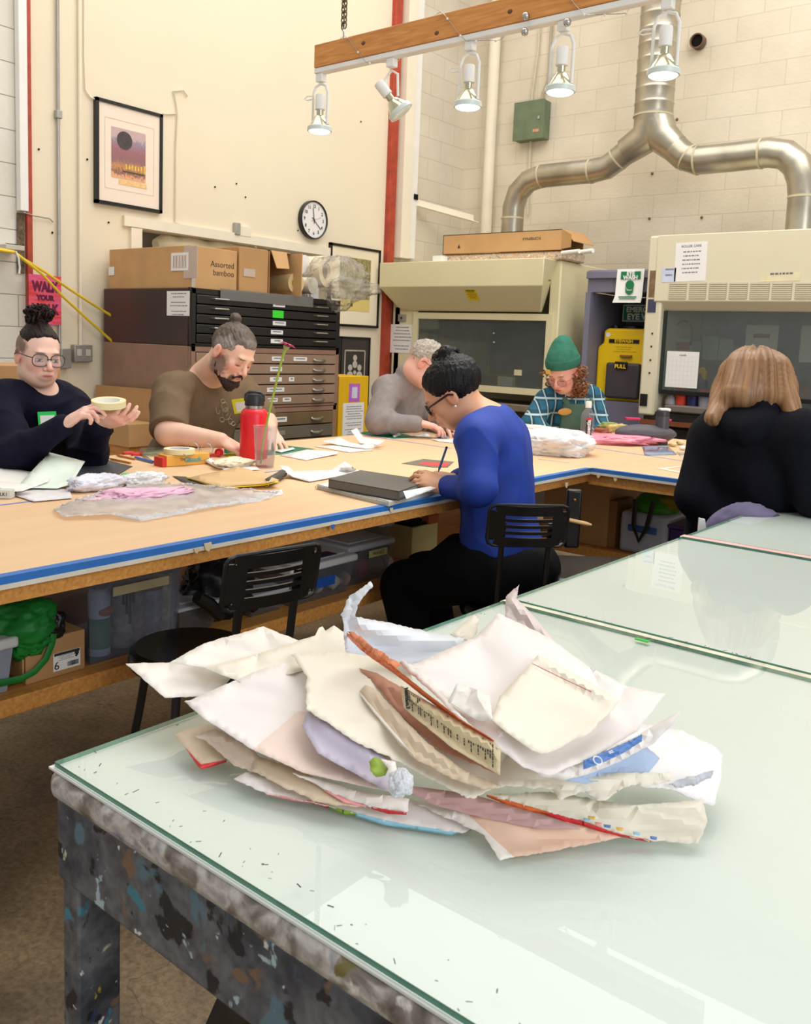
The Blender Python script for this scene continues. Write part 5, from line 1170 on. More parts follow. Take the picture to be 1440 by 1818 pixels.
def crumple(name, c, r, mat, label, cat, seed=1, amp=0.3, freq=6.0, seg=56, rings=36, mx=None, flat=None, group=None, parent=None):
    c = Vector(c); mb = MB(); mb.ball((0,0,0),1.0, seg=seg, rings=rings)
    off = Vector((seed*3.1, seed*1.7, seed*0.9)); vs = []
    for v in mb.v:
        n1 = noise.noise(v*freq*0.35+off); n2 = abs(noise.noise(v*freq+off)); n3 = abs(noise.noise(v*freq*2.3+off))
        k = 1+amp*(n1*1.1-n2*0.9+0.25-n3*0.5); q = Vector((v.x*r[0], v.y*r[1], v.z*r[2]))*k
        if mx is not None: q = mx.to_3x3() @ q
        if flat is not None and c.z+q.z < flat: q.z = flat-c.z+0.0005
        vs.append(c+q)
    mb.v = vs; o = mb.build(name, mat, parent, angle=3.1)
    if parent is None: tag(o, label, cat, group)
    return o
p = PX(575,500, XC-0.05); crumple('plastic_bag', p+Vector((0.05,0.05,-0.0)),(0.22,0.24,0.19), m_film, 'crinkled clear plastic bag around the rolls on top of the flat file', 'plastic bag',3,0.25,7)
p = PX(622,512, XC+0.02); crumple('plastic_bag', p,(0.13,0.22,0.075), m_film, 'loose end of clear plastic sticking out past the right end of the flat file', 'plastic bag',8,0.4,7)
# big cardboard sheets leaning behind the people
def leaning(name, pts, mat, label, th=0.006, off=(0,0,0), cat='cardboard sheet'):
    n = (pts[1]-pts[0]).cross(pts[2]-pts[0]).normalized(); return tag(MB().prism(pts, n*th).build(name, mat), label, cat)
yq = y0c-0.12
a, c = PY(153,683, yq), PY(272,690, yq)
leaning('cardboard_sheet',[Vector((a.x, yq,0.01)), Vector((c.x+0.35, yq,0.01)), Vector((c.x+0.35, yq+0.08, PY(272,692, yq).z)), Vector((a.x, yq+0.08, a.z))], m_card2, 'large cardboard sheet leaning against the brown flat file behind the tape-holding person')
yq = y0c-0.30
a, c = PY(190,748, yq), PY(223,794, yq)
t = thing('cardboard_box',((a.x+c.x)/2, yq+0.1,0), 'small brown box on a wooden block in front of the leaning cardboard sheet', 'box')
MB().box(((a.x+c.x)/2, yq+0.1,(a.z+c.z)/2),(c.x-a.x+0.06,0.2, a.z-c.z)).build('box', m_card, t, bevel=0.003)
MB().box(((a.x+c.x)/2, yq+0.1, c.z/2),(c.x-a.x+0.02,0.16, c.z)).build('block', m_wood, t, bevel=0.003)
# ============================================================ SOFT BODIES (smooth union of tapered limbs, meshed by surface nets)
def A3(v): return np.array([v[0], v[1], v[2]], dtype=np.float32)
class Soft:
    def __init__(s, lo, hi, h=0.005):
        s.lo = np.array(lo, np.float32); s.h = h
        s.n = np.maximum(4, np.ceil((np.array(hi)-np.array(lo))/h).astype(int)+1)
        s.g = np.full(tuple(s.n),0.06, np.float32)
    def win(s, lo, hi):
        a = np.clip(np.floor((np.array(lo)-s.lo)/s.h).astype(int),0, s.n); b = np.clip(np.ceil((np.array(hi)-s.lo)/s.h).astype(int)+1,0, s.n)
        if np.any(b-a < 1): return None
        ax = [s.lo[i]+s.h*np.arange(a[i], b[i], dtype=np.float32) for i in range(3)]
        return (slice(a[0], b[0]), slice(a[1], b[1]), slice(a[2], b[2])), ax[0][:, None, None], ax[1][None, :, None], ax[2][None, None, :]
    def smin(s, w, d, k):
        a = s.g[w]; hh = np.maximum(k-np.abs(a-d),0)/max(k,1e-6); s.g[w] = np.minimum(a, d)-hh*hh*k*0.25
    def smax(s, w, d, k):
        a = s.g[w]; hh = np.maximum(k-np.abs(a-d),0)/max(k,1e-6); s.g[w] = np.maximum(a, d)+hh*hh*k*0.25
    def limb(s, p, q, r0, r1, k=0.02, flat=None, fn=None):
        p, q = A3(p), A3(q); m = max(r0, r1)+k+0.03
        r = s.win(np.minimum(p, q)-m, np.maximum(p, q)+m)
        if r is None: return s
        w, X, Y, Z = r; d = q-p; L2 = float(d@d)+1e-9
        t = np.clip(((X-p[0])*d[0]+(Y-p[1])*d[1]+(Z-p[2])*d[2])/L2,0,1)
        ex, ey, ez = X-p[0]-t*d[0], Y-p[1]-t*d[1], Z-p[2]-t*d[2]
        if flat is not None:          # flat = (normal, factor): thinner along the normal
            n = A3(flat[0]); n = n/np.linalg.norm(n); c = ex*n[0]+ey*n[1]+ez*n[2]; f = flat[1]
            dist = np.sqrt(ex*ex+ey*ey+ez*ez+c*c*(f*f-1))
        else: dist = np.sqrt(ex*ex+ey*ey+ez*ez)
        s.smin(w, dist-(r0+(r1-r0)*t), k); return s
    def ell(s, c, r, R=None, k=0.02, sub=False):
        """ellipsoid: R rows are the local axes (numpy 3x3)"""
        c = A3(c); m = max(r)+k+0.03; q = s.win(c-m, c+m)
        if q is None: return s
        w, X, Y, Z = q; R = np.eye(3, dtype=np.float32) if R is None else R
        dx_, dy_, dz_ = X-c[0], Y-c[1], Z-c[2]
        l = [R[i][0]*dx_+R[i][1]*dy_+R[i][2]*dz_ for i in range(3)]
        k0 = np.sqrt((l[0]/r[0])**2+(l[1]/r[1])**2+(l[2]/r[2])**2); k1 = np.sqrt((l[0]/r[0]**2)**2+(l[1]/r[1]**2)**2+(l[2]/r[2]**2)**2)
        d = k0*(k0-1)/np.maximum(k1,1e-6)
        if sub: s.smax(w,-d, k)
        else: s.smin(w, d, k)
        return s
    def cut(s, p, n, k=0.004, lo=None, hi=None):
        """remove everything on the side the normal points to (optionally only in a box)"""
        p, n = A3(p), A3(n); n = n/np.linalg.norm(n)
        r = s.win(lo if lo is not None else s.lo, hi if hi is not None else s.lo+s.h*(s.n-1))
        if r is None: return s
        w, X, Y, Z = r; s.smax(w,(X-p[0])*n[0]+(Y-p[1])*n[1]+(Z-p[2])*n[2]+X*0, k); return s
    def mesh(s):
        g = s.g.copy(); g[0] = g[-1] = 0.05; g[:,0] = g[:,-1] = 0.05; g[:, :,0] = g[:, :,-1] = 0.05
        ins = g < 0
        n = g.shape
        c = np.zeros((n[0]-1, n[1]-1, n[2]-1), np.int8)
        for i in (0,1):
            for j in (0,1):
                for k in (0,1): c += ins[i:n[0]-1+i, j:n[1]-1+j, k:n[2]-1+k]
        act = (c > 0) & (c < 8); idx = np.argwhere(act)
        vid = np.full(c.shape,-1, np.int64); vid[act] = np.arange(len(idx))
        acc = np.zeros((len(idx),3), np.float64); cnt = np.zeros(len(idx))
        I, J, K = idx[:,0], idx[:,1], idx[:,2]
        cor = [(a, b, d) for a in (0,1) for b in (0,1) for d in (0,1)]
        for a in cor:
            for ax in range(3):
                if a[ax] == 1: continue
                b = list(a); b[ax] = 1
                va = g[I+a[0], J+a[1], K+a[2]].astype(np.float64); vb = g[I+b[0], J+b[1], K+b[2]].astype(np.float64)
                m = (va < 0) != (vb < 0); t = np.where(m, va/(va-vb+1e-12),0)
                pos = np.stack([np.full(len(idx), a[0], float), np.full(len(idx), a[1], float), np.full(len(idx), a[2], float)],1); pos[:, ax] += t
                acc[m] += pos[m]; cnt[m] += 1
        V = (idx+acc/np.maximum(cnt,1)[:, None])*s.h+s.lo
        F = []
        for ax in range(3):
            u, v = (ax+1) % 3,(ax+2) % 3
            sl0 = [slice(1, n[i]-1) for i in range(3)]; sl1 = list(sl0); sl0[ax] = slice(0, n[ax]-1); sl1[ax] = slice(1, n[ax])
            a, b = ins[tuple(sl0)], ins[tuple(sl1)]
            e = np.argwhere(a != b); sg = a[tuple(e.T)]
            e = e.copy(); off = np.ones(3, int); off[ax] = 0; e = e+off
            def cell(du, dv):
                q = e.copy(); q[:, u] -= du; q[:, v] -= dv; return vid[q[:,0], q[:,1], q[:,2]]
            q = np.stack([cell(1,1), cell(0,1), cell(0,0), cell(1,0)],1)
            q[~sg] = q[~sg][:, ::-1]; F.append(q)
        F = np.concatenate(F); F = F[(F >= 0).all(1)]
        return V, F
def vnoise(V, sc, off=0.0):
    """cheap smooth value noise for arrays of points"""
    P = V*sc+off; i = np.floor(P).astype(np.int64); f = P-i; f = f*f*(3-2*f); out = np.zeros(len(V))
    for a in (0,1):
        for b in (0,1):
            for c in (0,1):
                h = (i[:,0]+a)*374761393+(i[:,1]+b)*668265263+(i[:,2]+c)*2147483647; h = (h ^ (h >> 13))*1274126177; h = (h ^ (h >> 16)) & 0xFFFF
                w = (f[:,0] if a else 1-f[:,0])*(f[:,1] if b else 1-f[:,1])*(f[:,2] if c else 1-f[:,2]); out += w*(h/65535.0)
    return out*2-1
def soft_obj(name, S, mat, parent=None, paint=None, disp=None, base=None, smooth_it=1):
    V, F = S.mesh()
    me = bpy.data.meshes.new(name); me.vertices.add(len(V)); me.vertices.foreach_set('co', V.astype(np.float32).ravel())
    me.loops.add(len(F)*4); me.loops.foreach_set('vertex_index', F.astype(np.int32).ravel())
    me.polygons.add(len(F)); me.polygons.foreach_set('loop_start', np.arange(0, len(F)*4,4, dtype=np.int32)); me.update(calc_edges=True); me.validate()
    N_ = np.zeros(len(V)*3, np.float32); me.vertices.foreach_get('normal', N_); N_ = N_.reshape(-1,3)
    if disp is not None:
        V = V+N_*disp(V)[:, None]; me.vertices.foreach_set('co', V.astype(np.float32).ravel()); me.update()
    if paint is not None or base is not None:
        C_ = np.ones((len(V),4), np.float32); C_[:, :3] = lin(base)[:3]
        for op in (paint or []): op(V, C_)
        at = me.color_attributes.new('Col', 'FLOAT_COLOR', 'POINT'); at.data.foreach_set('color', C_.ravel())
    me.materials.append(mat)
    o = bpy.data.objects.new(name, me); COL.objects.link(o)
    for p in me.polygons: p.use_smooth = True
    if parent is not None: me.transform(world_of(parent).inverted()); o.parent = parent
    return o
def blob(c, r, col, R=None, soft=0.3, amt=1.0, nz=0.0, nsc=60):
    c = A3(c); col = np.array(lin(col)[:3])
    def f(V, C_):
        d = V-c
        if R is not None: d = d @ np.asarray(R).T
        q = np.sqrt(((d/np.array(r))**2).sum(1))
        if nz: q = q+nz*vnoise(V, nsc)
        w = np.clip((1-q)/soft+0.5,0,1)[:, None]*amt; C_[:, :3] = C_[:, :3]*(1-w)+col*w
    return f
def attr_mat(name, rough=0.5, sss=0.0, nsc=40.0, namt=0.08, bump=0.0, bsc=200.0, sheen=0.0):
    if name in MATS: return MATS[name]
    m, nt, b = new_mat(name); at = N(nt, 'ShaderNodeAttribute'); at.attribute_name = 'Col'
    nz = N(nt, 'ShaderNodeTexNoise', Scale=nsc, Detail=4.0); tc = N(nt, 'ShaderNodeTexCoord'); nt.links.new(tc.outputs['Object'], nz.inputs['Vector'])
    r = ramp(nt, nz.outputs['Fac'],[(0.3,(1-namt,1-namt,1-namt,1)),(0.7,(1,1,1,1))])
    nt.links.new(mixc(nt,1.0, at.outputs['Color'], r.outputs[0], 'MULTIPLY'), b.inputs['Base Color']); b.inputs['Roughness'].default_value = rough
    if sss: b.inputs['Subsurface Weight'].default_value = sss; b.inputs['Subsurface Radius'].default_value = (0.012,0.004,0.002)
    if sheen: b.inputs['Sheen Weight'].default_value = sheen
    if bump:
        n2 = N(nt, 'ShaderNodeTexNoise', Scale=bsc, Detail=3.0); nt.links.new(tc.outputs['Object'], n2.inputs['Vector'])
        bp = N(nt, 'ShaderNodeBump', Strength=bump, Distance=0.003); nt.links.new(n2.outputs['Fac'], bp.inputs['Height']); nt.links.new(bp.outputs[0], b.inputs['Normal'])
    MATS[name] = m; return m
m_skin = attr_mat('skin',0.48, sss=0.0, nsc=25, namt=0.05)
def headframe(fwd, up=(0,0,1)):
    f = np.array(fwd, float); f /= np.linalg.norm(f); u = np.array(up, float); r = np.cross(f, u); r /= np.linalg.norm(r); u = np.cross(r, f)
    return f, r, u                       # r is the person's right
class Head:
    """face landmarks in units of s (head height about 0.235 m at s = 1); H.p(right, forward, up)"""
    def __init__(s, c, fwd, up=(0,0,1), sc=1.0):
        s.c = np.array(c, float); s.f, s.r, s.u = headframe(fwd, up); s.s = sc; s.R = np.array([s.r, s.f, s.u], np.float32)
    def p(s, x, y, z): return s.c+(s.r*x+s.f*y+s.u*z)*s.s
    def sculpt(s, S, neck, neck_r=0.055, jaw=1.0, wide=1.0):
        k = s.s; P = s.p
        S.ell(P(0,-0.012,0.032),(0.074*k*wide,0.094*k,0.083*k), s.R,0.01)           # cranium
        S.ell(P(0,0.022,-0.030),(0.060*k*wide,0.068*k,0.078*k), s.R,0.03)           # face
        S.ell(P(0,0.044,-0.086),(0.031*k*jaw,0.030*k,0.022*k), s.R,0.03)            # chin
        for a in (-1,1):
            S.ell(P(a*0.036*jaw*wide,0.020,-0.064),(0.023*k,0.040*k,0.028*k), s.R,0.03)   # jaw
            S.ell(P(a*0.036*wide,0.058,-0.022),(0.023*k,0.020*k,0.022*k), s.R,0.02)       # cheek
        S.limb(P(-0.032,0.080,0.022), P(0.032,0.080,0.022),0.010*k,0.010*k,0.018)        # brow
        for a in (-1,1): S.ell(P(a*0.030,0.097,0.002),(0.019*k,0.016*k,0.012*k), s.R,0.012, sub=True)   # sockets
        for a in (-1,1): S.ell(P(a*0.031,0.073,0.000),(0.0145*k,0.0135*k,0.0115*k), s.R,0.004)          # lids
        S.limb(P(0,0.084,0.008), P(0,0.108,-0.030),0.0075*k,0.0105*k,0.010)              # nose
        for a in (-1,1): S.ell(P(a*0.012,0.095,-0.034),(0.008*k,0.009*k,0.007*k), s.R,0.005)
        S.ell(P(0,0.080,-0.060),(0.026*k,0.018*k,0.018*k), s.R,0.015)                     # muzzle
        for a in (-1,1): S.limb(P(0,0.0875,-0.0560), P(a*0.021,0.082,-0.0530),0.0036*k,0.0028*k,0.004)  # lips
        for a in (-1,1): S.limb(P(0,0.0865,-0.0635), P(a*0.015,0.083,-0.0600),0.0042*k,0.0030*k,0.004)
        for a in (-1,1):                                                                       # ears
            S.ell(P(a*0.077*wide,-0.006,-0.004),(0.008*k,0.019*k,0.032*k), s.R,0.006)
            S.ell(P(a*0.086*wide,0.000,0.002),(0.006*k,0.010*k,0.017*k), s.R,0.004, sub=True)
        S.limb(P(0,-0.030,-0.060), neck, neck_r*0.92*1.0, neck_r*1.08,0.035)
    def facepaint(s, lips=(190,96,92), brow=(60,44,38), cheek=(232,150,130), lid=(196,140,120), lash=(50,38,34), open_=False):
        P, R, k = s.p, s.R, s.s; o = []
        for a in (-1,1):
            o.append(blob(P(a*0.040,0.075,-0.028),(0.028*k,0.03*k,0.024*k), cheek, R,1.0,0.45))
            o.append(blob(P(a*0.031,0.088,0.003),(0.016*k,0.02*k,0.010*k), lid, R,0.6,0.6))
            o.append(blob(P(a*0.032,0.090,-0.0075),(0.0150*k,0.02*k,0.0034*k), lash, R,0.5,0.9))
            if open_: o += [blob(P(a*0.031,0.090,-0.0040),(0.0125*k,0.02*k,0.0044*k),(226,220,214), R,0.3,0.95), blob(P(a*0.031+0.001,0.090,-0.0046),(0.0050*k,0.02*k,0.0050*k),(60,46,40), R,0.3,0.95), blob(P(a*0.031,0.090,0.0012),(0.0155*k,0.02*k,0.0020*k),(44,32,30), R,0.4,0.95)]
            o.append(blob(P(a*0.034,0.092,0.0235),(0.0215*k,0.02*k,0.0036*k), brow, R,0.6,0.85))
            o.append(blob(P(a*0.079,0,0),(0.012*k,0.022*k,0.036*k), cheek, R,0.8,0.6))
            o.append(blob(P(a*0.0075,0.108,-0.041),(0.0035*k,0.008*k,0.0028*k),(120,62,52), R,0.5,0.8))
        o.append(blob(P(0,0.112,-0.030),(0.014*k,0.014*k,0.012*k), cheek, R,1.0,0.55))
        o.append(blob(P(0,0.095,-0.060),(0.0235*k,0.016*k,0.0080*k), lips, R,0.5,0.75))
        o.append(blob(P(0,0.098,-0.0595),(0.019*k,0.016*k,0.0016*k),(96,40,40), R,0.6,0.8))
        return o
def hand(S, wrist, d, n, side=1, curl=0.3, spread=0.16, sc=1.0, thumb=0.7, k=0.006, curls=None, thumb_in=0.25):
    """five-fingered hand: d = direction towards the fingers, n = direction the back of the hand faces, side = +1 right hand"""
    d = np.array(d, float); d /= np.linalg.norm(d); n = np.array(n, float); n -= d*(n@d); n /= np.linalg.norm(n); t = np.cross(d, n)*side    # t: towards little finger... thumb on -t
    w = np.array(wrist, float); out = {}
    R = np.array([t, d, n], np.float32)
    S.ell(w+d*0.045*sc,(0.039*sc,0.050*sc,0.015*sc), R,0.012)
    S.limb(w-d*0.02*sc, w+d*0.03*sc,0.024*sc,0.026*sc,0.015, flat=(n,1.5))
    lens = [0.070,0.080,0.074,0.058]; offs = [-0.028,-0.0095,0.0095,0.027]
    for i in range(4):
        c = curls[i] if curls else curl*(1+0.15*i)
        base = w+(d*(0.080-0.004*abs(i-1))+t*offs[i])*sc
        dd = d*math.cos(0)+t*spread*(i-1.4)*0.6; dd /= np.linalg.norm(dd)
        p = base; ang = c*0.6; L = lens[i]*sc; r = 0.0088*sc
        S.limb(p-dd*0.03*sc, p,0.010*sc,0.0100*sc,0.008)
        for j, fr in enumerate((0.46,0.30,0.24)):
            v = dd*math.cos(ang)-n*math.sin(ang); q = p+v*L*fr; S.limb(p, q, r, r*0.92,0.003); p = q; r *= 0.92; ang += c*(1.0 if j == 0 else 0.7)
        out[i] = p
    tb = w+(d*0.022-t*0.022)*sc; v1 = (-t*0.75*thumb+d*0.75-n*thumb_in); v1 /= np.linalg.norm(v1); p1 = tb+v1*0.042*sc
    v2 = (-t*0.30*thumb+d*0.95-n*thumb_in*1.4); v2 /= np.linalg.norm(v2); p2 = p1+v2*0.034*sc; p3 = p2+(v2*0.9-n*0.3)*0.026*sc
    S.limb(tb, p1,0.015*sc,0.0115*sc,0.010); S.limb(p1, p2,0.0110*sc,0.0098*sc,0.004); S.limb(p2, p3,0.0096*sc,0.0080*sc,0.003); out['t'] = p3
    return out
def hairdisp(amp, d, sc=90, along=10, off=0.0):
    """strand-like relief: noise squeezed across direction d"""
    d = np.array(d, float); d /= np.linalg.norm(d)
    def f(V):
        a = (V@d)[:, None]*d; P = (V-a)*sc+a*along; return amp*vnoise(P,1.0, off)+amp*0.5*vnoise(P,2.3, off+5)
    return f
def hair_mat(name, c, c2, rough=0.35, stretch=(1,1,1), scale=60):
    if name in MATS: return MATS[name]
    return M(name, c, rough, c2=c2, scale=scale, stretch=stretch, bump=0.35, bscale=scale*2.5, spec=0.25)
def glasses(H, mat, parent, lens_mat, w=0.024, h=0.019, r=0.0014, drop=0.0, fy=0.098, sq=2.6):
    t = MB(); k = H.s
    g = thing('x',(0,0,0), '', '')
    bpy.data.objects.remove(g)
    for a in (-1,1):
        pts = []
        for i in range(20):
            an = 2*PI*i/20; cx_ = abs(math.cos(an))**(2/sq)*math.copysign(1, math.cos(an)); cz_ = abs(math.sin(an))**(2/sq)*math.copysign(1, math.sin(an))
            pts.append(Vector(H.p(a*0.033+cx_*w, fy-abs(a*0.033+cx_*w)*0.12,-0.002+drop+cz_*h)))
        t.tube(pts, r*k, seg=6, closed=True)
        t.tube([Vector(H.p(a*(0.033+w), fy-0.010,0.006+drop)), Vector(H.p(a*0.074,0.070,0.008+drop)), Vector(H.p(a*0.083,0.0,0.010)), Vector(H.p(a*0.083,-0.015,0.0))], r*1.1*k, seg=6)
    t.tube([Vector(H.p(-0.010, fy,0.002+drop)), Vector(H.p(0, fy+0.004,0.005+drop)), Vector(H.p(0.010, fy,0.002+drop))], r*k, seg=6)
    o = t.build('glasses', mat, parent, label=None)
    for a in (-1,1):
        pts = []
        for i in range(16):
            an = 2*PI*i/16; pts.append(Vector(H.p(a*0.033+math.cos(an)*w*0.97, fy-0.001-abs(a*0.033+math.cos(an)*w)*0.12,-0.002+drop+math.sin(an)*h*0.97)))
        mb = MB(); mb.prism(pts, Vector(H.f)*0.0008); mb.build('lens', lens_mat, o)
    return o
def fold(amp, sc=(6,6,6), off=0.0, w2=0.5):
    s = np.array(sc, float)
    def f(V):
        n = vnoise(V*s,1.0, off); n2 = vnoise(V*s*2.1,1.0, off+9)
        return amp*((1-np.abs(n))**2*1.6-0.6)+amp*w2*n2
    return f
# ============================================================ PEOPLE
def P_(px, py, d): return np.array(PD(px, py, d))
VR, VF = np.array(HR), np.array(HF); VU = np.array((0,0,1.0))
def person(label, base): return thing('person', base, label, 'person')
def bounds(pts, m=0.16):
    a = np.array(pts); return a.min(0)-m, a.max(0)+m
m_lens_g = clear('spectacle lens',(250,252,255),0.03,0.03, ior=1.3)
def torso(S, neck, chest, pelvis, shR, shL, w=1.0, dep=0.105, infl=0.0, k=0.06, belly=0.0, fwd=None):
    side = (shL-shR); side /= np.linalg.norm(side); up = neck-pelvis; up /= np.linalg.norm(up); f = np.cross(side, up); f /= np.linalg.norm(f)
    R = np.array([side, f, up], np.float32); sw = np.linalg.norm(shL-shR)/2
    S.ell((chest+neck)/2*0.5+chest*0.5,(sw*0.92+infl, dep+infl,0.19+infl), R, k)
    S.ell(chest*0.45+pelvis*0.55,(sw*0.80*w+infl, dep*1.05+infl+belly,0.19+infl), R, k)
    S.ell(pelvis,(sw*0.90*w+infl, dep*1.15+infl,0.13+infl), R, k)
    S.limb(shR*0.82+shL*0.18+up*0.0, shL*0.82+shR*0.18,0.062+infl,0.062+infl,0.05)
    S.limb(neck+up*0.0-up*0.02, shR*0.9+neck*0.1,0.045+infl,0.05+infl,0.05); S.limb(neck-up*0.02, shL*0.9+neck*0.1,0.045+infl,0.05+infl,0.05)
    return side, f, up
def arm(S, sh, el, wr, r=(0.054,0.044,0.040,0.026), infl=0.0, k=0.03):
    S.limb(sh, el, r[0]+infl, r[1]+infl, k); S.limb(el, wr, r[2]+infl, r[3]+infl, k)

# ---------------------------------------------------------------- 1: navy sweatshirt, curly top knot, holding a tape roll
def person_one():
    neck, chest, pel = P_(70,702,3.42), P_(64,785,3.46), P_(60,925,3.52)
    shR, elR, wrR = P_(2,712,3.26), P_(28,808,3.04), P_(118,752,2.97)
    shL, elL, wrL = P_(130,724,3.58), P_(158,806,3.26), P_(180,750,3.10)
    hc = P_(68,632,3.36)
    f = VR*0.70-VF*0.68-VU*0.13
    H = Head(hc, f, up=(VU+VR*0.06), sc=1.0)
    root = person('person in a navy sweatshirt with curly top knot and glasses, holding masking tape',(pel[0], pel[1],0))
    lo, hi = bounds([hc, pel, shR, elR, wrR, shL, elL, wrL, wrL+VR*0.1],0.15); hi = hi; lo[2] = 0.55
    S = Soft(lo, hi,0.0036)
    H.sculpt(S, neck,0.060, jaw=1.0, wide=0.99)
    torso(S, neck, chest, pel, shR, shL,1.05, infl=-0.012)
    arm(S, shR, elR, wrR, infl=-0.006); arm(S, shL, elL, wrL, infl=-0.006)
    # right hand pinches the tape end, left hand carries the roll palm up
    dR = VR*0.72+VU*0.52-VF*0.05; hand(S, wrR, dR, VU*0.9-VR*0.4-VF*0.35, side=1, curls=[0.45,0.7,0.95,1.1], sc=0.95, thumb=0.6, thumb_in=0.55)
    dL = VR*0.85+VU*0.20-VF*0.35; hL = hand(S, wrL, dL,-VU*0.75-VF*0.55+VR*0.1, side=-1, curls=[0.45,0.5,0.55,0.6], sc=0.98, thumb=0.9, thumb_in=0.5)
    paint = H.facepaint(brow=(92,66,54), cheek=(238,152,136), lips=(200,104,104), open_=True)
    paint += [blob(H.p(a*0.080,-0.030,0.040),(0.030,0.080,0.038),(88,68,64), H.R,0.3,0.85,0.15,90) for a in (-1,1)]
    for w in (wrR+dR*0.12, wrL+dL*0.10): paint.append(blob(w,(0.05,0.05,0.05),(236,160,148), None,0.8,0.35))
    soft_obj('body', S, m_skin, root, paint, base=(240,198,180))
    # sweatshirt
    C = Soft(lo, hi,0.005); 
    torso(C, neck-VU*0.012, chest, pel, shR, shL,1.08, infl=0.012)
    arm(C, shR, elR, elR+(wrR-elR)*0.90,(0.068,0.062,0.058,0.043)); arm(C, shL, elL, elL+(wrL-elL)*0.86,(0.068,0.062,0.058,0.045))
    C.limb(neck-VU*0.01-np.array(f)*0.01, neck+VU*0.005,0.075,0.066,0.02)
    C.ell(neck+VU*0.045+H.f*0.03,(0.062,0.066,0.05), None,0.012, sub=True)
    soft_obj('sweatshirt', C, M('navy fleece',(19,19,38),0.8, var=0.12, scale=30, bump=0.1, bscale=300), root, disp=fold(0.0065,(9,9,13),2.0))
    # undercut sides, swept-back top hair, curly knot
    mh = hair_mat('dark brown hair',(16,9,8),(40,22,18),0.45,(1,1,1),80)
    Hh = Soft(hc-0.17, hc+0.2,0.0035)
    Hh.ell(H.p(0,-0.012,0.034),(0.0755,0.0975,0.087), H.R,0.01)
    Hh.cut(H.p(0,0.0,0.064),-H.u-H.f*0.25,0.006); Hh.cut(H.p(0,0.066,0.084), H.f*0.8-H.u*0.6,0.008)
    for a in (-1,1): Hh.ell(H.p(a*0.062,0.075,0.062),(0.030,0.034,0.030), H.R,0.01, sub=True)
    Hh.limb(H.p(0,-0.02,0.110), H.p(-0.0,-0.022,0.135),0.040,0.026,0.02)
    soft_obj('hair', Hh, mh, root, disp=hairdisp(0.0022, H.u*0.6-H.f,190,14))
    rr = random.Random(3); mb = MB(); kc = Vector(H.p(0.0,-0.026,0.152))
    mb.ball(kc,(0.034,0.034,0.028), seg=16, rings=10)
    for i in range(84):
        d = Vector((rr.uniform(-1,1), rr.uniform(-1,1), rr.uniform(-0.8,1.1))).normalized(); c = kc+Vector((d.x, d.y, d.z*0.75))*rr.uniform(0.022,0.046); ax = Vector((rr.uniform(-1,1), rr.uniform(-1,1), rr.uniform(-1,1))).normalized(); u = ax.orthogonal().normalized(); v = ax.cross(u); R0 = rr.uniform(0.010,0.020); pts = []
        n = 14; tw = rr.uniform(1.0,1.8)
        for j in range(n): a = 2*PI*tw*j/n; pts.append(c+(u*math.cos(a)+v*math.sin(a))*R0*(1-0.2*j/n)+ax*(j/n-0.5)*0.02)
        mb.tube(pts,[0.0035]+[0.0042]*(n-2)+[0.001], seg=5)
    o = mb.build('hair_knot', mh, root)
    glasses(H, M('grey green frame',(58,66,60),0.3), root, m_lens_g, w=0.028, h=0.023, r=0.0018)
    MB().tube([Vector(H.p(-0.08,-0.01,-0.034))+Vector((0.005*math.cos(a*PI/5),0.0,0.007*math.sin(a*PI/5)-0.007)) for a in range(10)],0.0012, seg=5, closed=True).build('earring', M('gold',(210,170,80),0.3, metal=0.9), root)
    # name badge on the chest
    bp_ = PP(84,743, Vector(chest+H.f*0.115), Vector(H.f)); 
    mx = frame(Vector(P_(84,745,3.30)), Vector(-H.r*0.95+VU*0.05), z=Vector(H.f+VU*0.25).normalized())
    b_ = MB().box((0,0,0),(0.070,0.060,0.002), mx).build('name_badge', M('badge green',(40,214,90),0.5), root, label='green bordered white name badge')
    MB().box((0,-0.004,0.0015),(0.054,0.040,0.001), mx).build('badge_panel', m_lbl, b_)
    # ring of masking tape resting on the left hand
    cR = Vector(P_(193,716,3.03)); tt = thing('masking_tape', cR-Vector((0,0,0.02)), 'cream roll of masking tape held up on the hand of the bun-haired person', 'tape roll')
    q = Vector((0.12,-0.1,1)).normalized().to_track_quat('Z', 'Y').to_matrix().to_4x4()
    MB().lathe([(0.057,-0.011),(0.057,0.011),(0.040,0.011),(0.040,-0.011),(0.057,-0.011)], Matrix.Translation(cR) @ q, seg=40).build('tape', M('masking tape',(232,222,176),0.6, var=0.03), tt)
    MB().lathe([(0.040,-0.0112),(0.040,0.0112),(0.038,0.0112),(0.038,-0.0112),(0.040,-0.0112)], Matrix.Translation(cR) @ q, seg=40).build('core', m_lbl, tt)
person_one()

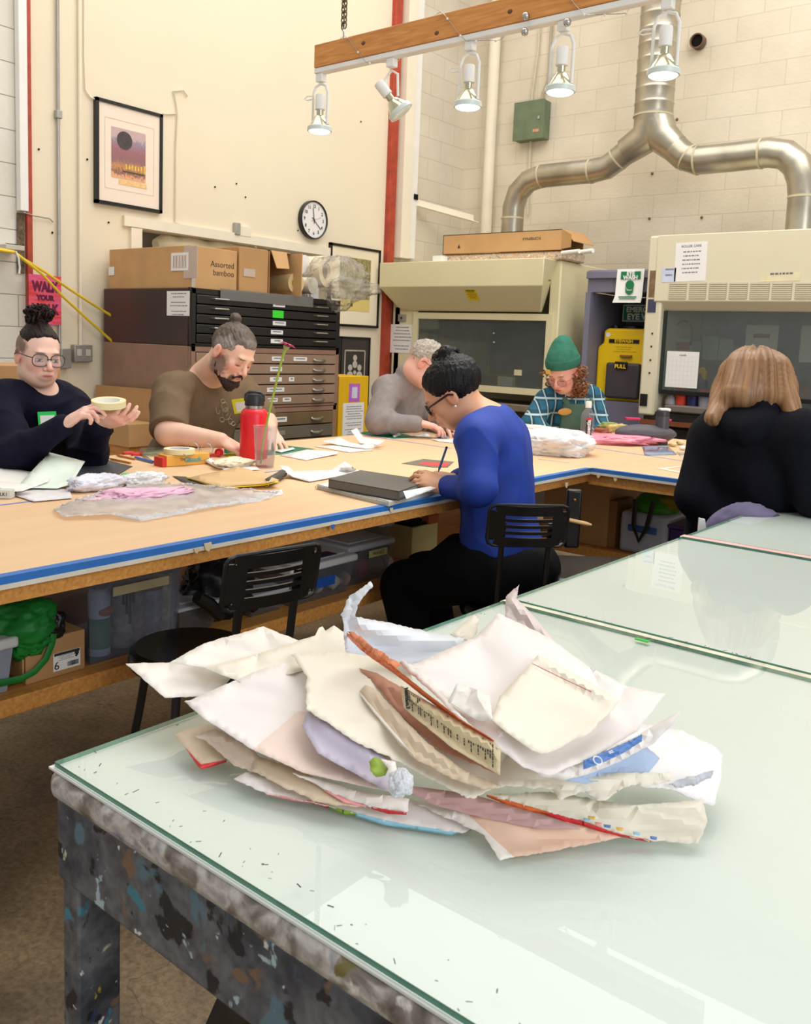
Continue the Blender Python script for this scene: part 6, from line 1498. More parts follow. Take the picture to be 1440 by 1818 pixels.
# ---------------------------------------------------------------- 2: brown T-shirt, beard, small top knot
def person_two():
    neck, chest, pel = P_(362,672,4.08), P_(352,752,4.12), P_(330,880,4.2)
    shR, elR, wrR = P_(305,696,3.92), P_(300,768,3.74), P_(392,782,3.66)
    shL, elL, wrL = P_(428,696,4.32), P_(470,752,4.22), P_(482,770,3.98)
    hc = P_(412,628,3.92)
    f = VR*0.70-VF*0.50-VU*0.52
    H = Head(hc, f, up=(VU+VR*0.25), sc=1.08)
    root = person('heavyset bearded person in a brown T-shirt with greying tied-up hair, bent over work',(pel[0], pel[1],0))
    lo, hi = bounds([hc, pel, shR, elR, wrR, shL, elL, wrL],0.17); lo[2] = 0.55
    S = Soft(lo, hi,0.0038)
    H.sculpt(S, neck,0.070, jaw=1.3, wide=1.08)
    torso(S, neck, chest, pel, shR, shL,1.1, dep=0.13, infl=-0.01)
    A_ = (0.066,0.056,0.052,0.033)
    arm(S, shR, elR, wrR, A_); arm(S, shL, elL, wrL, A_)
    hand(S, wrR, VR*0.85-VU*0.35-VF*0.1, VU*0.9-VF*0.2, side=1, curl=0.35, sc=1.05, thumb=0.8)
    hand(S, wrL, VR*0.35-VU*0.30-VF*0.75, VU*0.95, side=-1, curl=0.22, sc=1.05, spread=0.3)
    p = H.p; paint = H.facepaint(brow=(70,54,46), cheek=(230,140,118), lips=(190,92,90))
    bc = (44,30,28)
    paint = [blob(p(0,-0.035,0.050),(0.095,0.088,0.075),(120,108,98), H.R,0.2,0.95)]+[blob(p(a*0.062,0.020,-0.045),(0.030,0.050,0.050),(84,62,54), H.R,0.5,0.8,0.2,120) for a in (-1,1)]+paint
    paint += [blob(p(0,0.080,-0.098),(0.046,0.055,0.024), bc, H.R,0.3,0.95,0.2,120)]
    paint += [blob(p(0,0.100,-0.0465),(0.024,0.02,0.0045), bc, H.R,0.4,0.7)]
    paint += [blob(p(a*0.028,0.085,-0.070),(0.010,0.03,0.022), bc, H.R,0.4,0.8) for a in (-1,1)]
    soft_obj('body', S, m_skin, root, paint, base=(238,192,168))
    B = Soft(hc-0.2, hc+0.15,0.0035)
    B.ell(p(0,0.058,-0.100),(0.040,0.030,0.026), H.R,0.012); B.ell(p(0,0.072,-0.110),(0.026,0.022,0.026), H.R,0.015)
    for a in (-1,1): B.limb(p(a*0.062,0.030,-0.074), p(a*0.030,0.070,-0.098),0.012,0.018,0.012); B.limb(p(a*0.068,0.008,-0.045), p(a*0.062,0.030,-0.074),0.008,0.012,0.01); B.limb(p(a*0.002,0.098,-0.047), p(a*0.026,0.086,-0.062),0.005,0.006,0.005)
    soft_obj('beard', B, hair_mat('beard hair',(34,24,22),(70,50,44),0.6,(1,1,1),140), root, disp=lambda V: 0.003*vnoise(V,170))
    C = Soft(lo, hi,0.005)
    torso(C, neck-VU*0.01, chest, pel, shR, shL,1.18, dep=0.14, infl=0.012, belly=0.05)
    C.limb(shR, shR*0.12+elR*0.88,0.086,0.082,0.04); C.limb(shL, shL*0.3+elL*0.7,0.084,0.078,0.04)
    C.cut(shR*0.05+elR*0.95, elR-shR,0.004, lo=elR-0.12, hi=elR+0.11)
    C.limb(neck-VU*0.0-H.f*0.01, neck+VU*0.008,0.078,0.070,0.02)
    C.ell(neck+VU*0.05+VR*0.045,(0.066,0.066,0.055), None,0.012, sub=True)
    mshirt = M('brown jersey',(118,98,76),0.8, var=0.06, scale=25, bump=0.08, bscale=300)
    o = soft_obj('t_shirt', C, mshirt, root, disp=fold(0.008,(7,7,4),4.0))
    # hair: grey sides, brown swept top, tiny knot
    Hh = Soft(hc-0.17, hc+0.2,0.0035)
    Hh.ell(p(0,-0.012,0.036),(0.091,0.106,0.096), H.R,0.01)
    Hh.cut(p(0,0.074,0.070), H.f*0.8-H.u*0.6,0.01); 
    for a in (-1,1): Hh.ell(p(a*0.088,0.055,-0.006),(0.032,0.058,0.050), H.R,0.01, sub=True); Hh.ell(p(a*0.060,0.080,0.062),(0.032,0.036,0.034), H.R,0.012, sub=True)
    Hh.cut(p(0,0,-0.052),-H.u,0.01)
    Hh.ell(p(0.0,-0.075,0.125),(0.026,0.026,0.022), H.R,0.012)
    gh = attr_mat('greying hair',0.5, nsc=120, namt=0.45, bump=0.6, bsc=300)
    hp = [blob(p(a*0.085,0.02,0.03),(0.035,0.07,0.05),(168,160,152), H.R,0.6,0.9,0.3,60) for a in (-1,1)]+[blob(p(0,0.07,0.08),(0.06,0.04,0.03),(150,142,134), H.R,0.6,0.7,0.3,60)]
    soft_obj('hair', Hh, gh, root, hp, disp=hairdisp(0.0024,-H.f+H.u*0.6,170,18), base=(92,74,62))
    # badge + pale line drawing on the shirt
    mx = frame(Vector(P_(433,720,3.90)), Vector(VR*0.9-VF*0.25+VU*0.15), z=Vector(-VF*0.8-VU*0.05+VR*0.3))
    b_ = MB().box((0,0,0),(0.105,0.065,0.002), mx).build('name_badge', M('badge yellow',(236,232,40),0.5), root, label='yellow bordered white name badge')
    MB().box((0.004,-0.004,0.0015),(0.085,0.042,0.001), mx).build('badge_panel', m_lbl, b_)
    dg = bpy.context.evaluated_depsgraph_get(); dg.update()
    mb = MB(); wm = world_of(o); inv = wm.inverted()
    def onshirt(x, y):
        d_ = ray(x, y); hit, loc, nr, ix = o.ray_cast(inv @ CAM,(inv.to_3x3() @ d_).normalized())
        return (wm @ loc+(-d_)*0.002) if hit else None
    def curve(cx_, cy_, r0, r1, n=40, turns=1.5, sx_=1.0, rot=0.0):
        pts = []
        for i in range(n+1):
            a = 2*PI*turns*i/n+rot; r_ = r0+(r1-r0)*i/n; q = onshirt(cx_+math.cos(a)*r_*sx_, cy_+math.sin(a)*r_)
            if q is not None: pts.append(q)
        if len(pts) > 3: mb.tube(pts,0.0011, seg=4)
    curve(399,722,10,6, sx_=0.7); curve(401,733,14,5, turns=1.2, sx_=0.6); curve(394,745,5,3); curve(409,748,6,4, sx_=0.7); curve(388,728,5,9, turns=0.6, sx_=0.5); curve(396,712,4,3, turns=1); curve(414,752,4,3)
    if mb.v: g = mb.build('shirt_print', M('pale print ink',(190,180,160),0.7), root); g['kind'] = 'stuff'
person_two()

# ---------------------------------------------------------------- 3: grey fleece pullover, short grey hair
def person_three():
    neck, chest, pel = P_(722,678,4.95), P_(706,735,5.05), P_(690,850,5.15)
    shR, elR, wrR = P_(688,694,4.82), P_(672,750,4.68), P_(745,752,4.66)
    shL, elL, wrL = P_(748,694,5.22), P_(778,752,5.05), P_(800,756,4.86)
    hc = P_(755,646,4.84); f = VR*0.80-VF*0.12-VU*0.58
    H = Head(hc, f, up=(VU+VR*0.5), sc=1.10)
    root = person('person with short grey hair in a grey fleece pullover, writing',(pel[0], pel[1],0))
    lo, hi = bounds([hc, pel, shR, elR, wrR, shL, elL, wrL],0.17); lo[2] = 0.6
    S = Soft(lo, hi,0.0045); H.sculpt(S, neck,0.062, jaw=1.1)
    torso(S, neck, chest, pel, shR, shL,1.0, dep=0.12, infl=-0.012); arm(S, shR, elR, wrR); arm(S, shL, elL, wrL)
    hand(S, wrR, VR*0.9-VU*0.12-VF*0.05, VU, side=1, curl=0.45, sc=1.05); hand(S, wrL, VR*0.4-VU*0.1-VF*0.75, VU, side=-1, curl=0.5, sc=1.05)
    soft_obj('body', S, m_skin, root,[blob(H.p(0,-0.035,0.050),(0.095,0.088,0.075),(160,148,134), H.R,0.2,0.95)]+H.facepaint(cheek=(228,130,114), brow=(150,130,112)), base=(240,184,166))
    C = Soft(lo, hi,0.005); torso(C, neck-VU*0.01, chest, pel, shR, shL,1.15, dep=0.13, infl=0.016)
    arm(C, shR, elR, elR+(wrR-elR)*0.93,(0.078,0.066,0.060,0.042)); arm(C, shL, elL, elL+(wrL-elL)*0.93,(0.078,0.066,0.060,0.042))
    C.limb(neck-VU*0.02, neck+(H.p(0,-0.035,-0.06)-neck)*0.62,0.084,0.072,0.02); C.ell(neck+(H.p(0,0.03,-0.06)-neck)*0.95,(0.058,0.058,0.045), None,0.01, sub=True)
    soft_obj('pullover', C, M('grey fleece',(150,141,138),0.85, var=0.06, scale=30, bump=0.15, bscale=200), root, disp=fold(0.008,(8,8,6),7.0))
    K = Soft(neck-0.14, neck+0.14,0.004); K.limb(neck+VU*0.0+VR*0.035, neck+VU*0.045+VR*0.055,0.066,0.062,0.01); K.ell(neck+VU*0.075+VR*0.075,(0.05,0.05,0.045), None,0.01, sub=True); K.cut(neck-VU*0.05,-VU,0.005)
    soft_obj('shirt_collar', K, M('blue shirt',(120,140,188),0.7), root)
    Hh = Soft(hc-0.17, hc+0.17,0.004); p = H.p
    Hh.ell(p(0,-0.012,0.036),(0.084,0.104,0.092), H.R,0.01); Hh.cut(p(0,0.074,0.066), H.f*0.8-H.u*0.6,0.01)
    for a in (-1,1): Hh.ell(p(a*0.085,0.045,-0.012),(0.035,0.062,0.042), H.R,0.01, sub=True)
    Hh.cut(p(0,-0.0,-0.060),-H.u-H.f*0.3,0.01)
    soft_obj('hair', Hh, hair_mat('grey hair',(150,138,124),(200,190,178),0.6,(1,1,1),90), root, disp=lambda V: 0.004*vnoise(V,60)+0.003*vnoise(V,150))
    glasses(H, M('thin dark frame',(60,56,52),0.3), root, m_lens_g)
person_three()

# ---------------------------------------------------------------- 4: royal blue top, dark bun, seen from behind
def person_four():
    neck, chest, pel = P_(868,748,2.98), P_(888,842,2.97), P_(888,985,2.93)
    shL, elL, wrL = P_(846,778,2.77), P_(850,868,2.68), P_(790,866,2.83)
    shR, elR, wrR = P_(902,770,3.17), P_(888,860,3.15), P_(808,852,2.98)
    hc = P_(803,700,2.98); f = -VR*0.80+VF*0.16-VU*0.58
    H = Head(hc, f, up=(VU-VR*0.45), sc=0.98)
    root = person('person in a royal blue top with a black hair bun, seen from behind',(pel[0], pel[1],0))
    hipL, knL, ftL = P_(860,1010,2.84), P_(722,1040,3.02), P_(735,1190,3.0)
    hipR, knR, ftR = P_(905,1010,3.05), P_(760,1020,3.16), P_(775,1150,3.12)
    lo, hi = bounds([hc, pel, shR, elR, wrR, shL, elL, wrL, knL, ftL, hipR],0.15)
    S = Soft(lo, hi,0.0045); H.sculpt(S, neck,0.052, wide=0.98)
    torso(S, neck, chest, pel, shR, shL,0.95, dep=0.095, infl=-0.012); arm(S, shR, elR, wrR,(0.046,0.038,0.034,0.024)); arm(S, shL, elL, wrL,(0.046,0.038,0.034,0.024))
    hand(S, wrL,-VR*0.75+VF*0.1+VU*0.28, VU*0.7-VF*0.5, side=-1, curl=0.6, sc=0.92)
    hr = hand(S, wrR,-VR*0.9-VF*0.05+VU*0.12, VU*0.9-VF*0.3, side=1, curls=[0.8,0.95,1.1,1.2], sc=0.92, thumb_in=0.6)
    for a, b, c in ((hipL, knL, ftL),(hipR, knR, ftR)): S.limb(a, b,0.075,0.05,0.03); S.limb(b, c,0.048,0.034,0.02)
    soft_obj('body', S, m_skin, root, H.facepaint(brow=(30,20,18), cheek=(214,138,110)), base=(216,158,122))
    C = Soft(lo, hi,0.005)
    torso(C, neck-VU*0.022, chest, pel, shR, shL,1.0, dep=0.105, infl=0.010)
    arm(C, shR, elR, elR+(wrR-elR)*0.9,(0.062,0.056,0.050,0.036)); arm(C, shL, elL, elL+(wrL-elL)*0.92,(0.062,0.056,0.052,0.036))
    C.ell(neck+VU*0.045-VR*0.03,(0.070,0.070,0.062), None,0.012, sub=True)
    C.cut(pel+VU*0.035,-VU,0.004)
    soft_obj('long_sleeved_top', C, M('royal blue knit',(3,50,146),0.75, var=0.08, scale=20, bump=0.06, bscale=300), root, disp=fold(0.007,(8,8,6),3.0))
    T = Soft(lo, hi,0.006); T.ell(pel-VU*0.02,(0.205,0.185,0.12), None,0.04)
    for a, b, c in ((hipL, knL, ftL),(hipR, knR, ftR)): T.limb(a, b,0.115,0.082,0.05); T.limb(b, c,0.080,0.062,0.03)
    T.cut(pel+VU*0.05, VU,0.01)
    soft_obj('trousers', T, M('black cotton',(8,8,11),0.85, var=0.1), root, disp=fold(0.006,(7,7,7),3.0))
    p = H.p; mh = hair_mat('black hair',(5,4,6),(15,12,16),0.42,(1,1,1),90)
    Hh = Soft(hc-0.18, hc+0.2,0.0038)
    Hh.ell(p(0,-0.022,0.040),(0.084,0.104,0.086), H.R,0.01)
    Hh.cut(p(0,0.060,0.055), H.f*0.85-H.u*0.45,0.01)
    for a in (-1,1): Hh.ell(p(a*0.088,0.040,-0.020),(0.036,0.062,0.046), H.R,0.01, sub=True)
    Hh.cut(p(0,-0.05,-0.070),-H.u,0.012)
    bc = p(0,-0.06,0.128)
    Hh.limb(p(0,-0.05,0.10), bc,0.034,0.028,0.01)
    soft_obj('hair', Hh, mh, root, disp=hairdisp(0.0028, H.u*0.8-H.f*0.5,190,16))
    rr = random.Random(7); mb = MB(); kc = Vector(P_(795,638,3.0)); mb.ball(kc,(0.046,0.046,0.036), seg=16, rings=10)
    for i in range(40):
        d = Vector((rr.uniform(-1,1), rr.uniform(-1,1), rr.uniform(-0.5,0.8))).normalized(); c = kc+Vector((d.x*0.036, d.y*0.036, d.z*0.028)); ax = (d+Vector((rr.uniform(-.5,.5), rr.uniform(-.5,.5), rr.uniform(-.5,.5)))).normalized(); u = ax.orthogonal().normalized(); v = ax.cross(u); R0 = rr.uniform(0.012,0.022)
        pts = [c+(u*math.cos(2*PI*1.2*j/14)+v*math.sin(2*PI*1.2*j/14))*R0+ax*(j/14-0.5)*0.02 for j in range(15)]
        mb.tube(pts,[0.003]+[0.0058]*13+[0.001], seg=6)
    mb.build('hair_bun', mh, root)
    glasses(H, m_black, root, m_lens_g, w=0.026, h=0.018, r=0.0032)
    MB().ball(Vector(p(-0.083,0.0,-0.036)),0.0042, seg=8, rings=6).build('pearl_earring', m_lbl, root)
    MB().ball(Vector(p(0.083,0.0,-0.036)),0.0042, seg=8, rings=6).build('pearl_earring', m_lbl, root)
    a, b = Vector(P_(792,797,2.96)), Vector(P_(778,838,2.90))
    t = thing('pen', b, 'blue pen held upright by the person in the blue top', 'pen')
    MB().tube([b, b.lerp(a,0.15), a],[0.001,0.0042,0.0042], seg=8).build('barrel', M('blue pen',(40,84,150),0.4), t); MB().tube([a, a+(a-b).normalized()*0.008],0.0045, seg=8).build('cap', m_ink, t)
person_four()

# ---------------------------------------------------------------- 5: green beanie, plaid shirt, overalls
def person_five():
    neck, chest, pel = P_(1010,702,5.52), P_(1010,748,5.60), P_(1012,850,5.7)
    shR, elR, wrR = P_(970,712,5.50), P_(944,752,5.28), P_(985,776,5.10)
    shL, elL, wrL = P_(1052,708,5.62), P_(1068,764,5.42), P_(1045,782,5.2)
    hc = P_(1000,660,5.42); f = -VR*0.50-VF*0.68-VU*0.52
    H = Head(hc, f, up=VU, sc=1.12)
    root = person('person in a green beanie, teal plaid shirt and green overalls',(pel[0], pel[1],0))
    lo, hi = bounds([hc, pel, shR, elR, wrR, shL, elL, wrL],0.16); lo[2] = 0.6
    S = Soft(lo, hi,0.0045); H.sculpt(S, neck,0.052)
    torso(S, neck, chest, pel, shR, shL,1.0, infl=-0.012); arm(S, shR, elR, wrR); arm(S, shL, elL, wrL)
    hand(S, wrR, VR*0.6-VF*0.5-VU*0.1, VU, side=1, curl=0.4); hand(S, wrL,-VR*0.5-VF*0.6-VU*0.1, VU, side=-1, curl=0.4)
    soft_obj('body', S, m_skin, root, H.facepaint(brow=(120,84,60), cheek=(232,120,104), lips=(190,80,80)), base=(236,176,158))
    # plaid
    pm, nt, b = new_mat('teal plaid'); tc = N(nt, 'ShaderNodeTexCoord'); sp = N(nt, 'ShaderNodeSeparateXYZ'); nt.links.new(tc.outputs['Object'], sp.inputs[0])
    def bars(sock, sc, wd, ph):
        a = N(nt, 'ShaderNodeMath', _operation='MULTIPLY_ADD'); nt.links.new(sock, a.inputs[0]); a.inputs[1].default_value = sc; a.inputs[2].default_value = ph
        f_ = N(nt, 'ShaderNodeMath', _operation='FRACT'); nt.links.new(a.outputs[0], f_.inputs[0]); l = N(nt, 'ShaderNodeMath', _operation='LESS_THAN'); nt.links.new(f_.outputs[0], l.inputs[0]); l.inputs[1].default_value = wd; return l.outputs[0]
    sxy = N(nt, 'ShaderNodeMath', _operation='ADD'); nt.links.new(sp.outputs[0], sxy.inputs[0]); nt.links.new(sp.outputs[1], sxy.inputs[1])
    c = mixc(nt, bars(sp.outputs[2],11,0.45,0.1), lin((18,92,118)), lin((12,64,88)))
    c = mixc(nt, bars(sxy.outputs[0],11,0.4,0.3), c, lin((14,54,76)))
    c = mixc(nt, bars(sp.outputs[2],11,0.12,0.0), c, lin((170,196,200)))
    c = mixc(nt, bars(sxy.outputs[0],11,0.12,0.2), c, lin((160,190,196)))
    nt.links.new(c, b.inputs['Base Color']); b.inputs['Roughness'].default_value = 0.8
    C = Soft(lo, hi,0.005); torso(C, neck-VU*0.01, chest, pel, shR, shL,1.1, infl=0.016)
    arm(C, shR, elR, elR+(wrR-elR)*0.9,(0.070,0.060,0.056,0.04)); arm(C, shL, elL, elL+(wrL-elL)*0.9,(0.070,0.060,0.056,0.04))
    C.ell(neck+VU*0.05-VF*0.06,(0.064,0.064,0.055), None,0.01, sub=True)
    soft_obj('plaid_shirt', C, pm, root, disp=fold(0.005,(9,9,9),3.0))
    # overalls bib with straps, patch and stitches
    gm_ = M('green overall cloth',(88,116,100),0.8, var=0.06, scale=20)
    O = Soft(lo, hi,0.005); torso(O, neck-VU*0.03, chest, pel, shR, shL,1.12, infl=0.030)
    side = shL-shR; side /= np.linalg.norm(side); fr = np.cross(side, VU)
    if fr@VF > 0: fr = -fr
    O.cut(neck-VU*0.045, VU,0.003); O.cut(chest+side*0.125, side,0.004); O.cut(chest-side*0.125,-side,0.004); O.cut(chest,-fr,0.003)
    soft_obj('overalls', O, gm_, root)
    for a in (-1,1):
        b0 = chest+side*a*0.085+fr*0.125+VU*0.08; top = (neck+side*a*0.085-VU*0.005)+fr*0.02; bk = neck+side*a*0.07-fr*0.10-VU*0.06
        mid = (b0+top)/2+fr*0.045+VU*0.01
        MB().tube([Vector(b0), Vector(mid), Vector(top+VU*0.035), Vector(bk)],0.019, seg=8, flat=0.4, up=Vector(fr)).build('strap', gm_, root)
    mx = frame(Vector(chest+fr*0.150-VU*0.000), Vector(side), z=Vector(fr))
    MB().ball(Vector(P_(1003,731,5.40)),(0.048,0.004,0.022), mx=frame((0,0,0), Vector(side)), seg=16, rings=8).build('patch', M('orange patch',(206,150,70),0.6), root)
    # beanie with cuff and label
    Bn = Soft(hc-0.2, hc+0.24,0.0045); p = H.p
    Bn.ell(p(0,-0.022,0.062),(0.094,0.112,0.112), H.R,0.01); Bn.ell(p(0,-0.055,0.14),(0.050,0.055,0.05), H.R,0.05)
    Bn.cut(p(0,0,0.045),-H.u+H.f*0.25,0.004)
    soft_obj('beanie', Bn, M('green knit',(62,124,104),0.85, var=0.08, scale=30, bump=0.3, bscale=160), root, disp=fold(0.003,(14,14,14),1))
    Bc = Soft(hc-0.2, hc+0.2,0.0045); Bc.ell(p(0,-0.020,0.058),(0.103,0.122,0.10), H.R,0.01); Bc.cut(p(0,0,0.032),-H.u+H.f*0.28,0.006); Bc.cut(p(0,0,0.085), H.u-H.f*0.28,0.006)
    soft_obj('beanie_cuff', Bc, M('green knit cuff',(56,114,96),0.85, var=0.08, scale=30, bump=0.3, bscale=160), root)
    MB().box((0,0,0),(0.034,0.030,0.002), frame(Vector(p(0.028,0.106,0.062)), Vector(-H.r+H.f*0.2), z=Vector(H.f+H.u*0.2))).build('beanie_label', M('label yellow',(224,190,96),0.5), root)
    rr = random.Random(9); mb = MB(); mhc = hair_mat('curly brown hair',(112,70,44),(156,106,70),0.45,(1,1,1),60)
    for i in range(90):
        a = -1 if rr.random() < 0.62 else 1
        c = Vector(p(a*rr.uniform(0.055,0.105), rr.uniform(-0.08,0.03), rr.uniform(-0.125,0.03))); R0 = rr.uniform(0.008,0.015); ax = Vector((rr.uniform(-.5,.5), rr.uniform(-.5,.5),-1)).normalized(); u = ax.orthogonal().normalized(); v = ax.cross(u)
        mb.tube([c+(u*math.cos(2*PI*1.6*j/14)+v*math.sin(2*PI*1.6*j/14))*R0+ax*(j/14)*0.045 for j in range(15)],[0.003]+[0.0055]*13+[0.001], seg=5)
    mb.build('curly_hair', mhc, root)
    glasses(H, M('thin red frame',(150,90,84),0.3), root, m_lens_g, drop=-0.012)
person_five()

# ---------------------------------------------------------------- 6: navy hoodie, long light brown hair, back view
def person_six():
    neck, chest, pel = P_(1338,742,2.98), P_(1328,850,3.0), P_(1305,1010,3.1)
    shL, elL, wrL = P_(1262,782,3.08), P_(1234,880,3.02), P_(1270,868,3.22)
    shR, elR, wrR = P_(1425,775,2.82), P_(1450,880,2.80), P_(1440,868,3.10)
    hc = P_(1340,690,3.05); f = VR*0.45+VF*0.72-VU*0.55
    H = Head(hc, f, up=(VU+VF*0.3), sc=1.0)
    root = person('person in a navy hoodie with long light brown hair, seen from behind',(pel[0], pel[1],0))
    lo, hi = bounds([hc, pel, shR, elR, wrR, shL, elL, wrL],0.15)
    S = Soft(lo, hi,0.006); H.sculpt(S, neck,0.052); torso(S, neck, chest, pel, shR, shL,1.0, infl=-0.015); arm(S, shR, elR, wrR); arm(S, shL, elL, wrL)
    hand(S, wrL, VR*0.5+VF*0.8, VU, side=-1, curl=0.4); hand(S, wrR, VR*0.1+VF*0.9, VU, side=1, curl=0.4)
    for hp_, kn, ft in ((P_(1270,1035,3.15), P_(1270,1010,3.50), P_(1270,1150,3.5)),(P_(1330,1035,3.05), P_(1335,1020,3.45), P_(1335,1160,3.45))): S.limb(hp_, kn,0.08,0.05,0.03); S.limb(kn, ft,0.05,0.035,0.02)
    soft_obj('body', S, m_skin, root, H.facepaint(), base=(228,172,150))
    C = Soft(lo, hi,0.0055); torso(C, neck-VU*0.02, chest, pel, shR, shL,1.15, dep=0.125, infl=0.018)
    arm(C, shR, elR, elR+(wrR-elR)*0.9,(0.080,0.072,0.064,0.045)); arm(C, shL, elL, elL+(wrL-elL)*0.9,(0.080,0.072,0.064,0.045))
    C.limb(chest*0.5+pel*0.5, pel,0.18,0.17,0.05)
    mn = M('navy hoodie fleece',(10,11,21),0.85, var=0.12, scale=20, bump=0.12, bscale=250)
    o = soft_obj('hoodie', C, mn, root, disp=fold(0.009,(6,6,4),6.0))
    Hd = Soft(neck-0.24, neck+0.22,0.005)
    bk = -(VR*0.45+VF*0.72); bk /= np.linalg.norm(bk)
    sd = np.cross(bk, VU)
    for a in (-1,1):
        Hd.limb(neck+sd*a*0.085+VU*0.035+bk*-0.02, neck+sd*a*0.060+bk*0.085-VU*0.01,0.034,0.036,0.025)
        Hd.limb(neck+sd*a*0.060+bk*0.085-VU*0.01, neck+bk*0.125-VU*0.030,0.038,0.040,0.03)
    Hd.limb(neck+sd*0.05+bk*0.07+VU*0.05, neck-sd*0.05+bk*0.07+VU*0.05,0.026,0.026,0.03)
    Hd.ell(neck+bk*0.095-VU*0.03,(0.095,0.05,0.055), np.array([sd, bk, VU], np.float32),0.03)
    soft_obj('hood', Hd, mn, root, disp=fold(0.006,(10,10,10),1.0))
    # long hair falling in two curtains
    p = H.p; Hh = Soft(hc-0.26, hc+0.2,0.0045)
    Hh.ell(p(0,-0.018,0.040),(0.092,0.112,0.092), H.R,0.01)
    top = P_(1340,645,3.02)
    for (x0, y0, d0, x1, y1, d1, r0, r1) in ((1305,668,3.03,1277,722,3.06,0.060,0.032),(1375,668,3.0,1402,722,2.97,0.060,0.034),(1325,660,2.98,1310,700,2.93,0.07,0.05),(1358,660,2.96,1362,700,2.91,0.07,0.052),(1290,688,3.02,1269,742,2.92,0.040,0.026),(1392,688,2.95,1412,736,2.84,0.040,0.024)):
        Hh.limb(P_(x0, y0, d0), P_(x1, y1, d1), r0, r1,0.035)
    Hh.ell(p(0,0.14,-0.07),(0.06,0.09,0.13), H.R,0.01, sub=True)
    def hd(V):
        c = A3(hc+H.u*0.08); q = V-c; an = np.arctan2(q@sd, q@bk); rad = np.linalg.norm(q, axis=1)
        Pn = np.stack([an*9, rad*9, np.zeros(len(V))],1); Pf = np.stack([an*34, rad*12, np.zeros(len(V))],1)
        return 0.011*vnoise(Pn,1.0,3)+0.0035*vnoise(Pf,1.0,7)
    hmat, nt, b = new_mat('light brown hair'); at = N(nt, 'ShaderNodeAttribute'); at.attribute_name = 'Col'; nt.links.new(at.outputs['Color'], b.inputs['Base Color']); b.inputs['Roughness'].default_value = 0.42
    def hpaint(V, C_):
        c = A3(hc+H.u*0.08); q = V-c; an = np.arctan2(q@sd, q@bk); rad = np.linalg.norm(q, axis=1)
        n = vnoise(np.stack([an*40, rad*10, V[:,2]*4],1),1.0,2)*0.5+vnoise(np.stack([an*90, rad*14, V[:,2]*6],1),1.0,4)*0.5
        a, b2 = np.array(lin((98,66,42))[:3]), np.array(lin((172,128,86))[:3]); t_ = np.clip(0.45+0.6*n+np.clip(np.abs(an)-0.5,0,1)*0.25,0,1)[:, None]; C_[:, :3] = a*(1-t_)+b2*t_
    soft_obj('hair', Hh, hmat, root,[hpaint], disp=hd, base=(150,110,76))
person_six()
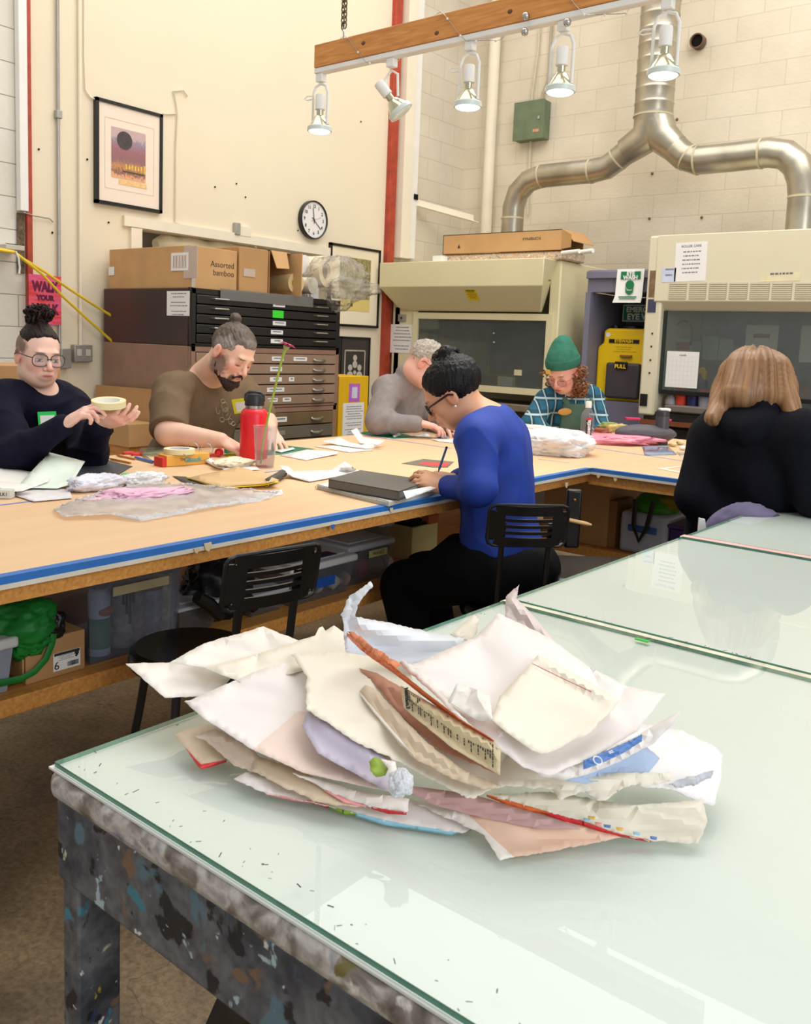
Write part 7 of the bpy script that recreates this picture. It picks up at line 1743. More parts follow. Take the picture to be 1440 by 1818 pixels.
# ============================================================ STOOLS
def stool(seat_c, back_yaw, label, panel_h=0.13, panel_w=0.25, zb=0.80, lean=0.04, back_r=0.22, slots=4):
    """seat_c: seat centre (x, y, z of the top); back_yaw: direction from the seat to its back"""
    sc_ = Vector(seat_c); t = thing('bar_stool',(sc_.x, sc_.y,0), label, 'stool', 'black metal stools along the work table')
    bdir = Vector((math.cos(back_yaw), math.sin(back_yaw),0)); sd = Vector((-bdir.y, bdir.x,0)); R = 0.155
    mx = Matrix.Translation((sc_.x, sc_.y, sc_.z-0.05))
    MB().lathe([(R*0.80,-0.005),(R*0.97,0.0),(R,0.012),(R*1.0,0.028),(R*0.97,0.040),(R*0.90,0.047),(R*0.80,0.046),(R*0.5,0.040),(0.0,0.036)], mx, seg=44).build('seat', M('glossy black seat',(10,10,12),0.22), t)
    legs = []
    for k in range(4):
        a = back_yaw+PI/4+k*PI/2; d = Vector((math.cos(a), math.sin(a),0))
        MB().tube([sc_+d*0.11-UP*0.05, sc_+d*0.135-UP*0.2, Vector((sc_.x, sc_.y,0.01))+d*0.21],0.011, seg=10).build('leg', m_black, t)
    MB().tube([Vector((sc_.x, sc_.y,0.22))+Vector((math.cos(2*PI*k/32), math.sin(2*PI*k/32),0))*0.185 for k in range(32)],0.009, seg=8, closed=True).build('foot_ring', m_black, t)
    pc = sc_+bdir*back_r; pc.z = zb
    upv = (UP+bdir*lean/panel_h*0.6).normalized(); nrm = sd.cross(upv).normalized()
    if nrm.dot(bdir) < 0: nrm = -nrm
    # bent panel with slots: bands between slots, side strips
    def pp(u, v, o=0.0): return pc+sd*u+upv*v+nrm*(o+0.014*(1-(u/(panel_w/2))**2))
    mb = MB(); n = 12; rows = []
    hs = panel_h; sl_w = panel_w*0.30
    bands = [(0,0.22)]+[(0.30+i*0.155,0.375+i*0.155) for i in range(slots-1)]+[(0.30+(slots-1)*0.155,1.0)]
    def slab(u0, u1, v0, v1, nn=8):
        vs = []; fs = []
        for i in range(nn+1):
            u = u0+(u1-u0)*i/nn
            for (v, o) in ((v0,0),(v1,0),(v1,0.005),(v0,0.005)): vs.append(pp(u, v, o))
        for i in range(nn):
            for k in range(4): a = i*4+k; b = i*4+(k+1) % 4; fs.append((a, b, b+4, a+4))
        fs.append((0,3,2,1)); fs.append((nn*4, nn*4+1, nn*4+2, nn*4+3)); mb.add(vs, fs)
    for (b0, b1) in bands: slab(-sl_w, sl_w, b0*hs, b1*hs)
    c = panel_w/2
    # side strips with rounded corners
    for s in (-1,1):
        slab(min(s*sl_w, s*(c-0.02)), max(s*sl_w, s*(c-0.02)),0, hs); slab(min(s*(c-0.02), s*c), max(s*(c-0.02), s*c),0.018, hs-0.018,2)
    pnl = mb.build('backrest', M('black back panel',(12,12,13),0.25), t)
    edge = [pp(u, v,0.0025) for u, v in [(-c+0.02,0),(c-0.02,0),(c-0.005,0.006),(c,0.02),(c, hs-0.02),(c-0.006, hs-0.006),(c-0.02, hs),(-c+0.02, hs),(-c+0.006, hs-0.006),(-c, hs-0.02),(-c,0.02),(-c+0.005,0.006)]]
    MB().tube(edge,0.0055, seg=8, closed=True).build('backrest_rim', m_black, pnl)
    for s in (-1,1):
        for v in (0.14,0.86): MB().ball(pp(s*panel_w*0.42, v*hs,0.007),0.003, seg=8, rings=5).build('rivet', M('dull rivet',(70,70,72),0.3, metal=1), pnl)
    for s in (-1,1):
        a = pp(s*panel_w*0.30, hs*0.55,-0.012)
        MB().tube([a, pp(s*panel_w*0.30,0.0,-0.012), Vector((pc.x, pc.y,0))+sd*s*panel_w*0.30+UP*(sc_.z+0.02)-bdir*0.03, sc_+sd*s*panel_w*0.27+bdir*0.10-UP*0.045],0.012, seg=10, flat=0.6).build('back_post', m_black, t)
    return t
s1c = PZ(338,1142,0.60); pc1 = PX(453,1015,-1.45)
stool((s1c.x, s1c.y,0.60), math.atan2(pc1.y-s1c.y, pc1.x-s1c.x)+0.10, 'empty black metal stool with a slotted back, pushed under the taped table edge', back_r=(Vector((pc1.x-s1c.x, pc1.y-s1c.y,0))).length, zb=0.795)
pc2 = PD(935,930,2.66); d2 = (-HF+HR*0.12).normalized(); s2c = Vector((pc2.x, pc2.y,0.57))-d2*0.20
stool((s2c.x, s2c.y,0.57), math.atan2(d2.y, d2.x), 'black metal stool on which the person in the blue top sits', back_r=0.20, zb=pc2.z-0.065, panel_w=0.245)
# third seat: black post with a wooden arm right of the blue top person's stool
a = PD(1018,905,2.95); t = thing('drafting_chair',(a.x, a.y,0), 'black adjustable chair with a pale wooden arm, right of the occupied stool', 'chair')
MB().box((0,0,0),(0.05,0.03,0.20), frame(a-UP*0.03, HR)).build('bracket', m_black, t, bevel=0.008)
MB().ball(a+UP*0.035-HF*0.016,0.006, seg=8, rings=6).build('bolt', M('brass bolt',(150,110,60),0.4, metal=0.8), t)
b0, b1 = PD(1004,922,2.92), PD(1050,932,2.92)
MB().tube([b0, b0.lerp(b1,0.8), b1],[0.012,0.012,0.006], seg=10, flat=0.6).build('arm', M('pale wood arm',(196,156,104),0.5), t)
MB().box((0,0,0),(0.40,0.36,0.05), frame(a-UP*0.22+HR*0.12, HR)).build('seat', m_black, t, bevel=0.02)
for s in (-0.15,0.0,0.15): MB().tube([a-UP*0.23+HR*(0.12+s), Vector((a.x, a.y,0.02))+HR*(0.12+s*1.5)],0.014, seg=8).build('leg', m_black, t)
MB().tube([a-UP*0.45+HR*(-0.05), a-UP*0.47+HR*0.30],0.010, seg=8).build('stretcher', m_black, t)
# lavender jacket over the hoodie wearer's seat
jc = PD(1325,932,2.79)
jk = MB(); jv = []
crumple('draped_jacket', jc-UP*0.05,(0.150,0.05,0.125), M('lavender grey cloth',(112,104,132),0.85, var=0.08, scale=12), 'lavender grey jacket draped over the seat behind the person in the navy hoodie', 'jacket',5,0.10,3, mx=frame((0,0,0), HR))
stool((PD(1295,1040,3.12).x, PD(1295,1040,3.12).y,0.55), math.atan2(-HF.y,-HF.x), 'black stool under the person in the navy hoodie, mostly hidden by the green table', back_r=0.18, zb=0.66)
p = PD(1247,932,2.75); tag(MB().prism([PD(1242,920,2.75), PD(1252,922,2.75), PD(1254,940,2.75), PD(1240,946,2.75)], HF*0.01).build('paper_scrap', m_paper), 'small white paper corner sticking out beside the lavender jacket', 'paper')

# ============================================================ SHELF UNDER THE TABLE
XS = sx-0.03; ZS = sh+0.0005
m_tub = clear('milky tub plastic',(226,230,240),0.15,0.12, body=(176,186,204))
m_tub2 = clear('clearer tub plastic',(236,238,240),0.12,0.08, body=(196,198,204))
m_lid = M('white lid plastic',(214,214,214),0.35, var=0.03)
m_lidg = M('grey lid plastic',(184,188,198),0.35, var=0.03)
def tub(y0, y1, xF, dep, z0, h, label, mat, lid=None, lidm=None, taper=0.012, cat='storage tub', name='storage_tub'):
    t = thing(name,(xF-dep/2,(y0+y1)/2, z0), label, cat)
    def ring(z, k): return [Vector((xF-k, y0+k, z)), Vector((xF-k, y1-k, z)), Vector((xF-dep+k, y1-k, z)), Vector((xF-dep+k, y0+k, z))]
    a, b = ring(z0, taper), ring(z0+h,0); a2, b2 = ring(z0+0.004, taper+0.003), ring(z0+h,0.003)
    mb = MB(); vs = a+b+a2+b2; fs = [(0,1,5,4),(1,2,6,5),(2,3,7,6),(3,0,4,7),(0,3,2,1),(8,12,13,9),(9,13,14,10),(10,14,15,11),(11,15,12,8),(8,9,10,11),(4,5,13,12),(5,6,14,13),(6,7,15,14),(7,4,12,15)]
    mb.add(vs, fs); mb.build('tub', mat, t, bevel=0.006)
    if lid:
        MB().box((xF-dep/2,(y0+y1)/2, z0+h+lid/2-0.01),(dep+0.02, y1-y0+0.02, lid)).build('lid', lidm or m_lid, t, bevel=0.008, seg=3)
        MB().box((xF-dep/2,(y0+y1)/2, z0+h+lid-0.008),(dep-0.05, y1-y0-0.05,0.006)).build('lid_panel', lidm or m_lid, t, bevel=0.003)
    else:
        mb = MB(); rr_ = [v+Vector((0,0,0)) for v in ring(z0+h,-0.004)]; mb.tube(rr_,0.006, seg=6, closed=True); mb.build('rim', mat, t)
    return t
def ys(px, py): return PX(px, py, XS).y
def zs(px, py): return PX(px, py, XS).z
# far left: lidded grey tub
h_ = zs(12,1120)-ZS
tub(ys(-90,1245), ys(20,1215), XS+0.015,0.30, ZS, h_-0.03, 'grey tub with a white lid at the left end of the under-table shelf', M('grey opaque tub',(150,156,172),0.4),0.028, m_lid)
# shoe box with label
y0_, y1_ = ys(46,1211), ys(151,1180); h_ = zs(150,1117)-ZS
t = thing('shoe_box',(XS-0.13,(y0_+y1_)/2, ZS), 'brown shoe box with a white size 6 label on the under-table shelf', 'box')
MB().box((XS-0.13,(y0_+y1_)/2, ZS+h_/2),(0.26, y1_-y0_, h_)).build('box', m_card2, t, bevel=0.002)
MB().box((XS-0.13, y0_-0.004, ZS+h_*0.55),(0.25,0.004, h_*0.85)).build('end_flap', m_card, t)
a, c = PX(94,1168, XS), PX(142,1190, XS); ly, lz, lw, lh = (a.y+c.y)/2, ZS+h_*0.36, c.y-a.y, h_*0.44
lb = MB().box((XS+0.001, ly, lz),(0.002, lw, lh)).build('label_card', m_lbl, t)
MB().box((XS+0.0025, ly, lz+lh*0.42),(0.001, lw*0.94, lh*0.14)).build('label_header', m_ink, lb)
text('size_writing', '6',0.030, FX(XS+0.0025, ly-lw*0.38, lz-lh*0.22), m_ink, lb)
mb = MB(); rr = random.Random(2)
for k in range(14): mb.box((XS+0.0025, ly+lw*(0.02+0.03*k), lz-lh*0.25),(0.001, lw*rr.choice((0.008,0.016,0.02)), lh*0.26))
g = mb.build('barcode', m_ink, lb); g['kind'] = 'stuff'
mb = MB(); rnd_lines(mb, FX(XS+0.002, ly-lw*0.05, lz+lh*0.15), lw*0.8, lh*0.4,4,11); mb.build('small_print', M('grey ink',(120,118,124),0.6), lb)
text('logo_mark', '9',0.020, FX(XS+0.0025, ly+lw*0.36, lz+lh*0.22), m_ink, lb, bold=0.002)
# green cloth bag with strap and black buckle
gc = PX(40,1100, XS-0.06); m_gb = M('green nylon',(14,132,46),0.55, var=0.12, scale=10)
bagt = thing('green_bag',(gc.x, gc.y, gc.z-0.08), 'bright green cloth bag slumped over the shoe box', 'bag')
crumple('bag', gc+Vector((0,-0.01,0.0)),(0.10,0.095,0.075), m_gb, '', '',2,0.30,4, parent=bagt)
crumple('bag_fold', gc+Vector((0.035,-0.005,-0.045)),(0.05,0.055,0.045), m_gb, '', '',6,0.30,4, parent=bagt)
crumple('buckle', PX(96,1108, XS+0.0),(0.02,0.030,0.035), m_black, '', '',4,0.3,4, parent=bagt)
st_ = [PX(x, y, XS+0.012) for x, y in ((96,1125),(92,1145),(82,1170),(62,1192),(38,1205),(5,1212),(-20,1214))]
MB().tube(st_,0.009, seg=8, flat=0.3, up=(1,0,0)).build('strap', m_gb, bagt)
# large translucent tub, with contents as things
y0_, y1_ = ys(157,1180), ys(322,1146); h_ = zs(330,1003)-ZS
tub(y0_, y1_, XS,0.34, ZS, min(h_, TZ-0.10-ZS), 'large translucent tub of craft supplies behind the near stool', m_tub, taper=0.012)
MB_t = MB().box((XS+0.002,(ys(200,1050)+ys(299,1030))/2, zs(250,1040)),(0.002, ys(299,1030)-ys(200,1050),0.025), None); tag(MB_t.build('masking_tape_strip', M('aged masking tape',(196,184,146),0.6)), 'long strip of masking tape stuck on the front of the large translucent tub', 'tape')
def xo_(px, py, off): return PX(px, py, XS-off)
p = xo_(176,1170,0.06); t = thing('spray_can',(p.x, p.y, ZS+0.006), 'white and green spray can in the large translucent tub', 'can')
mx = Matrix.Translation((p.x, p.y, ZS+0.006)); R_c = 0.030; hc_ = 0.17
MB().lathe([(R_c,0),(R_c, hc_),(R_c*0.85, hc_+0.012),(R_c*0.5, hc_+0.018)], mx).build('can', m_lbl, t)
MB().lathe([(R_c*1.01,0.02),(R_c*1.01, hc_*0.62)], mx).build('green_label', M('label green',(30,140,84),0.5), t)
MB().lathe([(R_c*0.62, hc_+0.016),(R_c*0.75, hc_+0.060),(R_c*0.3, hc_+0.062)], mx).build('cap', M('smoky cap',(150,120,110),0.4), t)
MB().ball((p.x+R_c*0.85, p.y+0.006, ZS+0.13),(0.010,0.024,0.014), seg=14, rings=8).build('orange_emblem', M('emblem orange',(214,120,50),0.5), t)
for k,(x, w, h, c) in enumerate(((216,0.030,0.18,(190,176,160)),(240,0.028,0.17,(170,150,134)),(266,0.034,0.15,(176,172,168)),(290,0.030,0.19,(206,186,150)))):
    p = xo_(x,1150,0.07); t = thing('tool_jar',(p.x, p.y, ZS+0.006),['jar of dark-dripped brushes next to the spray can', 'striped jar in the middle of the large translucent tub', 'glass jar with a red lid in the large translucent tub', 'tall tan packet at the right end of the large translucent tub'][k], 'jar', 'jars in the large translucent tub')
    MB().lathe([(w*0.9,0),(w,0.01),(w, h*0.9),(w*0.95, h)], Matrix.Translation((p.x, p.y, ZS+0.006)), seg=16).build('jar', M('jar %d' % k, c,0.4, var=0.25, scale=40), t)
    if k == 2: MB().lathe([(w*1.03, h),(w*1.03, h+0.02),(0.001, h+0.021)], Matrix.Translation((p.x, p.y, ZS+0.006)), seg=16).build('lid', M('brick red',(150,60,50),0.5), t)
    if k == 0:
        for j in range(4):
            a = p+Vector((w,-0.015+0.011*j, ZS+0.006+h-p.z)); MB().tube([a+UP*0.0, a-UP*(0.05+0.03*(j % 3))],[0.003,0.0045], seg=6).build('paint_drip', M('dark drip',(50,36,34),0.5), t)
# dark bag and pale low tub behind the near stool
crumple('dark_bag', PX(385,1040, XS-0.12),(0.10,0.13,0.10), M('black nylon',(18,18,26),0.5, var=0.3, scale=20), 'black nylon bag with straps on the shelf behind the near stool', 'bag',9,0.28,4)
for k,(x0, y0__, x1, y1__) in enumerate(((350,1060,392,1095),(420,1050,452,1080))):
    a, c = PX(x0, y0__, XS+0.01), PX(x1, y1__, XS+0.02); c.z = max(c.z, ZS+0.02)
    tag(MB().tube([a, a.lerp(c,0.5)+UP*0.008, c],[0.02,0.022,0.018], seg=10).build('bag_strap_end', m_black),['left dark strap end hanging over the shelf edge', 'right dark strap end hanging over the shelf edge'][k], 'strap')
tub(ys(328,1150), ys(400,1130), XS-0.03,0.24, ZS,0.085, 'low pale grey tub just right of the large translucent tub', m_tub2,0.012, m_lidg)
tub(ys(448,1120), ys(510,1100), XS-0.01,0.24, ZS,0.075, 'low pale blue tub seen between the posts of the near stool', m_tub2,0.012, m_lidg)
# white lidded tub and FRAGILE tub
y0_, y1_ = ys(516,1072), ys(628,1045); h_ = zs(570,1005)-ZS
tub(y0_, y1_, XS,0.30, ZS, h_, 'clear tub with a white lid and a blue label, right of the near stool', m_tub2,0.026, m_lid, taper=0.014)
p0, p1 = PX(556,1028, XS+0.003), PX(597,1040, XS+0.003)
tag(MB().box((XS-0.004,(p0.y+p1.y)/2,(p0.z+p1.z)/2),(0.002, p1.y-p0.y,0.034)).build('blue_label', M('blue label',(28,84,170),0.5)), 'blue tape label on the clear white-lidded tub', 'label')
tag(MB().box((XS-0.05, ys(590,1000), ZS+h_+0.021),(0.05,0.10,0.003)).build('navy_card', M('navy card',(30,40,84),0.5)), 'navy card lying on the white lid of the clear tub', 'card')
ro = random.Random(12)
for k,(x, y, c) in enumerate(((528,1058,(226,222,214)),(547,1048,(204,180,120)),(561,1052,(220,214,204)),(590,1053,(226,216,200)),(610,1040,(204,160,130)),(556,1036,(190,70,96)))):
    p = PX(x, y, XS-0.06); p.z = max(p.z, ZS+0.03)
    crumple('craft_scrap', p,(0.028,0.028,0.024), M('scrap %d' % k, c,0.6),['white paper scrap at the left of the white-lidded tub', 'yellow tan scrap in the white-lidded tub', 'pale roll end under the blue label in the white-lidded tub', 'cream scrap right of the blue label in the white-lidded tub', 'tan curled scrap at the right of the white-lidded tub', 'pink scrap behind the blue label in the white-lidded tub'][k], 'scrap', k+20,0.3,3, seg=16, rings=10, group='scraps in the white-lidded tub')
y0_, y1_ = ys(652,1046), ys(708,1030); h_ = zs(690,968)-ZS
tub(ys(632,1048), y1_, XS-0.04,0.36, ZS, h_, 'clear tub marked FRAGILE, left of the knees of the person in the blue top', m_tub2,0.024, m_lidg, taper=0.010)
p = PX(672,981, XS-0.036); t = thing('fragile_label', p, 'yellow tape label reading FRAGILE on a clear shelf tub', 'label')
MB().box((XS-0.037, p.y, p.z),(0.002,0.105,0.026)).build('tape', M('yellow masking tape',(206,196,128),0.6), t)
text('fragile_writing', 'FRAGILE',0.018, FX(XS-0.0358, p.y, p.z), m_ink, t)
for k,(x, y, c) in enumerate(((640,1020,(176,60,84)),(668,1005,(170,150,130)),(684,1005,(196,190,180)))):
    p = PX(x, y, XS-0.10); p.z = max(p.z, ZS+0.04); crumple('packed_item', p,(0.03,0.032,0.032), M('packed %d' % k, c,0.6),['dull red item in the FRAGILE tub', 'tan item in the FRAGILE tub', 'pale grey item in the FRAGILE tub'][k], 'item', k+40,0.25,3, seg=16, rings=10, group='things packed in the FRAGILE tub')
tub(ys(712,1010), ys(728,1005), XS-0.10,0.3, ZS,0.19, 'narrow clear tub right of the FRAGILE tub', m_tub2,0.02, m_lidg)
a, c = PX(731,978, XS-0.12), PX(776,968, XS-0.12); zt__ = PX(730,938, XS-0.12).z
t = thing('cream_box',(XS-0.25,(a.y+c.y)/2, ZS), 'cream yellow box on the shelf above the knees of the person in the blue top', 'box')
MB().box((XS-0.25,(a.y+c.y)/2,(ZS+zt__)/2),(0.26, c.y-a.y, zt__-ZS)).build('box', M('cream yellow card',(204,190,130),0.6), t, bevel=0.003)
MB().box((XS-0.25,(a.y+c.y)/2, zt__+0.004),(0.24, c.y-a.y-0.02,0.008)).build('dark_lid', m_dark, t)
p = PX(764,921, XS-0.14); tag(MB().box(p,(0.04,0.07,0.04)).build('orange_box', M('orange card',(170,84,40),0.5), bevel=0.003), 'small orange box under the table behind the person in the blue top', 'box')
# short leg of the table: carton, tote tub, purple tub
YF_ = yin+0.30
def zq(px, py): return PY(px, py, YF_).z
a, c = PY(995,960, YF_), PY(1076,968, YF_); zc_ = PY(1076,862, YF_).z
base_ = ZS
t = thing('tall_carton',((a.x+c.x)/2, YF_+0.17, base_), 'tall cardboard carton on the shelf under the corner of the L-shaped table', 'box')
MB().box(((a.x+c.x)/2-0.05, YF_+0.17,(base_+min(zc_, TZ-0.09))/2),(c.x-a.x+0.1,0.34, min(zc_, TZ-0.09)-base_)).build('carton', m_card2, t, bevel=0.003)
MB().box((c.x+0.012, YF_+0.10, base_+0.11),(0.05,0.18,0.22)).build('side_panel', M('brown side',(150,104,60),0.7), t, bevel=0.003)
a, c = PY(1096,965, YF_-0.02), PY(1180,968, YF_-0.02); zc_ = PY(1140,912, YF_-0.02).z
t = thing('tote_tub',((a.x+c.x)/2, YF_+0.1, base_), 'white translucent carry tub with a bright green top and black straps', 'storage tub')
w = c.x-a.x; xm_ = (a.x+c.x)/2; h_ = zc_-base_
MB().box((xm_, YF_+0.12, base_+h_/2),(w,0.26, h_)).build('tub', M('white cloudy plastic',(176,182,196),0.4, var=0.06), t, bevel=0.02, seg=3)
crumple('green_top', Vector((xm_+0.01, YF_+0.12, base_+h_+0.02)),(w*0.44,0.12,0.065), M('vivid green',(52,140,24),0.5), '', '',31,0.10,3, parent=t)
MB().box((xm_, YF_-0.014, base_+h_*0.62),(w*0.62,0.012,0.030)).build('blue_handle', M('handle blue',(50,90,160),0.4), t, bevel=0.006)
MB().tube([Vector((xm_-w*0.18, YF_-0.02, base_+h_+0.06)), Vector((xm_-w*0.16, YF_-0.028, base_+h_*0.7)), Vector((xm_-w*0.02, YF_-0.034, base_+h_*0.35)), Vector((xm_+w*0.12, YF_-0.03, base_+h_*0.7)), Vector((xm_+w*0.2, YF_-0.02, base_+h_+0.06))],0.011, seg=8, flat=0.35, up=(0,1,0)).build('strap', m_black, t)
a, c = PY(1182,960, YF_-0.02), PY(1262,965, YF_-0.02)
t = thing('purple_crate',((a.x+c.x)/2, YF_+0.1, base_), 'dark purple plastic crate right of the white tote tub on the shelf', 'crate')
MB().box(((a.x+c.x)/2, YF_+0.14, base_+0.07),(c.x-a.x,0.26,0.14)).build('crate', M('purple plastic',(66,40,110),0.4), t, bevel=0.01)
MB().box(((a.x+c.x)/2, YF_+0.14, base_+0.147),(c.x-a.x+0.02,0.28,0.015)).build('rim', M('purple rim',(84,52,130),0.4), t, bevel=0.005)
crumple('olive_cloth', PY(1190,893, YF_+0.1),(0.09,0.06,0.03), M('olive cloth',(150,140,40),0.8), 'olive yellow cloth on top of the purple crate', 'cloth',13,0.3,3)
# ============================================================ THINGS ON THE KRAFT TABLE
Z0 = TZ+0.0008
def flat(name, pts, z, mat, label, cat='paper', group=None, **kw):
    V = [(x, y, z+(p[2] if len(p) > 2 else 0)) for p in pts for x, y in [(p[0], p[1])]]
    o = sheet(name, V,[list(range(len(V)))], mat, step=kw.pop('step',8), torn=kw.pop('torn',0.25), **kw); return tag(o, label, cat, group)
m_wp = M('white card',(240,238,232),0.6, var=0.01)
m_gp = M('pale green card',(226,238,226),0.6, var=0.01)
m_slate = M('slate cutting board',(62,68,74),0.5, var=0.05)
flat('cutting_mat',[(-60,838),(-20,822),(178,813),(236,828),(205,846),(120,858),(-60,868)], Z0, m_slate, 'dark slate cutting mat under the elbows of the tape-holding person', 'mat', thick=0.002)
flat('paper_sheet',[(-30,838,0.004),(2,829,0.012),(60,838,0.006),(90,848,0.02),(85,855,0.016),(40,872,0.004),(-30,868,0.004)], Z0+0.003, m_wp, 'crumpled white paper at the left edge of the table', thick=0.0004)
flat('paper_sheet',[(-30,852,0.01),(20,856,0.012),(62,862,0.014),(40,872,0.004),(-30,874,0.002)], Z0+0.014, m_wp, 'second white sheet lying over the crumpled one at the left table edge', thick=0.0004)
flat('green_card',[(88,803,0.06),(151,819,0.045),(126,860,0.008),(101,867,0.004),(30,865,0.004),(45,848,0.012)], Z0+0.006, m_gp, 'large pale green-white card tilted up in front of the tape-holding person', 'card', thick=0.001)
flat('paper_sheet',[(30,868),(100,866),(124,870),(128,884),(60,890),(28,880)], Z0+0.004, M('soft white tissue',(226,222,224),0.7), 'white tissue between the green card and the clear plastic', thick=0.0005)
t = thing('green_packet', PZ(8,880, Z0), 'small green and white packet standing at the left edge of the table', 'packet')
p = PZ(6,884, Z0); MB().box((0,0,0.013),(0.055,0.03,0.026), frame(p, HR)).build('packet', M('packet white',(214,214,206),0.5), t, bevel=0.002)
MB().box((-0.018,0,0.013),(0.012,0.0305,0.0265), frame(p, HR)).build('green_band', M('packet green',(90,150,40),0.5), t)
text('packet_writing', 'LK1',0.014, frame(p-HF*0.0156+UP*0.013+HR*0.008, HR, z=-HF+UP*0.01), m_ink, t)
# clear plastic sheet with crinkles and coloured tissues
m_cling = clear('crinkled clear sheet',(252,252,252),0.25,0.30, body=(252,250,250), ior=1.2)
o = sheet('plastic_sheet',[(95,905, Z0),(128,890, Z0+.006),(190,870, Z0+.016),(270,858, Z0+.02),(340,860, Z0+.012),(420,868, Z0+.01),(503,876, Z0+.004),(470,886, Z0+.004),(400,898, Z0+.006),(300,914, Z0+.008),(250,924, Z0+.004),(200,915, Z0+.01),(118,921, Z0+.004),(100,912, Z0+.008)],[list(range(14))], m_cling, step=5, torn=1.0, amp=0.0, thick=0.0004, seed=4)
for v in o.data.vertices:
    w = v.co+o.location; v.co.z += 0.006*(0.5+noise.noise(w*22))+0.004*abs(noise.noise(w*55))
tag(o, 'large crinkled clear plastic sheet spread across the kraft paper', 'plastic sheet')
m_foamw = M('white packing foam',(232,230,232),0.6, var=0.03)
o = sheet('foam_sheet',[(205,915, Z0),(290,912, Z0),(360,893, Z0),(420,880, Z0),(500,868, Z0),(503,876, Z0),(460,890, Z0),(380,900, Z0),(300,916, Z0),(248,925, Z0)],[list(range(10))], m_foamw, step=6, torn=1.0, thick=0.001); tag(o, 'thin white foam sheet along the front edge of the clear plastic', 'foam sheet')
m_pinkt = M('pink tissue',(240,190,214),0.7, var=0.04, scale=20)
p = PZ(255,880, Z0+0.012); crumple('pink_tissue', p,(0.060,0.15,0.020), m_pinkt, 'crumpled pale pink tissue under the clear plastic sheet', 'tissue',3,0.5,5, mx=Matrix.Rotation(-0.15,4, 'Z'), flat=Z0)
m_bagc = M('iridescent white bag',(214,220,238),0.3, c2=(236,228,232), scale=40, bump=0.5, bscale=60)
t = thing('bubble_bag', PZ(170,864, Z0), 'crumpled bluish white plastic bag with green piping in front of the tape-holding person', 'plastic bag')
p = PZ(172,858, Z0+0.02); crumple('bag', p,(0.05,0.095,0.030), m_bagc, '', '',5,0.25,5, flat=Z0, parent=t)
MB().tube([PZ(x, y, Z0+z) for x, y, z in ((132,850,0.022),(150,853,0.026),(172,857,0.022),(195,855,0.028),(210,856,0.022))],[0.004,0.006,0.006,0.005,0.003], seg=8).build('green_piping', M('emerald plastic',(24,190,112),0.35), t)
p = PZ(184,868, Z0+0.006); MB().ball(p,(0.012,0.012,0.005), seg=10, rings=6).build('green_seal', M('deep emerald',(30,120,70),0.4), t)
t = thing('bubble_wrap', PZ(245,858, Z0), 'crumpled bubble wrap with a green clip, right of the bluish plastic bag', 'bubble wrap')
p = PZ(252,852, Z0+0.018); crumple('wrap', p,(0.045,0.085,0.026), M('silvery wrap',(214,214,216),0.2, c2=(240,240,242), scale=50, bump=0.7, bscale=90), '', '',11,0.3,6, flat=Z0, parent=t)
MB().ball(PZ(223,843, Z0+0.035),(0.012,0.015,0.006), seg=10, rings=6).build('green_clip', M('emerald plastic',(24,190,112),0.35), t)
# pens, scissors, dish, tape, orange box, wires
for k,(a, b, lb) in enumerate((((193,814),(232,822), 'longer of two orange pencils lying left of the orange box'),((206,808),(240,815), 'shorter of two orange pencils, behind the other'))):
    A_, B_ = PZ(*a, Z0+0.004), PZ(*b, Z0+0.004); tag(MB().tube([A_, A_.lerp(B_,0.12), B_],[0.001,0.004,0.004], seg=6).build('pencil', M('pencil orange',(206,132,36),0.4)), lb, 'pencil')
t = thing('scissors', PZ(245,812, Z0), 'scissors with a red handle left of the masking tape roll', 'scissors')
for (x, y) in ((228,804),(243,806)):
    c = PZ(x, y, Z0+0.006); MB().tube([c+Vector((math.cos(a)*0.014, math.sin(a)*0.022,0)) for a in [2*PI*i/14 for i in range(14)]],0.005, seg=8, closed=True).build('handle', M('scissor red',(214,46,56),0.35), t)
MB().prism([PZ(248,806, Z0+0.004), PZ(256,808, Z0+0.004), PZ(276,822, Z0+0.004)],(0,0,0.002)).build('blade', m_steel, t)
t = thing('snap_knife', PZ(262,818, Z0), 'blue snap-blade knife beside the red scissors', 'knife')
MB().tube([PZ(241,812, Z0+0.006), PZ(273,820, Z0+0.006)],0.008, seg=6, flat=0.5).build('body', M('knife blue',(40,90,176),0.4), t)
t = thing('glass_dish', PZ(270,806, Z0), 'shallow clear glass dish behind the scissors', 'dish')
mx = Matrix.Translation(PZ(270,808, Z0)); m_cg = clear('clear glass',(236,244,238),0.03,0.06, body=(220,226,214), ior=1.45)
MB().lathe([(0.036,0),(0.047,0.004),(0.049,0.026),(0.046,0.026),(0.044,0.006),(0.0,0.005)], mx, seg=28).build('dish', m_cg, t)
c0 = PZ(333,829, Z0)
p0, p1 = PZ(296,829, Z0), PZ(372,823, Z0); d = (p1-p0); ln = d.length; d.normalize(); bk_ = d.cross(UP)*-1
if bk_.dot(HF) < 0: bk_ = -bk_
t = thing('orange_box',(p0+p1)/2, 'long orange cardboard box with teal lettering below the masking tape roll', 'box')
MB().obox(p0, d*ln, bk_*0.065,(0,0,0.042)).build('box', M('orange carton',(236,176,78),0.5, var=0.03), t, bevel=0.002)
text('box_writing', 'Glueck',0.026, frame(p0+d*ln*0.60-bk_*0.0008+UP*0.020, d, z=-bk_), M('teal ink',(96,170,160),0.5), t, bold=0.001)
text('box_small_writing', 'Tru',0.014, frame(p0+d*ln*0.36-bk_*0.0008+UP*0.024, d, z=-bk_), M('brown ink',(150,120,80),0.5), t, bold=0.0008)
MB().obox(p0-d*0.018, d*0.017, bk_*0.06,(0,0,0.034)).build('red_end', M('end red',(214,50,44),0.5), t)
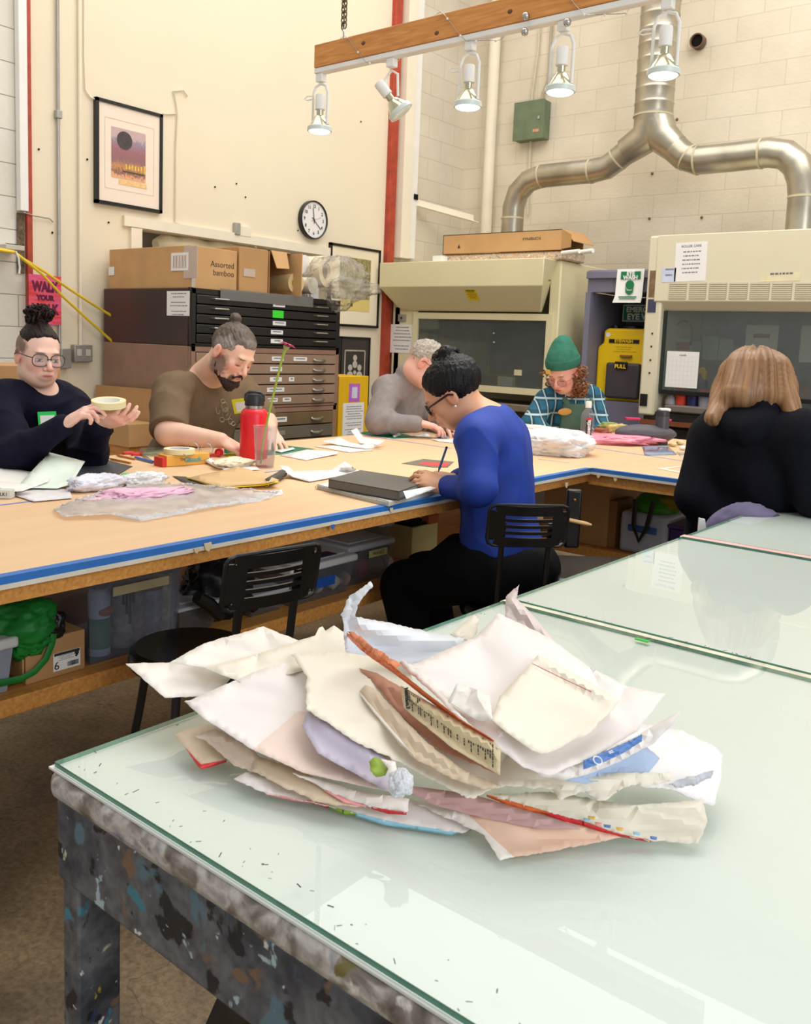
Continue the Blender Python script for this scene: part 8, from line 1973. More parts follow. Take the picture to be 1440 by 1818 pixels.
tc_ = PZ(327,800, Z0+0.043); t = thing('masking_tape', tc_, 'cream roll of masking tape standing on the orange box', 'tape roll')
tc_ = p0+d*ln*0.40+bk_*0.035+UP*0.0425
MB().lathe([(0.058,0),(0.058,0.019),(0.042,0.019),(0.042,0),(0.058,0)], Matrix.Translation(tc_), seg=40).build('tape', M('masking tape',(232,222,176),0.6, var=0.03), t)
MB().lathe([(0.042,0),(0.042,0.019),(0.039,0.019),(0.039,0),(0.042,0)], Matrix.Translation(tc_), seg=32).build('core', m_lbl, t)
t = thing('wire_coil', PZ(355,815, Z0), 'thin silver wire coiled in loops above the orange box', 'wire')
for (x, y) in ((342,803),(366,804)):
    c = PD(x, y-6,(PZ(x,822, Z0)).dot(HF)); MB().tube([c+HR*0.022*math.cos(a)+UP*0.024*math.sin(a)+HF*0.004*a for a in [2*PI*i/18*1.3 for i in range(19)]],0.0016, seg=5).build('loop', m_steel, t)
MB().tube([PZ(325,806, Z0+0.05), PZ(342,815, Z0+0.05), PZ(360,818, Z0+0.045), PZ(375,812, Z0+0.01)],0.0014, seg=5).build('loop', m_steel, t)
p = PZ(389,806, Z0+0.012); t = thing('red_tape', p, 'small red tape dispenser right of the orange box', 'tape')
MB().lathe([(0.017,-0.009),(0.017,0.009),(0.009,0.009),(0.009,-0.009),(0.017,-0.009)], Matrix.Translation(p+UP*0.006) @ HF.to_track_quat('Z', 'Y').to_matrix().to_4x4(), seg=20).build('tape', M('red tape',(226,40,54),0.3), t)
MB().box((-0.02,0,-0.008),(0.05,0.024,0.010), frame(p+UP*0.004, HR)).build('base', M('dispenser red',(200,36,46),0.4), t, bevel=0.002)
# crumpled tissue, silver tube, notebook
t = thing('white_tube', PZ(375,818, Z0), 'white squeezed paint tube with a dark cap below the red tape', 'tube')
MB().tube([PZ(362,812, Z0+0.010), PZ(368,816, Z0+0.012), PZ(385,826, Z0+0.009), PZ(396,832, Z0+0.004)],[0.010,0.015,0.013,0.008], seg=12, flat=0.6).build('tube', m_lbl, t)
MB().tube([PZ(359,809, Z0+0.010), PZ(363,812, Z0+0.010)],0.012, seg=12).build('cap', M('navy cap',(40,44,84),0.4), t)
crumple('cream_cloth', PZ(415,822, Z0+0.014),(0.06,0.10,0.022), M('cream cloth',(236,220,192),0.8, var=0.03), 'crumpled cream cloth between the red bottle and the kraft notebook', 'cloth',14,0.35,4, mx=Matrix.Rotation(0.3,4, 'Z'), flat=Z0)
flat('white_scrap',[(380,822,.004),(455,828,.004),(462,834,.002),(400,836,.008)], Z0, m_wp, 'white paper strip under the cream cloth', thick=0.0005)
t = thing('notebook', PZ(405,858, Z0), 'kraft covered notebook with yellow inner pages curled at its right end', 'notebook')
m_kc = M('kraft cover',(214,178,128),0.6, var=0.03); m_yp = M('yellow page',(246,216,30),0.5)
nb = [(333,848,.010),(420,829,.018),(440,832,.020),(496,852,.030),(470,858,.020),(389,864,.012)]
o = sheet('kraft_cover',[(x, y, Z0+z) for x, y, z in nb],[[0,1,2,3,4,5]], m_kc, parent=t, step=8, torn=0.2, thick=0.0015)
o = sheet('yellow_page',[(330,848, Z0+.006),(390,867, Z0+.009),(470,861, Z0+.014),(496,855, Z0+.020),(440,836, Z0+.012),(400,836, Z0+.010)],[[0,1,2,3,4,5]], m_yp, parent=t, step=8, torn=0.2, thick=0.0015)
o = sheet('dark_back_cover',[(306,845, Z0+.002),(330,846, Z0+.005),(392,869, Z0+.004),(380,873, Z0+.001),(335,862, Z0+.001)],[[0,1,2,3,4]], M('charcoal cover',(70,66,60),0.6), parent=t, step=8, torn=0.2, thick=0.001)
a, b = PZ(470,866, Z0), PZ(500,848, Z0); ax_ = (b-a); L_ = ax_.length; ax_.normalize(); pr = ax_.cross(UP)
if pr.dot(HR) < 0: pr = -pr
def curl(r, m, nm, dx_=0.0):
    mb = MB(); n = 14; vs = []; fs = []
    for i in range(n+1):
        an = -PI/2+PI*i/n
        q = pr*(math.cos(an)*r*1.4+dx_)+UP*(r+math.sin(an)*r+0.001)
        vs += [a+q, a+q+ax_*L_]
    for i in range(n): fs.append((2*i,2*i+1,2*i+3,2*i+2))
    mb.add(vs, fs); o = mb.build(nm, m, t); s_ = o.modifiers.new('t', 'SOLIDIFY'); s_.thickness = 0.002; return o
curl(0.014, M('charcoal cover',(70,66,60),0.6), 'curled_cover'); curl(0.0105, m_yp, 'curled_page',-0.001)
# red bottle
def zh(px, py, base): return PD(px, py, base.dot(HF)).z-base.z
b = PZ(450,813, Z0); t = thing('water_bottle', b, 'tall bright red insulated bottle with a black looped lid', 'bottle')
Rb = 49/1576*b.dot(HF)/2; hb_ = zh(452,725, b); mx = Matrix.Translation(b)
MB().lathe([(Rb*0.96,0),(Rb,0.006),(Rb, hb_*0.86),(Rb*0.94, hb_*0.93),(Rb*0.80, hb_*0.985),(Rb*0.66, hb_)], mx, seg=40).build('body', M('bottle red',(228,24,42),0.35, var=0.02), t)
MB().lathe([(Rb*0.64, hb_-0.001),(Rb*0.64, hb_+0.012),(Rb*0.5, hb_+0.012)], mx, seg=32).build('neck', m_steel, t)
lt = MB().lathe([(Rb*0.70, hb_+0.012),(Rb*0.70, hb_+0.042),(Rb*0.58, hb_+0.058),(Rb*0.3, hb_+0.062),(0.001, hb_+0.063)], mx, seg=32).build('lid', M('black lid plastic',(30,30,32),0.4), t)
zt0 = hb_+0.03; top_ = zh(450,696, b)
MB().tube([b+HR*-Rb*0.66+UP*zt0, b+HR*-Rb*0.64+UP*(top_-0.01), b+HR*-Rb*0.4+UP*top_, b+HR*Rb*0.4+UP*top_, b+HR*Rb*0.64+UP*(top_-0.01), b+HR*Rb*0.66+UP*zt0],0.0055, seg=10, flat=1.4).build('lid_loop', M('black lid plastic',(30,30,32),0.4), t)
# plastic cup with water and gerbera
b = PZ(470,829, Z0); hb_ = zh(468,757, b); Rt, Rb = 44/1576*b.dot(HF)/2,33/1576*b.dot(HF)/2; mx = Matrix.Translation(b)
t = thing('plastic_cup', b, 'clear plastic cup of water holding a tall pink flower', 'cup')
m_cup = clear('cup plastic',(246,248,250),0.04,0.06, body=(240,240,240), ior=1.35)
MB().lathe([(Rb,0),(Rt*0.97, hb_),(Rt*1.03, hb_+0.002),(Rt*0.94, hb_-0.001),(Rb*0.94,0.003),(0.0,0.003)], mx, seg=36).build('cup', m_cup, t)
hw = hb_*0.40; MB().lathe([(Rb*0.93,0.004),(Rb*0.93+(Rt-Rb)*0.38, hw),(0.0, hw)], mx, seg=30).build('water', clear('water',(240,232,236),0.01,0.0, ior=1.33), t)
t = thing('gerbera', b, 'single magenta gerbera on a long green stem standing in the plastic cup', 'flower')
dep_ = b.dot(HF); stem = [PD(463,824, dep_-0.02), PD(466,790, dep_-0.01), PD(476,740, dep_), PD(488,690, dep_), PD(500,640, dep_), PD(506,622, dep_)]
MB().tube(stem,[0.0035,0.0038,0.0042,0.0042,0.0046,0.006], seg=8).build('stem', M('stem green',(150,176,62),0.5), t)
hc_ = PD(508,617, dep_); ax_ = (Vector(HR)*0.32+UP*0.95).normalized(); q = ax_.to_track_quat('Z', 'Y').to_matrix().to_4x4()
MB().lathe([(0.005,-0.012),(0.010,-0.004),(0.014,0.006)], Matrix.Translation(hc_) @ q, seg=14).build('calyx', M('calyx green',(140,160,96),0.6), t)
mp_ = M('gerbera petal',(196,22,98),0.5, var=0.08)
for k in range(40):
    a = 2*PI*k/20+0.16*(k % 2); r1 = 0.036 if k < 20 else 0.028; zz = 0.008+(0.004 if k >= 20 else 0); d_ = Vector((math.cos(a), math.sin(a),0)); s_ = Vector((-d_.y, d_.x,0))
    pts = [d_*0.006+s_*0.002+UP*zz, d_*(r1*0.6)+s_*0.005+UP*(zz+0.004), d_*r1+UP*(zz+0.002), d_*(r1*0.6)-s_*0.005+UP*(zz+0.004), d_*0.006-s_*0.002+UP*zz]
    MB().prism([(Matrix.Translation(hc_) @ q) @ p_ for p_ in pts], ax_*0.0008).build('petal', mp_, t)
MB().ball(hc_+ax_*0.012,(0.009,0.009,0.005), seg=12, rings=6).build('flower_centre', M('dark centre',(90,20,50),0.6), t)
# green mats, papers near the bearded person
m_gm = M('green cutting mat',(34,120,90),0.5, var=0.04)
flat('green_cutting_mat',[(398,804),(398,794),(470,786),(560,797),(520,806),(430,810)], Z0, m_gm, 'green cutting mat under the hands of the bearded person', 'mat', thick=0.0015)
flat('yellow_folder',[(398,806),(428,801),(430,810),(408,812)], Z0+0.002, M('folder yellow',(206,200,50),0.5), 'yellow edged folder left of the red bottle', 'folder', thick=0.002)
flat('paper_sheet',[(486,800,.003),(520,794,.006),(524,797,.003),(500,803,.002)], Z0+0.003, m_wp, 'small white card under the left hand of the bearded person', thick=0.0008)
flat('paper_sheet',[(496,808,.002),(545,798,.006),(600,802,.010),(598,806,.006),(543,817,.002)], Z0, m_wp, 'white sheet just right of the cup on the table', thick=0.0006)
flat('paper_sheet',[(557,792,.002),(600,790,.004),(665,799,.002),(620,803,.002)], Z0, m_wp, 'thin white sheet lying lowest in the paper cluster near the grey fleece person', thick=0.0006)
flat('paper_sheet',[(570,783,.014),(603,776,.022),(622,786,.012),(672,790,.018),(688,792,.004),(650,797,.002),(600,790,.004)], Z0+0.004, m_wp, 'bent white sheet in the middle of the paper cluster near the grey fleece person', thick=0.0006)
flat('paper_sheet',[(623,764,.055),(634,760,.060),(645,776,.025),(684,782,.012),(672,789,.008),(640,787,.012)], Z0+0.010, m_wp, 'white sheet with a corner curled up, topmost of the paper cluster', thick=0.0006)
o = flat('torn_paper',[(497,826,.040),(512,828,.028),(522,836,.008),(588,834,.008),(612,819,.045),(618,823,.040),(640,838,.004),(560,853,.002),(550,855,.002),(520,847,.006),(500,832,.030)], Z0+0.002, M('bluish white card',(222,222,222),0.6, var=0.02), 'torn pale grey card with both ends curled up, above the dark book', 'card', thick=0.001)
# books
c = [PZ(x, y, Z0+0.016) for x, y in ((582,857),(640,841),(768,863),(708,890))]
t = thing('spiral_notebook', PZ(640,880, Z0), 'white spiral-bound notebook under the dark grey book', 'notebook')
n0, n1, n2, n3 = PZ(563,868, Z0), PZ(640,848, Z0), PZ(790,873, Z0), PZ(690,899, Z0)
MB().prism([n0, n3, n3+(n2-n3)*1.0, n1],(0,0,0.012)).build('pages', M('page block',(216,212,200),0.7, stretch=(1,1,60), scale=20), t)
MB().prism([v+UP*0.012 for v in (n0, n3, n2, n1)],(0,0,0.001)).build('cover', m_wp, t)
mb = MB(); nn = 44
for k in range(nn):
    c0 = n0.lerp(n3,(k+0.5)/nn)+UP*0.0065; dd = (n3-n0).normalized(); qq = dd.cross(UP)
    mb.tube([c0+qq*0.0095*math.cos(a)+UP*0.0085*math.sin(a) for a in [2*PI*i/10 for i in range(10)]],0.0011, seg=5, closed=True)
g = mb.build('spiral_binding', m_steel, t); g['kind'] = 'stuff'
t = thing('hardcover_book', PZ(670,870, Z0+0.014), 'thick dark grey hardcover book on the spiral notebook', 'book')
zb_ = Z0+0.016; q0, q1, q2, q3 = PZ(583,866, zb_), PZ(640,849, zb_), PZ(762,868, zb_), PZ(708,889, zb_)
th_ = 0.026; m_bk = M('dark grey cover',(92,88,82),0.55, var=0.03)
up_ = UP
MB().prism([q0, q3, q2, q1],(0,0,0.003)).build('back_cover', m_bk, t)
MB().prism([v+UP*th_ for v in (q0, q3, q2, q1)],(0,0,0.003)).build('front_cover', m_bk, t)
dd = (q1-q0).normalized()*0.004
MB().prism([q0, q3, q3+dd, q0+dd],(0,0, th_+0.003)).build('spine', m_bk, t)
ii = lambda a, b_, k: a.lerp(b_, k)
MB().prism([ii(q0, q2,0.03)+UP*0.003, ii(q3, q1,0.04)+UP*0.003, ii(q2, q0,0.03)+UP*0.003, ii(q1, q3,0.03)+UP*0.003],(0,0, th_-0.003)).build('page_block', M('book pages',(222,222,218),0.7, var=0.04, stretch=(1,1,60), scale=20), t)
t2 = flat('loose_page',[(716,872,.030),(770,862,.024),(776,866,.020),(722,886,.012)], zb_, m_wp, 'loose white page sticking out of the right side of the dark book', thick=0.0006)
flat('paper_sheet',[(684,845,.002),(745,850,.003),(780,856,.003),(775,862,.002),(700,850,.002)], Z0, m_wp, 'white sheet behind the dark book near the writing hand', thick=0.0006)
t = thing('red_grey_card', PZ(760,823, Z0), 'flat grey card with a red rectangle, beyond the writing hand of the person in blue', 'card')
q = [PZ(x, y, Z0) for x, y in ((713,823),(752,815),(806,820),(795,830),(770,830))]
MB().prism(q,(0,0,0.001)).build('card', M('grey card stock',(112,106,98),0.6), t)
MB().prism([PZ(x, y, Z0+0.001) for x, y in ((741,824),(753,820),(800,822),(792,829),(770,827.5))],(0,0,0.0008)).build('red_panel', M('card red',(204,66,64),0.5), t)
# in front of the grey fleece person
flat('green_cutting_mat',[(638,768),(650,766),(700,767),(742,776),(700,779),(645,771)], Z0, m_gm, 'green cutting mat in front of the person in the grey fleece', 'mat', thick=0.001)
crumple('green_ribbon', PZ(683,770, Z0+0.008),(0.05,0.05,0.012), M('teal ribbon',(40,140,110),0.5), 'curl of teal ribbon on the far green mat', 'ribbon',4,0.4,4, flat=Z0)
flat('paper_sheet',[(688,766,.010),(704,763,.02),(712,772,.006),(700,776,.002)], Z0+0.002, m_wp, 'small folded white paper on the far green mat', thick=0.0006)
flat('paper_sheet',[(730,774,.003),(757,768,.008),(768,777,.003)], Z0, m_wp, 'white paper right of the far green mat', thick=0.0006)
flat('paper_sheet',[(764,779,.006),(806,779,.004),(806,786,.002),(780,784,.002)], Z0, m_wp, 'white paper close to the face of the person in the blue top', thick=0.0006)
flat('blue_card',[(772,774,.004),(784,772.5,.004),(800,776,.004),(786,778,.004)], Z0+0.004, M('steel blue card',(110,130,170),0.5), 'slim blue-grey card right of the far green mat', 'card', thick=0.0008)
# far table: white bags, bottle, pink plastic, peel, flask, blue pouch
m_wb = M('white plastic film',(244,240,240),0.45, var=0.02)
p = PZ(985,790, Z0+0.04); crumple('white_bag', p,(0.20,0.17,0.085), m_wb, 'big crumpled white plastic bag on the far table right of the blue top person', 'plastic bag',21,0.30,4, mx=frame((0,0,0), HR), flat=Z0)
p = PZ(960,768, Z0+0.085); crumple('rolled_packet', p,(0.19,0.05,0.035), M('cream packet',(236,222,208),0.5, var=0.04), 'long cream paper packet lying behind the big white bag', 'packet',22,0.3,4, mx=frame((0,0,0), HR+UP*-0.05), flat=Z0)
p = PZ(938,790, Z0+0.02); tag(MB().box((0,0,0),(0.05,0.04,0.05), frame(p+UP*0.006, HR)).build('small_box', M('small cream box',(220,196,160),0.5), bevel=0.003), 'small cream box at the left end of the big white bag', 'box')
b = PZ(1041,785, Z0); t = thing('water_bottle', b, 'clear plastic water bottle with a white cap and a red and black label', 'bottle')
hb_ = zh(1043,712, b); R_b = 24/1576*b.dot(HF)/2; mx = Matrix.Translation(b)
MB().lathe([(R_b*0.95,0),(R_b,0.006),(R_b, hb_*0.62),(R_b*0.85, hb_*0.72),(R_b*0.42, hb_*0.82),(R_b*0.38, hb_*0.84)], mx, seg=28).build('bottle', clear('bottle pet',(238,240,244),0.05,0.12, body=(224,222,226), ior=1.4), t)
MB().lathe([(R_b*0.46, hb_*0.84),(R_b*0.46, hb_*0.97),(R_b*0.4, hb_),(0.001, hb_)], mx, seg=20).build('cap', m_lbl, t)
lw_ = R_b*0.85
lb = MB().box((0,0, hb_*0.36),(lw_,0.002, hb_*0.5), frame(b-HF*(R_b*1.02), HR)).build('label', M('label dark',(40,36,40),0.4), t)
MB().box((0,0, hb_*0.585),(lw_,0.003, hb_*0.06), frame(b-HF*(R_b*1.025), HR)).build('label_red', M('label red',(206,40,60),0.4), lb)
text('label_writing', 'essentia',0.030, frame(b-HF*(R_b*1.06)+UP*hb_*0.34, UP, z=-HF), m_lbl, lb, bold=0.001)
p = PZ(1090,781, Z0+0.02); crumple('pink_plastic', p,(0.26,0.10,0.032), M('pink film',(244,150,170),0.4, var=0.05, scale=10), 'crumpled pink plastic stretched right of the water bottle', 'plastic',23,0.35,5, mx=frame((0,0,0), HR-HF*0.05), flat=Z0)
for k,(x, y, s_, c, lb) in enumerate(((1068,767,(0.05,0.03,0.02),(164,88,58), 'rusty brown peel behind the pink plastic'),(1098,760,(0.07,0.03,0.022),(206,186,120), 'straw-coloured leafy trimming behind the pink plastic'),(1122,769,(0.022,0.02,0.02),(240,134,40), 'bright orange peel on the pink plastic'),(1080,756,(0.05,0.03,0.025),(150,160,90), 'green leafy trimming behind the pink plastic'))):
    crumple('plant_trimming', PZ(x, y, Z0+0.05), s_, M('trim %d' % k, c,0.7, var=0.2, scale=40), lb, 'plant trimming',50+k,0.5,5, seg=20, rings=14, mx=frame((0,0,0), HR))
b = PZ(1173,789, Z0); t = thing('thermos_flask', b, 'dark grey thermos flask with a white and black lid on the far table', 'flask')
hb_ = zh(1175,740, b); R_b = 24/1576*b.dot(HF)/2; mx = Matrix.Translation(b)
MB().lathe([(R_b*0.97,0),(R_b,0.005),(R_b, hb_),(R_b*0.95, hb_+0.004)], mx, seg=32).build('body', M('graphite enamel',(62,60,68),0.4), t)
MB().lathe([(R_b*0.97, hb_+0.003),(R_b*0.97, hb_+0.030),(R_b*0.88, hb_+0.036),(0.001, hb_+0.036)], mx, seg=32).build('lid', M('dark lid',(48,46,50),0.4), t)
MB().box((0.008,0, hb_+0.040),(R_b*1.5, R_b*1.4,0.014), frame(b, HR)).build('lid_flap', m_lbl, t, bevel=0.004)
p = PZ(1166,782, Z0); 
t = thing('grey_bag', PZ(1165,778, Z0), 'rounded dark grey case with magenta tabs behind the thermos flask', 'case')
crumple('case', PZ(1163,776, Z0+0.055)+HF*0.18,(0.17,0.08,0.05), M('charcoal case',(84,80,88),0.6), '', '',61,0.05,3, mx=frame((0,0,0), HR), flat=Z0, parent=t)
for dx_ in (-0.10,0.09): MB().box((dx_,-0.02,0.092),(0.09,0.04,0.014), frame(PZ(1163,776, Z0)+HF*0.18, HR)).build('tab', M('magenta tab',(206,30,90),0.5), t, bevel=0.004)
flat('blue_pouch',[(1140,792,.002),(1185,791,.012),(1202,806,.004),(1160,808,.002),(1145,806,.006)], Z0, clear('blue tinted pouch',(200,216,236),0.1,0.45, body=(190,206,228)), 'pale blue translucent pouch in front of the thermos flask', 'pouch', thick=0.003)
for k,(x, y, c) in enumerate(((1195,789,(222,200,150)),(1208,786,(226,206,160)),(1213,795,(240,236,230)))):
    crumple('snack_piece', PZ(x, y, Z0+0.012),(0.022,0.018,0.012), M('snack %d' % k, c,0.7),['leftmost pale lump beside the blue pouch', 'rear pale lump beside the blue pouch', 'white crumpled lump next to the hoodie sleeve'][k], 'scrap',70+k,0.2,3, seg=14, rings=10, flat=Z0)
flat('clear_pouch',[(1200,802),(1225,800),(1225,815),(1208,812)], Z0, m_cling, 'clear film by the sleeve of the navy hoodie', 'film', thick=0.001)
t = thing('card_frame', PZ(1200,832, Z0), 'thin cream card frame near the sleeve of the navy hoodie', 'card')
q = [PZ(x, y, Z0) for x, y in ((1166,832),(1240,824),(1290,836),(1240,846))]
cm = sum(q, Vector())/4; mb = MB()
for k in range(4):
    a, b_ = q[k], q[(k+1) % 4]; mb.prism([a, b_, b_+(cm-b_)*0.22, a+(cm-a)*0.22],(0,0,0.001))
mb.build('frame', M('cream card',(240,228,210),0.6), t)
# big brown bag behind the left person at the frame edge
a = PD(-10,655,4.2); tag(MB().box(a-UP*0.1,(0.3,0.5,0.25)).build('brown_box', m_card2, bevel=0.004), 'brown box top behind the person in the navy sweatshirt at the left edge', 'box')
# ============================================================ THE PILE OF TORN CARDBOARD ON THE GREEN TABLE
random.seed(3)
def paperm(name, c, c2=None): return M(name, tuple(int(v*0.975) for v in c),0.62, var=0.012, scale=6, bump=0.02, bscale=120)
pw = paperm('card white',(246,238,230)); pk = paperm('card pinkish white',(246,237,233)); pcr = paperm('card cream',(246,237,220))
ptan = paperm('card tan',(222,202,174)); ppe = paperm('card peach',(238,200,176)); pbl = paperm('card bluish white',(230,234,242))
plav = paperm('card lavender',(206,196,214)); pblue = paperm('card pale blue',(176,196,226)); pbrn = paperm('card brown',(196,138,110)); pmau = paperm('card mauve',(206,166,164))
inkc = {k: M('print '+k, v,0.4) for k, v in dict(orange=(222,104,44), red=(214,40,48), green=(134,172,52), sky=(150,206,228), blue=(84,128,196), pink=(240,160,160), yellow=(236,190,90), navy=(60,66,120)).items()}
def cardsheet(V, F, mat, label, name='cardboard_sheet', step=11, torn=1.5, mats=None, fmat=None, seed=1, thick=0.0007, smooth=True, re=None, extra=None):
    o = sheet(name,[(x, y, TZ+z) for x, y, z in V], F, mat, step=step, torn=torn, thick=thick, mats=mats, fmat=fmat, seed=seed, smooth=smooth, rough_edges=re, extra=extra, groove=0.0022, angle=0.5)
    tag(o, label, 'cardboard'); return o
def rim(parent, pts, w, mat, name='printed_edge', dz=0.004, lift=0.0005):
    """printed outer face showing along a curled edge: strip from the edge downwards"""
    V = [(x, y, TZ+z+lift) for x, y, z in pts]+[(x, y+ww, TZ+z-dz) for (x, y, z), ww in zip(reversed(pts), reversed(w))]
    n = len(pts); F = [[i, i+1,2*n-2-i,2*n-1-i] for i in range(n-1)]
    return sheet(name, V, F, mat, parent=parent, step=6, torn=0.4, thick=0.0004, seed=5)
# --- bottom layer
b0 = cardsheet([(415,1383,.012),(436,1371,.016),(520,1378,.010),(640,1405,.008),(800,1430,.008),(842,1466,.006),(822,1478,.003),(760,1470,.002),(700,1460,.002),(632,1444,.003),(583,1430,.004),(472,1408,.008)],
    [list(range(12))], pk, 'lowest long sheet with red, green and sky blue print along its front edge', seed=2)
rim(b0,[(472,1407,.008),(520,1417,.006),(560,1424,.005)],[4,5,3], inkc['pink']); rim(b0,[(545,1420,.006),(583,1429,.004)],[3,6], inkc['red'])
rim(b0,[(583,1429,.004),(610,1438,.0035),(632,1443,.003)],[4,8,5], inkc['green']); rim(b0,[(632,1443,.003),(682,1456,.002),(740,1467,.002),(800,1475,.002),(836,1470,.004)],[6,9,6,8,4], inkc['sky'])
s1_ = cardsheet([(309,1305,.022),(334,1294,.026),(371,1286,.026),(420,1300,.02),(402,1349,.012),(357,1357,.010),(338,1338,.014)],[[0,1,2,3,4,5,6]], ptan, 'small tan flap with a bright red underside at the left foot of the pile', seed=3, torn=0.8)
rim(s1_,[(330,1328,.016),(345,1345,.0135),(357,1357,.010),(380,1353,.011),(402,1349,.012)],[1,6,9,7,3], inkc['red'])
cardsheet([(346,1307,.030),(383,1293,.034),(440,1320,.030),(470,1352,.024),(449,1370,.018),(416,1359,.018),(402,1346,.020),(367,1316,.026)],[list(range(8))], paperm('card beige',(226,206,186)), 'beige bent flap just above the red-edged one at the left', seed=4)
cardsheet([(452,1340,.026),(520,1362,.022),(600,1400,.018),(640,1432,.014),(589,1428,.014),(562,1422,.014),(500,1395,.018),(447,1368,.020)],[list(range(8))], ptan, 'tan sheet tucked under the big peach sheet', seed=5)
cs = cardsheet([(519,1372,.028),(560,1382,.026),(640,1405,.022),(727,1418,.020),(722,1442,.012),(660,1432,.014),(600,1412,.018)],[list(range(7))], pw, 'cream sheet with a pink and red printed stripe below the peach sheet', seed=6)
rim(cs,[(575,1398,.020),(610,1415,.017),(650,1430,.014)],[5,9,3], inkc['pink'], dz=.0005); rim(cs,[(660,1432,.014),(690,1438,.013),(722,1442,.012)],[4,7,4], inkc['red'])
# right bottom
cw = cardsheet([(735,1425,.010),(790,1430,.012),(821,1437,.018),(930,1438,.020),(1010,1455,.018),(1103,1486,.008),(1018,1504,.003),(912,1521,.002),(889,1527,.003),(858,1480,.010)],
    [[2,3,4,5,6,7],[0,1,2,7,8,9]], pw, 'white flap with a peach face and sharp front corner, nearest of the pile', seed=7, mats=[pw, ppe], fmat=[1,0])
cardsheet([(700,1392,.030),(769,1400,.030),(842,1411,.030),(940,1440,.026),(1012,1462,.022),(1031,1472,.020),(958,1471,.018),(860,1452,.018),(769,1428,.020)],[list(range(9))], pmau, 'mauve sheet with a rounded end under the lower right sheets', seed=8, torn=0.5)
lr = cardsheet([(864,1411,.034),(976,1405,.036),(1060,1420,.034),(1131,1430,.032),(1247,1419,.030),(1256,1459,.018),(1240,1498,.004),(1156,1492,.006),(1090,1478,.012),(1036,1458,.020),(941,1432,.028)],
    [[0,1,2,9,10],[2,3,8,9],[3,5,6,7,8],[3,4,5]], paperm('card grey cream',(232,226,208)), 'long lower right sheet with an orange and red printed front edge', seed=9)
rim(lr,[(864,1411,.034),(900,1420,.031),(941,1432,.028),(975,1442,.026)],[3,9,10,4], inkc['orange']); rim(lr,[(960,1438,.026),(1000,1449,.022),(1036,1458,.020),(1090,1478,.012),(1156,1492,.006)],[6,9,8,5,3], inkc['red'])
for x, y, z, c in ((1042,1452,.024, 'sky'),(1062,1459,.021, 'pink'),(1078,1463,.019, 'blue'),(1100,1468,.017, 'yellow'),(1130,1476,.014, 'sky'),(1160,1484,.011, 'blue'),(1050,1448,.025, 'yellow')):
    sheet('printed_spot',[(x-6, y, TZ+z+.001),(x+7, y+2, TZ+z+.001),(x+6, y+7, TZ+z),(x-5, y+5, TZ+z)],[[0,1,2,3]], inkc[c], parent=lr, step=5, torn=0.3, thick=0.0004)
cardsheet([(1131,1283,.050),(1212,1296,.050),(1258,1320,.046),(1284,1340,.040),(1279,1385,.030),(1268,1429,.020),(1244,1425,.022),(1190,1400,.034),(1110,1396,.040),(1000,1400,.040),(1020,1330,.048)],
    [[0,1,8,9,10],[1,2,7,8],[2,3,4,5,6,7]], paperm('card bright white',(244,242,240)), 'bright white torn sheet sticking out furthest right', seed=10, torn=2.2)
cardsheet([(1188,1393,.040),(1225,1378,.046),(1268,1368,.050),(1262,1382,.042),(1235,1393,.038),(1205,1398,.036)],[list(range(6))], paperm('card grey',(206,208,216)), 'small grey torn piece at the right end of the pile', seed=11, torn=1.8)
# --- left wings
cardsheet([(223,1178,.070),(301,1176,.066),(380,1150,.062),(430,1175,.058),(400,1215,.054),(363,1236,.050),(293,1238,.052)],[[0,1,6],[1,2,5,6],[2,3,4,5]], pw, 'sharp-pointed white sheet furthest left on the pile', seed=12, torn=0.6)
cardsheet([(301,1176,.080),(363,1142,.088),(468,1112,.092),(523,1134,.086),(560,1150,.080),(480,1175,.074),(400,1190,.070)],[[0,1,5,6],[1,2,5],[2,3,4,5]], paperm('card pale cream',(246,238,228)), 'white sheet with a peaked back corner on the left of the pile', seed=13, torn=0.8)
cardsheet([(363,1186,.074),(460,1160,.082),(560,1128,.090),(567,1114,.093),(573,1112,.093),(578,1120,.091),(593,1110,.093),(616,1127,.090),(618,1165,.082),(540,1190,.074),(440,1215,.066)],[[0,1,10],[1,2,3,4,9,10],[4,5,6,7,8,9]], pcr, 'cream sheet with a torn notch behind the centre left of the pile', seed=14, torn=0.7)
# --- big peach sheet
cardsheet([(327,1245,.058),(338,1243,.060),(400,1215,.066),(520,1165,.078),(640,1185,.070),(700,1290,.056),(690,1404,.034),(640,1394,.032),(538,1371,.032),(449,1330,.042),(363,1276,.052),(530,1262,.058)],
    [[0,1,2,11,10],[10,11,9],[2,3,11],[3,4,5,11],[11,5,6,7,8,9]], pk, 'big pinkish sheet sweeping from the left tip down to the crumpled foil ball', mats=[pk, paperm('card bounce blush',(242,218,206))], fmat=[0,0,0,0,1], seed=15, torn=0.7)  # blush facet: light bounced from orange sheets, put into the card colour
cardsheet([(536,1288,.062),(546,1262,.070),(600,1285,.066),(655,1322,.056),(690,1350,.048),(700,1400,.038),(684,1404,.036),(640,1378,.040),(566,1338,.050)],[list(range(9))], plav, 'lavender sheet between the pink sheet and the cream one', seed=16, torn=1.0)
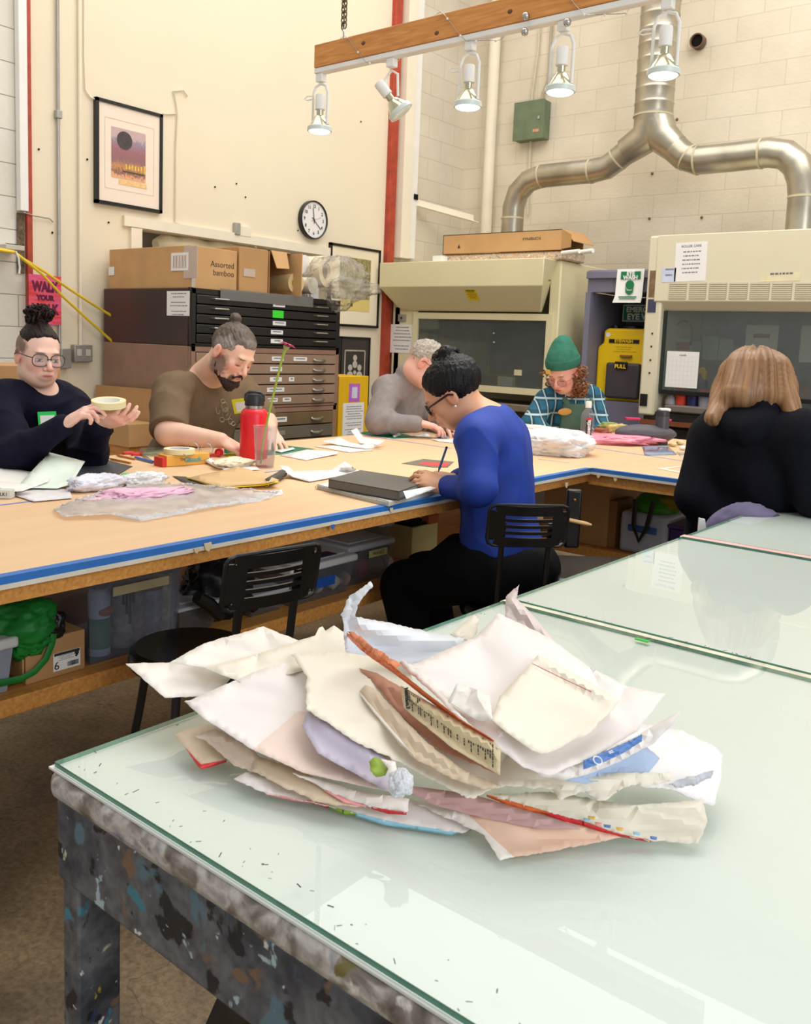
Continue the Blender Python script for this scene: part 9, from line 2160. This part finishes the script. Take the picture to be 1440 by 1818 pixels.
# --- cream middle sheet
cc = cardsheet([(517,1162,.088),(640,1154,.090),(720,1180,.088),(760,1260,.074),(900,1340,.058),(1010,1375,.054),(1100,1372,.058),(1190,1371,.060),(1191,1386,.054),(1150,1397,.048),(1120,1394,.050),(1095,1402,.046),(1080,1418,.040),(1062,1421,.040),(1040,1404,.044),(1012,1412,.042),(996,1420,.040),(980,1400,.044),(900,1394,.048),(864,1403,.044),(842,1417,.040),(820,1412,.042),(760,1379,.046),(702,1350,.052),(634,1318,.062),(589,1288,.070),(544,1259,.078),(545,1200,.084)],
    [[0,1,26,27],[1,2,3,25,26],[3,4,19,20,21,22,23,24,25],[4,5,6,7,8,9,10,11,12,13,14,15,16,17,18,19]], pcr, 'wide cream sheet with a ragged torn front edge across the middle of the pile', seed=17, torn=2.0)
t = thing('foil_ball', PZ(712,1390, TZ+.045), 'crumpled silver-white foil ball on the front edge of the cream sheet', 'foil ball')
crumple('ball', PZ(712,1390, TZ+.058),(0.0125,0.0125,0.0135), M('foil white',(222,224,230),0.35, bump=0.5, bscale=200), '', '',77,0.25,5, parent=t)
gs = cardsheet([(655,1352,.060),(664,1344,.064),(680,1348,.064),(690,1362,.060),(684,1376,.056),(668,1379,.055),(658,1368,.058)],[list(range(7))], M('print lime',(150,178,60),0.5), 'small green printed scrap left of the foil ball', seed=18, torn=1.0)
cardsheet([(676,1346,.066),(702,1352,.066),(708,1372,.060),(692,1384,.058),(690,1366,.062)],[list(range(5))], pw, 'white curled shred between the green scrap and the foil ball', seed=19, torn=1.6)
# --- back sheets
cb = cardsheet([(658,1032,.190),(662,1040,.188),(648,1056,.178),(634,1074,.166),(630,1094,.152),(680,1103,.138),(755,1121,.122),(834,1134,.108),(800,1165,.100),(724,1182,.098),(660,1165,.104),(614,1157,.112),(611,1110,.140),(605,1092,.152),(620,1058,.172)],
    [[0,1,2,3,14],[3,4,12,13,14],[4,5,6,7,8,9,10,11,12]], pbl, 'bluish white sheet with a tall curled torn tip at the back of the pile', seed=20, torn=1.6)
cardsheet([(799,1126,.110),(820,1108,.118),(842,1092,.126),(850,1100,.124),(846,1125,.112),(835,1140,.108)],[list(range(6))], pcr, 'small cream torn corner standing behind the top sheet', seed=21, torn=1.4)
cardsheet([(898,1060,.150),(910,1048,.158),(922,1038,.166),(917,1062,.150),(940,1085,.138),(986,1138,.116),(975,1146,.112),(930,1120,.120),(897,1095,.130)],[list(range(9))], paperm('card rosy',(228,212,208)), 'rosy narrow flap with a sharp tip standing up behind the top sheet', seed=22, torn=0.8)
# --- brown boxes and nutrition panel
cardsheet([(638,1186,.088),(668,1194,.090),(716,1222,.090),(800,1290,.078),(888,1340,.070),(880,1372,.062),(780,1330,.066),(717,1276,.074),(680,1230,.082)],[list(range(9))], pbrn, 'rust brown folded carton inside the middle of the pile', seed=23, torn=1.2)
ct = cardsheet([(638,1228,.080),(648,1216,.086),(664,1222,.084),(700,1258,.082),(760,1320,.072),(820,1365,.062),(892,1396,.054),(860,1400,.052),(802,1382,.056),(735,1345,.062),(690,1300,.068)],[list(range(11))], ptan, 'tan sheet with a white torn spine in front of the nutrition panel', seed=24, torn=1.5)
rim(ct,[(638,1228,.081),(664,1258,.077),(700,1300,.070),(735,1342,.063)],[4,8,8,3], pw, name='torn_spine', dz=.002)
NV = [(711,1217,.104),(739,1233,.104),(872,1312,.094),(889,1330,.090),(887,1376,.070),(800,1325,.078),(717,1257,.090)]
nf = cardsheet(NV,[list(range(7))], M('card label tan',(226,208,168),0.6), 'tan carton side printed with a black nutrition table', seed=25, torn=0.6)
# nutrition lettering: lines running across the panel, drawn on its plane
a0, a1, b0_, b1_ = PZ(716,1222, TZ+.1035), PZ(886,1326, TZ+.091), PZ(719,1254, TZ+.091), PZ(886,1371, TZ+.0718)
def npt(u, v): return (a0*(1-u)+a1*u)*(1-v)+(b0_*(1-u)+b1_*u)*v
nrm_ = (a1-a0).cross(b0_-a0).normalized(); nrm_ = nrm_ if nrm_.dot(CAM-a0) > 0 else -nrm_
mb = MB(); rr = random.Random(6)
for k in range(40):
    u = 0.03+0.94*k/40; thick_ = 0.30 if k in (7,20) else 0.10
    v = 0.08
    if k in (7,20): mb.prism([npt(u,0.05)+nrm_*.0032, npt(u+0.012,0.05)+nrm_*.0032, npt(u+0.012,0.95)+nrm_*.0032, npt(u,0.95)+nrm_*.0032], nrm_*0.0002); continue
    while v < (0.55 if k % 3 else 0.90):
        l = rr.uniform(0.06,0.2); w_ = 0.0125
        mb.prism([npt(u, v)+nrm_*.0032, npt(u+w_, v)+nrm_*.0032, npt(u+w_, v+l)+nrm_*.0032, npt(u, v+l)+nrm_*.0032], nrm_*0.0002); v += l+0.03
g = mb.build('fine_print', m_ink, nf, smooth=False); g['kind'] = 'stuff'
xd = (b0_-a0).normalized()
text('nutrition_writing', 'Nutrition F',0.0062, frame(npt(0.05,0.5)+nrm_*.0034, xd, z=nrm_), m_ink, nf, bold=0.0002)
# --- top sheet
ts = cardsheet([(704,1176,.118),(732,1180,.120),(842,1132,.128),(885,1088,.140),(976,1132,.130),(1048,1185,.120),(1113,1218,.112),(1182,1232,.110),(1150,1272,.100),(1131,1298,.094),(1050,1345,.086),(976,1376,.080),(930,1362,.084),(872,1318,.092),(795,1246,.106),(1085,1262,.104),(890,1300,.100)],
    [[0,1,2,16,14],[2,3,4,5,15,16],[5,6,15],[6,7,8,9,15],[15,9,10,11,12,16],[12,13,14,16]], pk, 'big pinkish white top sheet with turned-up sides', seed=26, torn=1.0)
rim(ts,[(616,1123,.138),(640,1140,.134),(668,1160,.128),(698,1182,.122),(760,1232,.112),(820,1278,.102),(877,1314,.096)],[6,13,14,12,10,8,4], inkc['orange'], name='orange_side', dz=.010)
cardsheet([(616,1122,.140),(627,1122,.142),(660,1148,.136),(712,1178,.122),(700,1190,.118),(660,1160,.128)],[list(range(6))], paperm('card torn orange',(226,140,96)), 'narrow orange torn strip pointing up left from the top sheet', seed=27, torn=2.2)
cardsheet([(709,1178,.121),(714,1170,.126),(735,1188,.122),(805,1250,.108),(830,1285,.102),(800,1262,.106),(770,1232,.110)],[list(range(7))], pw, 'thin white curled strip along the left side of the top sheet', seed=28, torn=1.2)
# blue box flap on the right
bf = cardsheet([(940,1362,.076),(1000,1368,.074),(1044,1345,.082),(1131,1306,.098),(1178,1278,.112),(1208,1263,.122),(1196,1284,.112),(1160,1320,.092),(1100,1352,.078),(1040,1376,.068),(1000,1386,.064),(960,1378,.068)],[list(range(12))], pk, 'curved white flap with a blue printed band rising to a tip at the right', seed=29, torn=0.5)
rim(bf,[(1036,1350,.083),(1070,1336,.088),(1110,1318,.094),(1140,1304,.100)],[16,18,17,12], inkc['blue'], name='blue_band', dz=.004, lift=0.003)
mb = MB(); p = PZ(1060,1352, TZ+.089); mx = frame(p, PZ(1130,1322, TZ+.095)-PZ(1060,1352, TZ+.089), z=UP*0.8-HF*0.6)
MB().tube([mx @ Vector((math.cos(a)*0.0045, math.sin(a)*0.0045,0.002)) for a in [2*PI*i/16 for i in range(16)]],0.0006, seg=5, closed=True).build('printed_emblem', m_lbl, bf)
text('band_writing', 'oz',0.006, mx @ Matrix.Translation((0.020,0.003,0.002)), m_lbl, bf)
cardsheet([(1001,1384,.060),(1060,1350,.066),(1139,1318,.070),(1172,1346,.062),(1150,1372,.058),(1100,1376,.056),(1040,1392,.052)],[list(range(7))], pblue, 'pale blue sheet lying under the curved flap on the right', seed=30, torn=0.8)
# topmost card with a folded strip
tm = cardsheet([(887,1236,.118),(943,1176,.132),(956,1161,.136),(1040,1207,.126),(1100,1244,.118),(1090,1258,.114),(1066,1280,.110),(1050,1300,.105),(1020,1312,.102),(976,1335,.096),(958,1336,.096),(941,1329,.098),(900,1300,.104),(872,1277,.110),(1083,1264,.113)],
    [[1,2,3,4,5,14],[0,1,14,6,7,8,9,10,11,12,13]], pcr, 'topmost cream card with a folded strip along its back edge', seed=31, torn=1.8, re={(6,7),(7,8),(8,9),(9,10),(10,11)})
MB().tube([PZ(945,1178, TZ+.1325), PZ(1000,1205, TZ+.1265), PZ(1050,1228, TZ+.1210)],0.00045, seg=5).build('red_fold_line', M('rust line',(190,90,70),0.6), tm)
cardsheet([(795,1245,.114),(811,1213,.128),(840,1222,.124),(870,1233,.120),(874,1276,.112),(850,1280,.106),(820,1262,.108)],[[0,1,2,6],[2,3,4,5,6]], pw, 'small white corner flap folded over at the left of the topmost card', seed=32, torn=0.8)
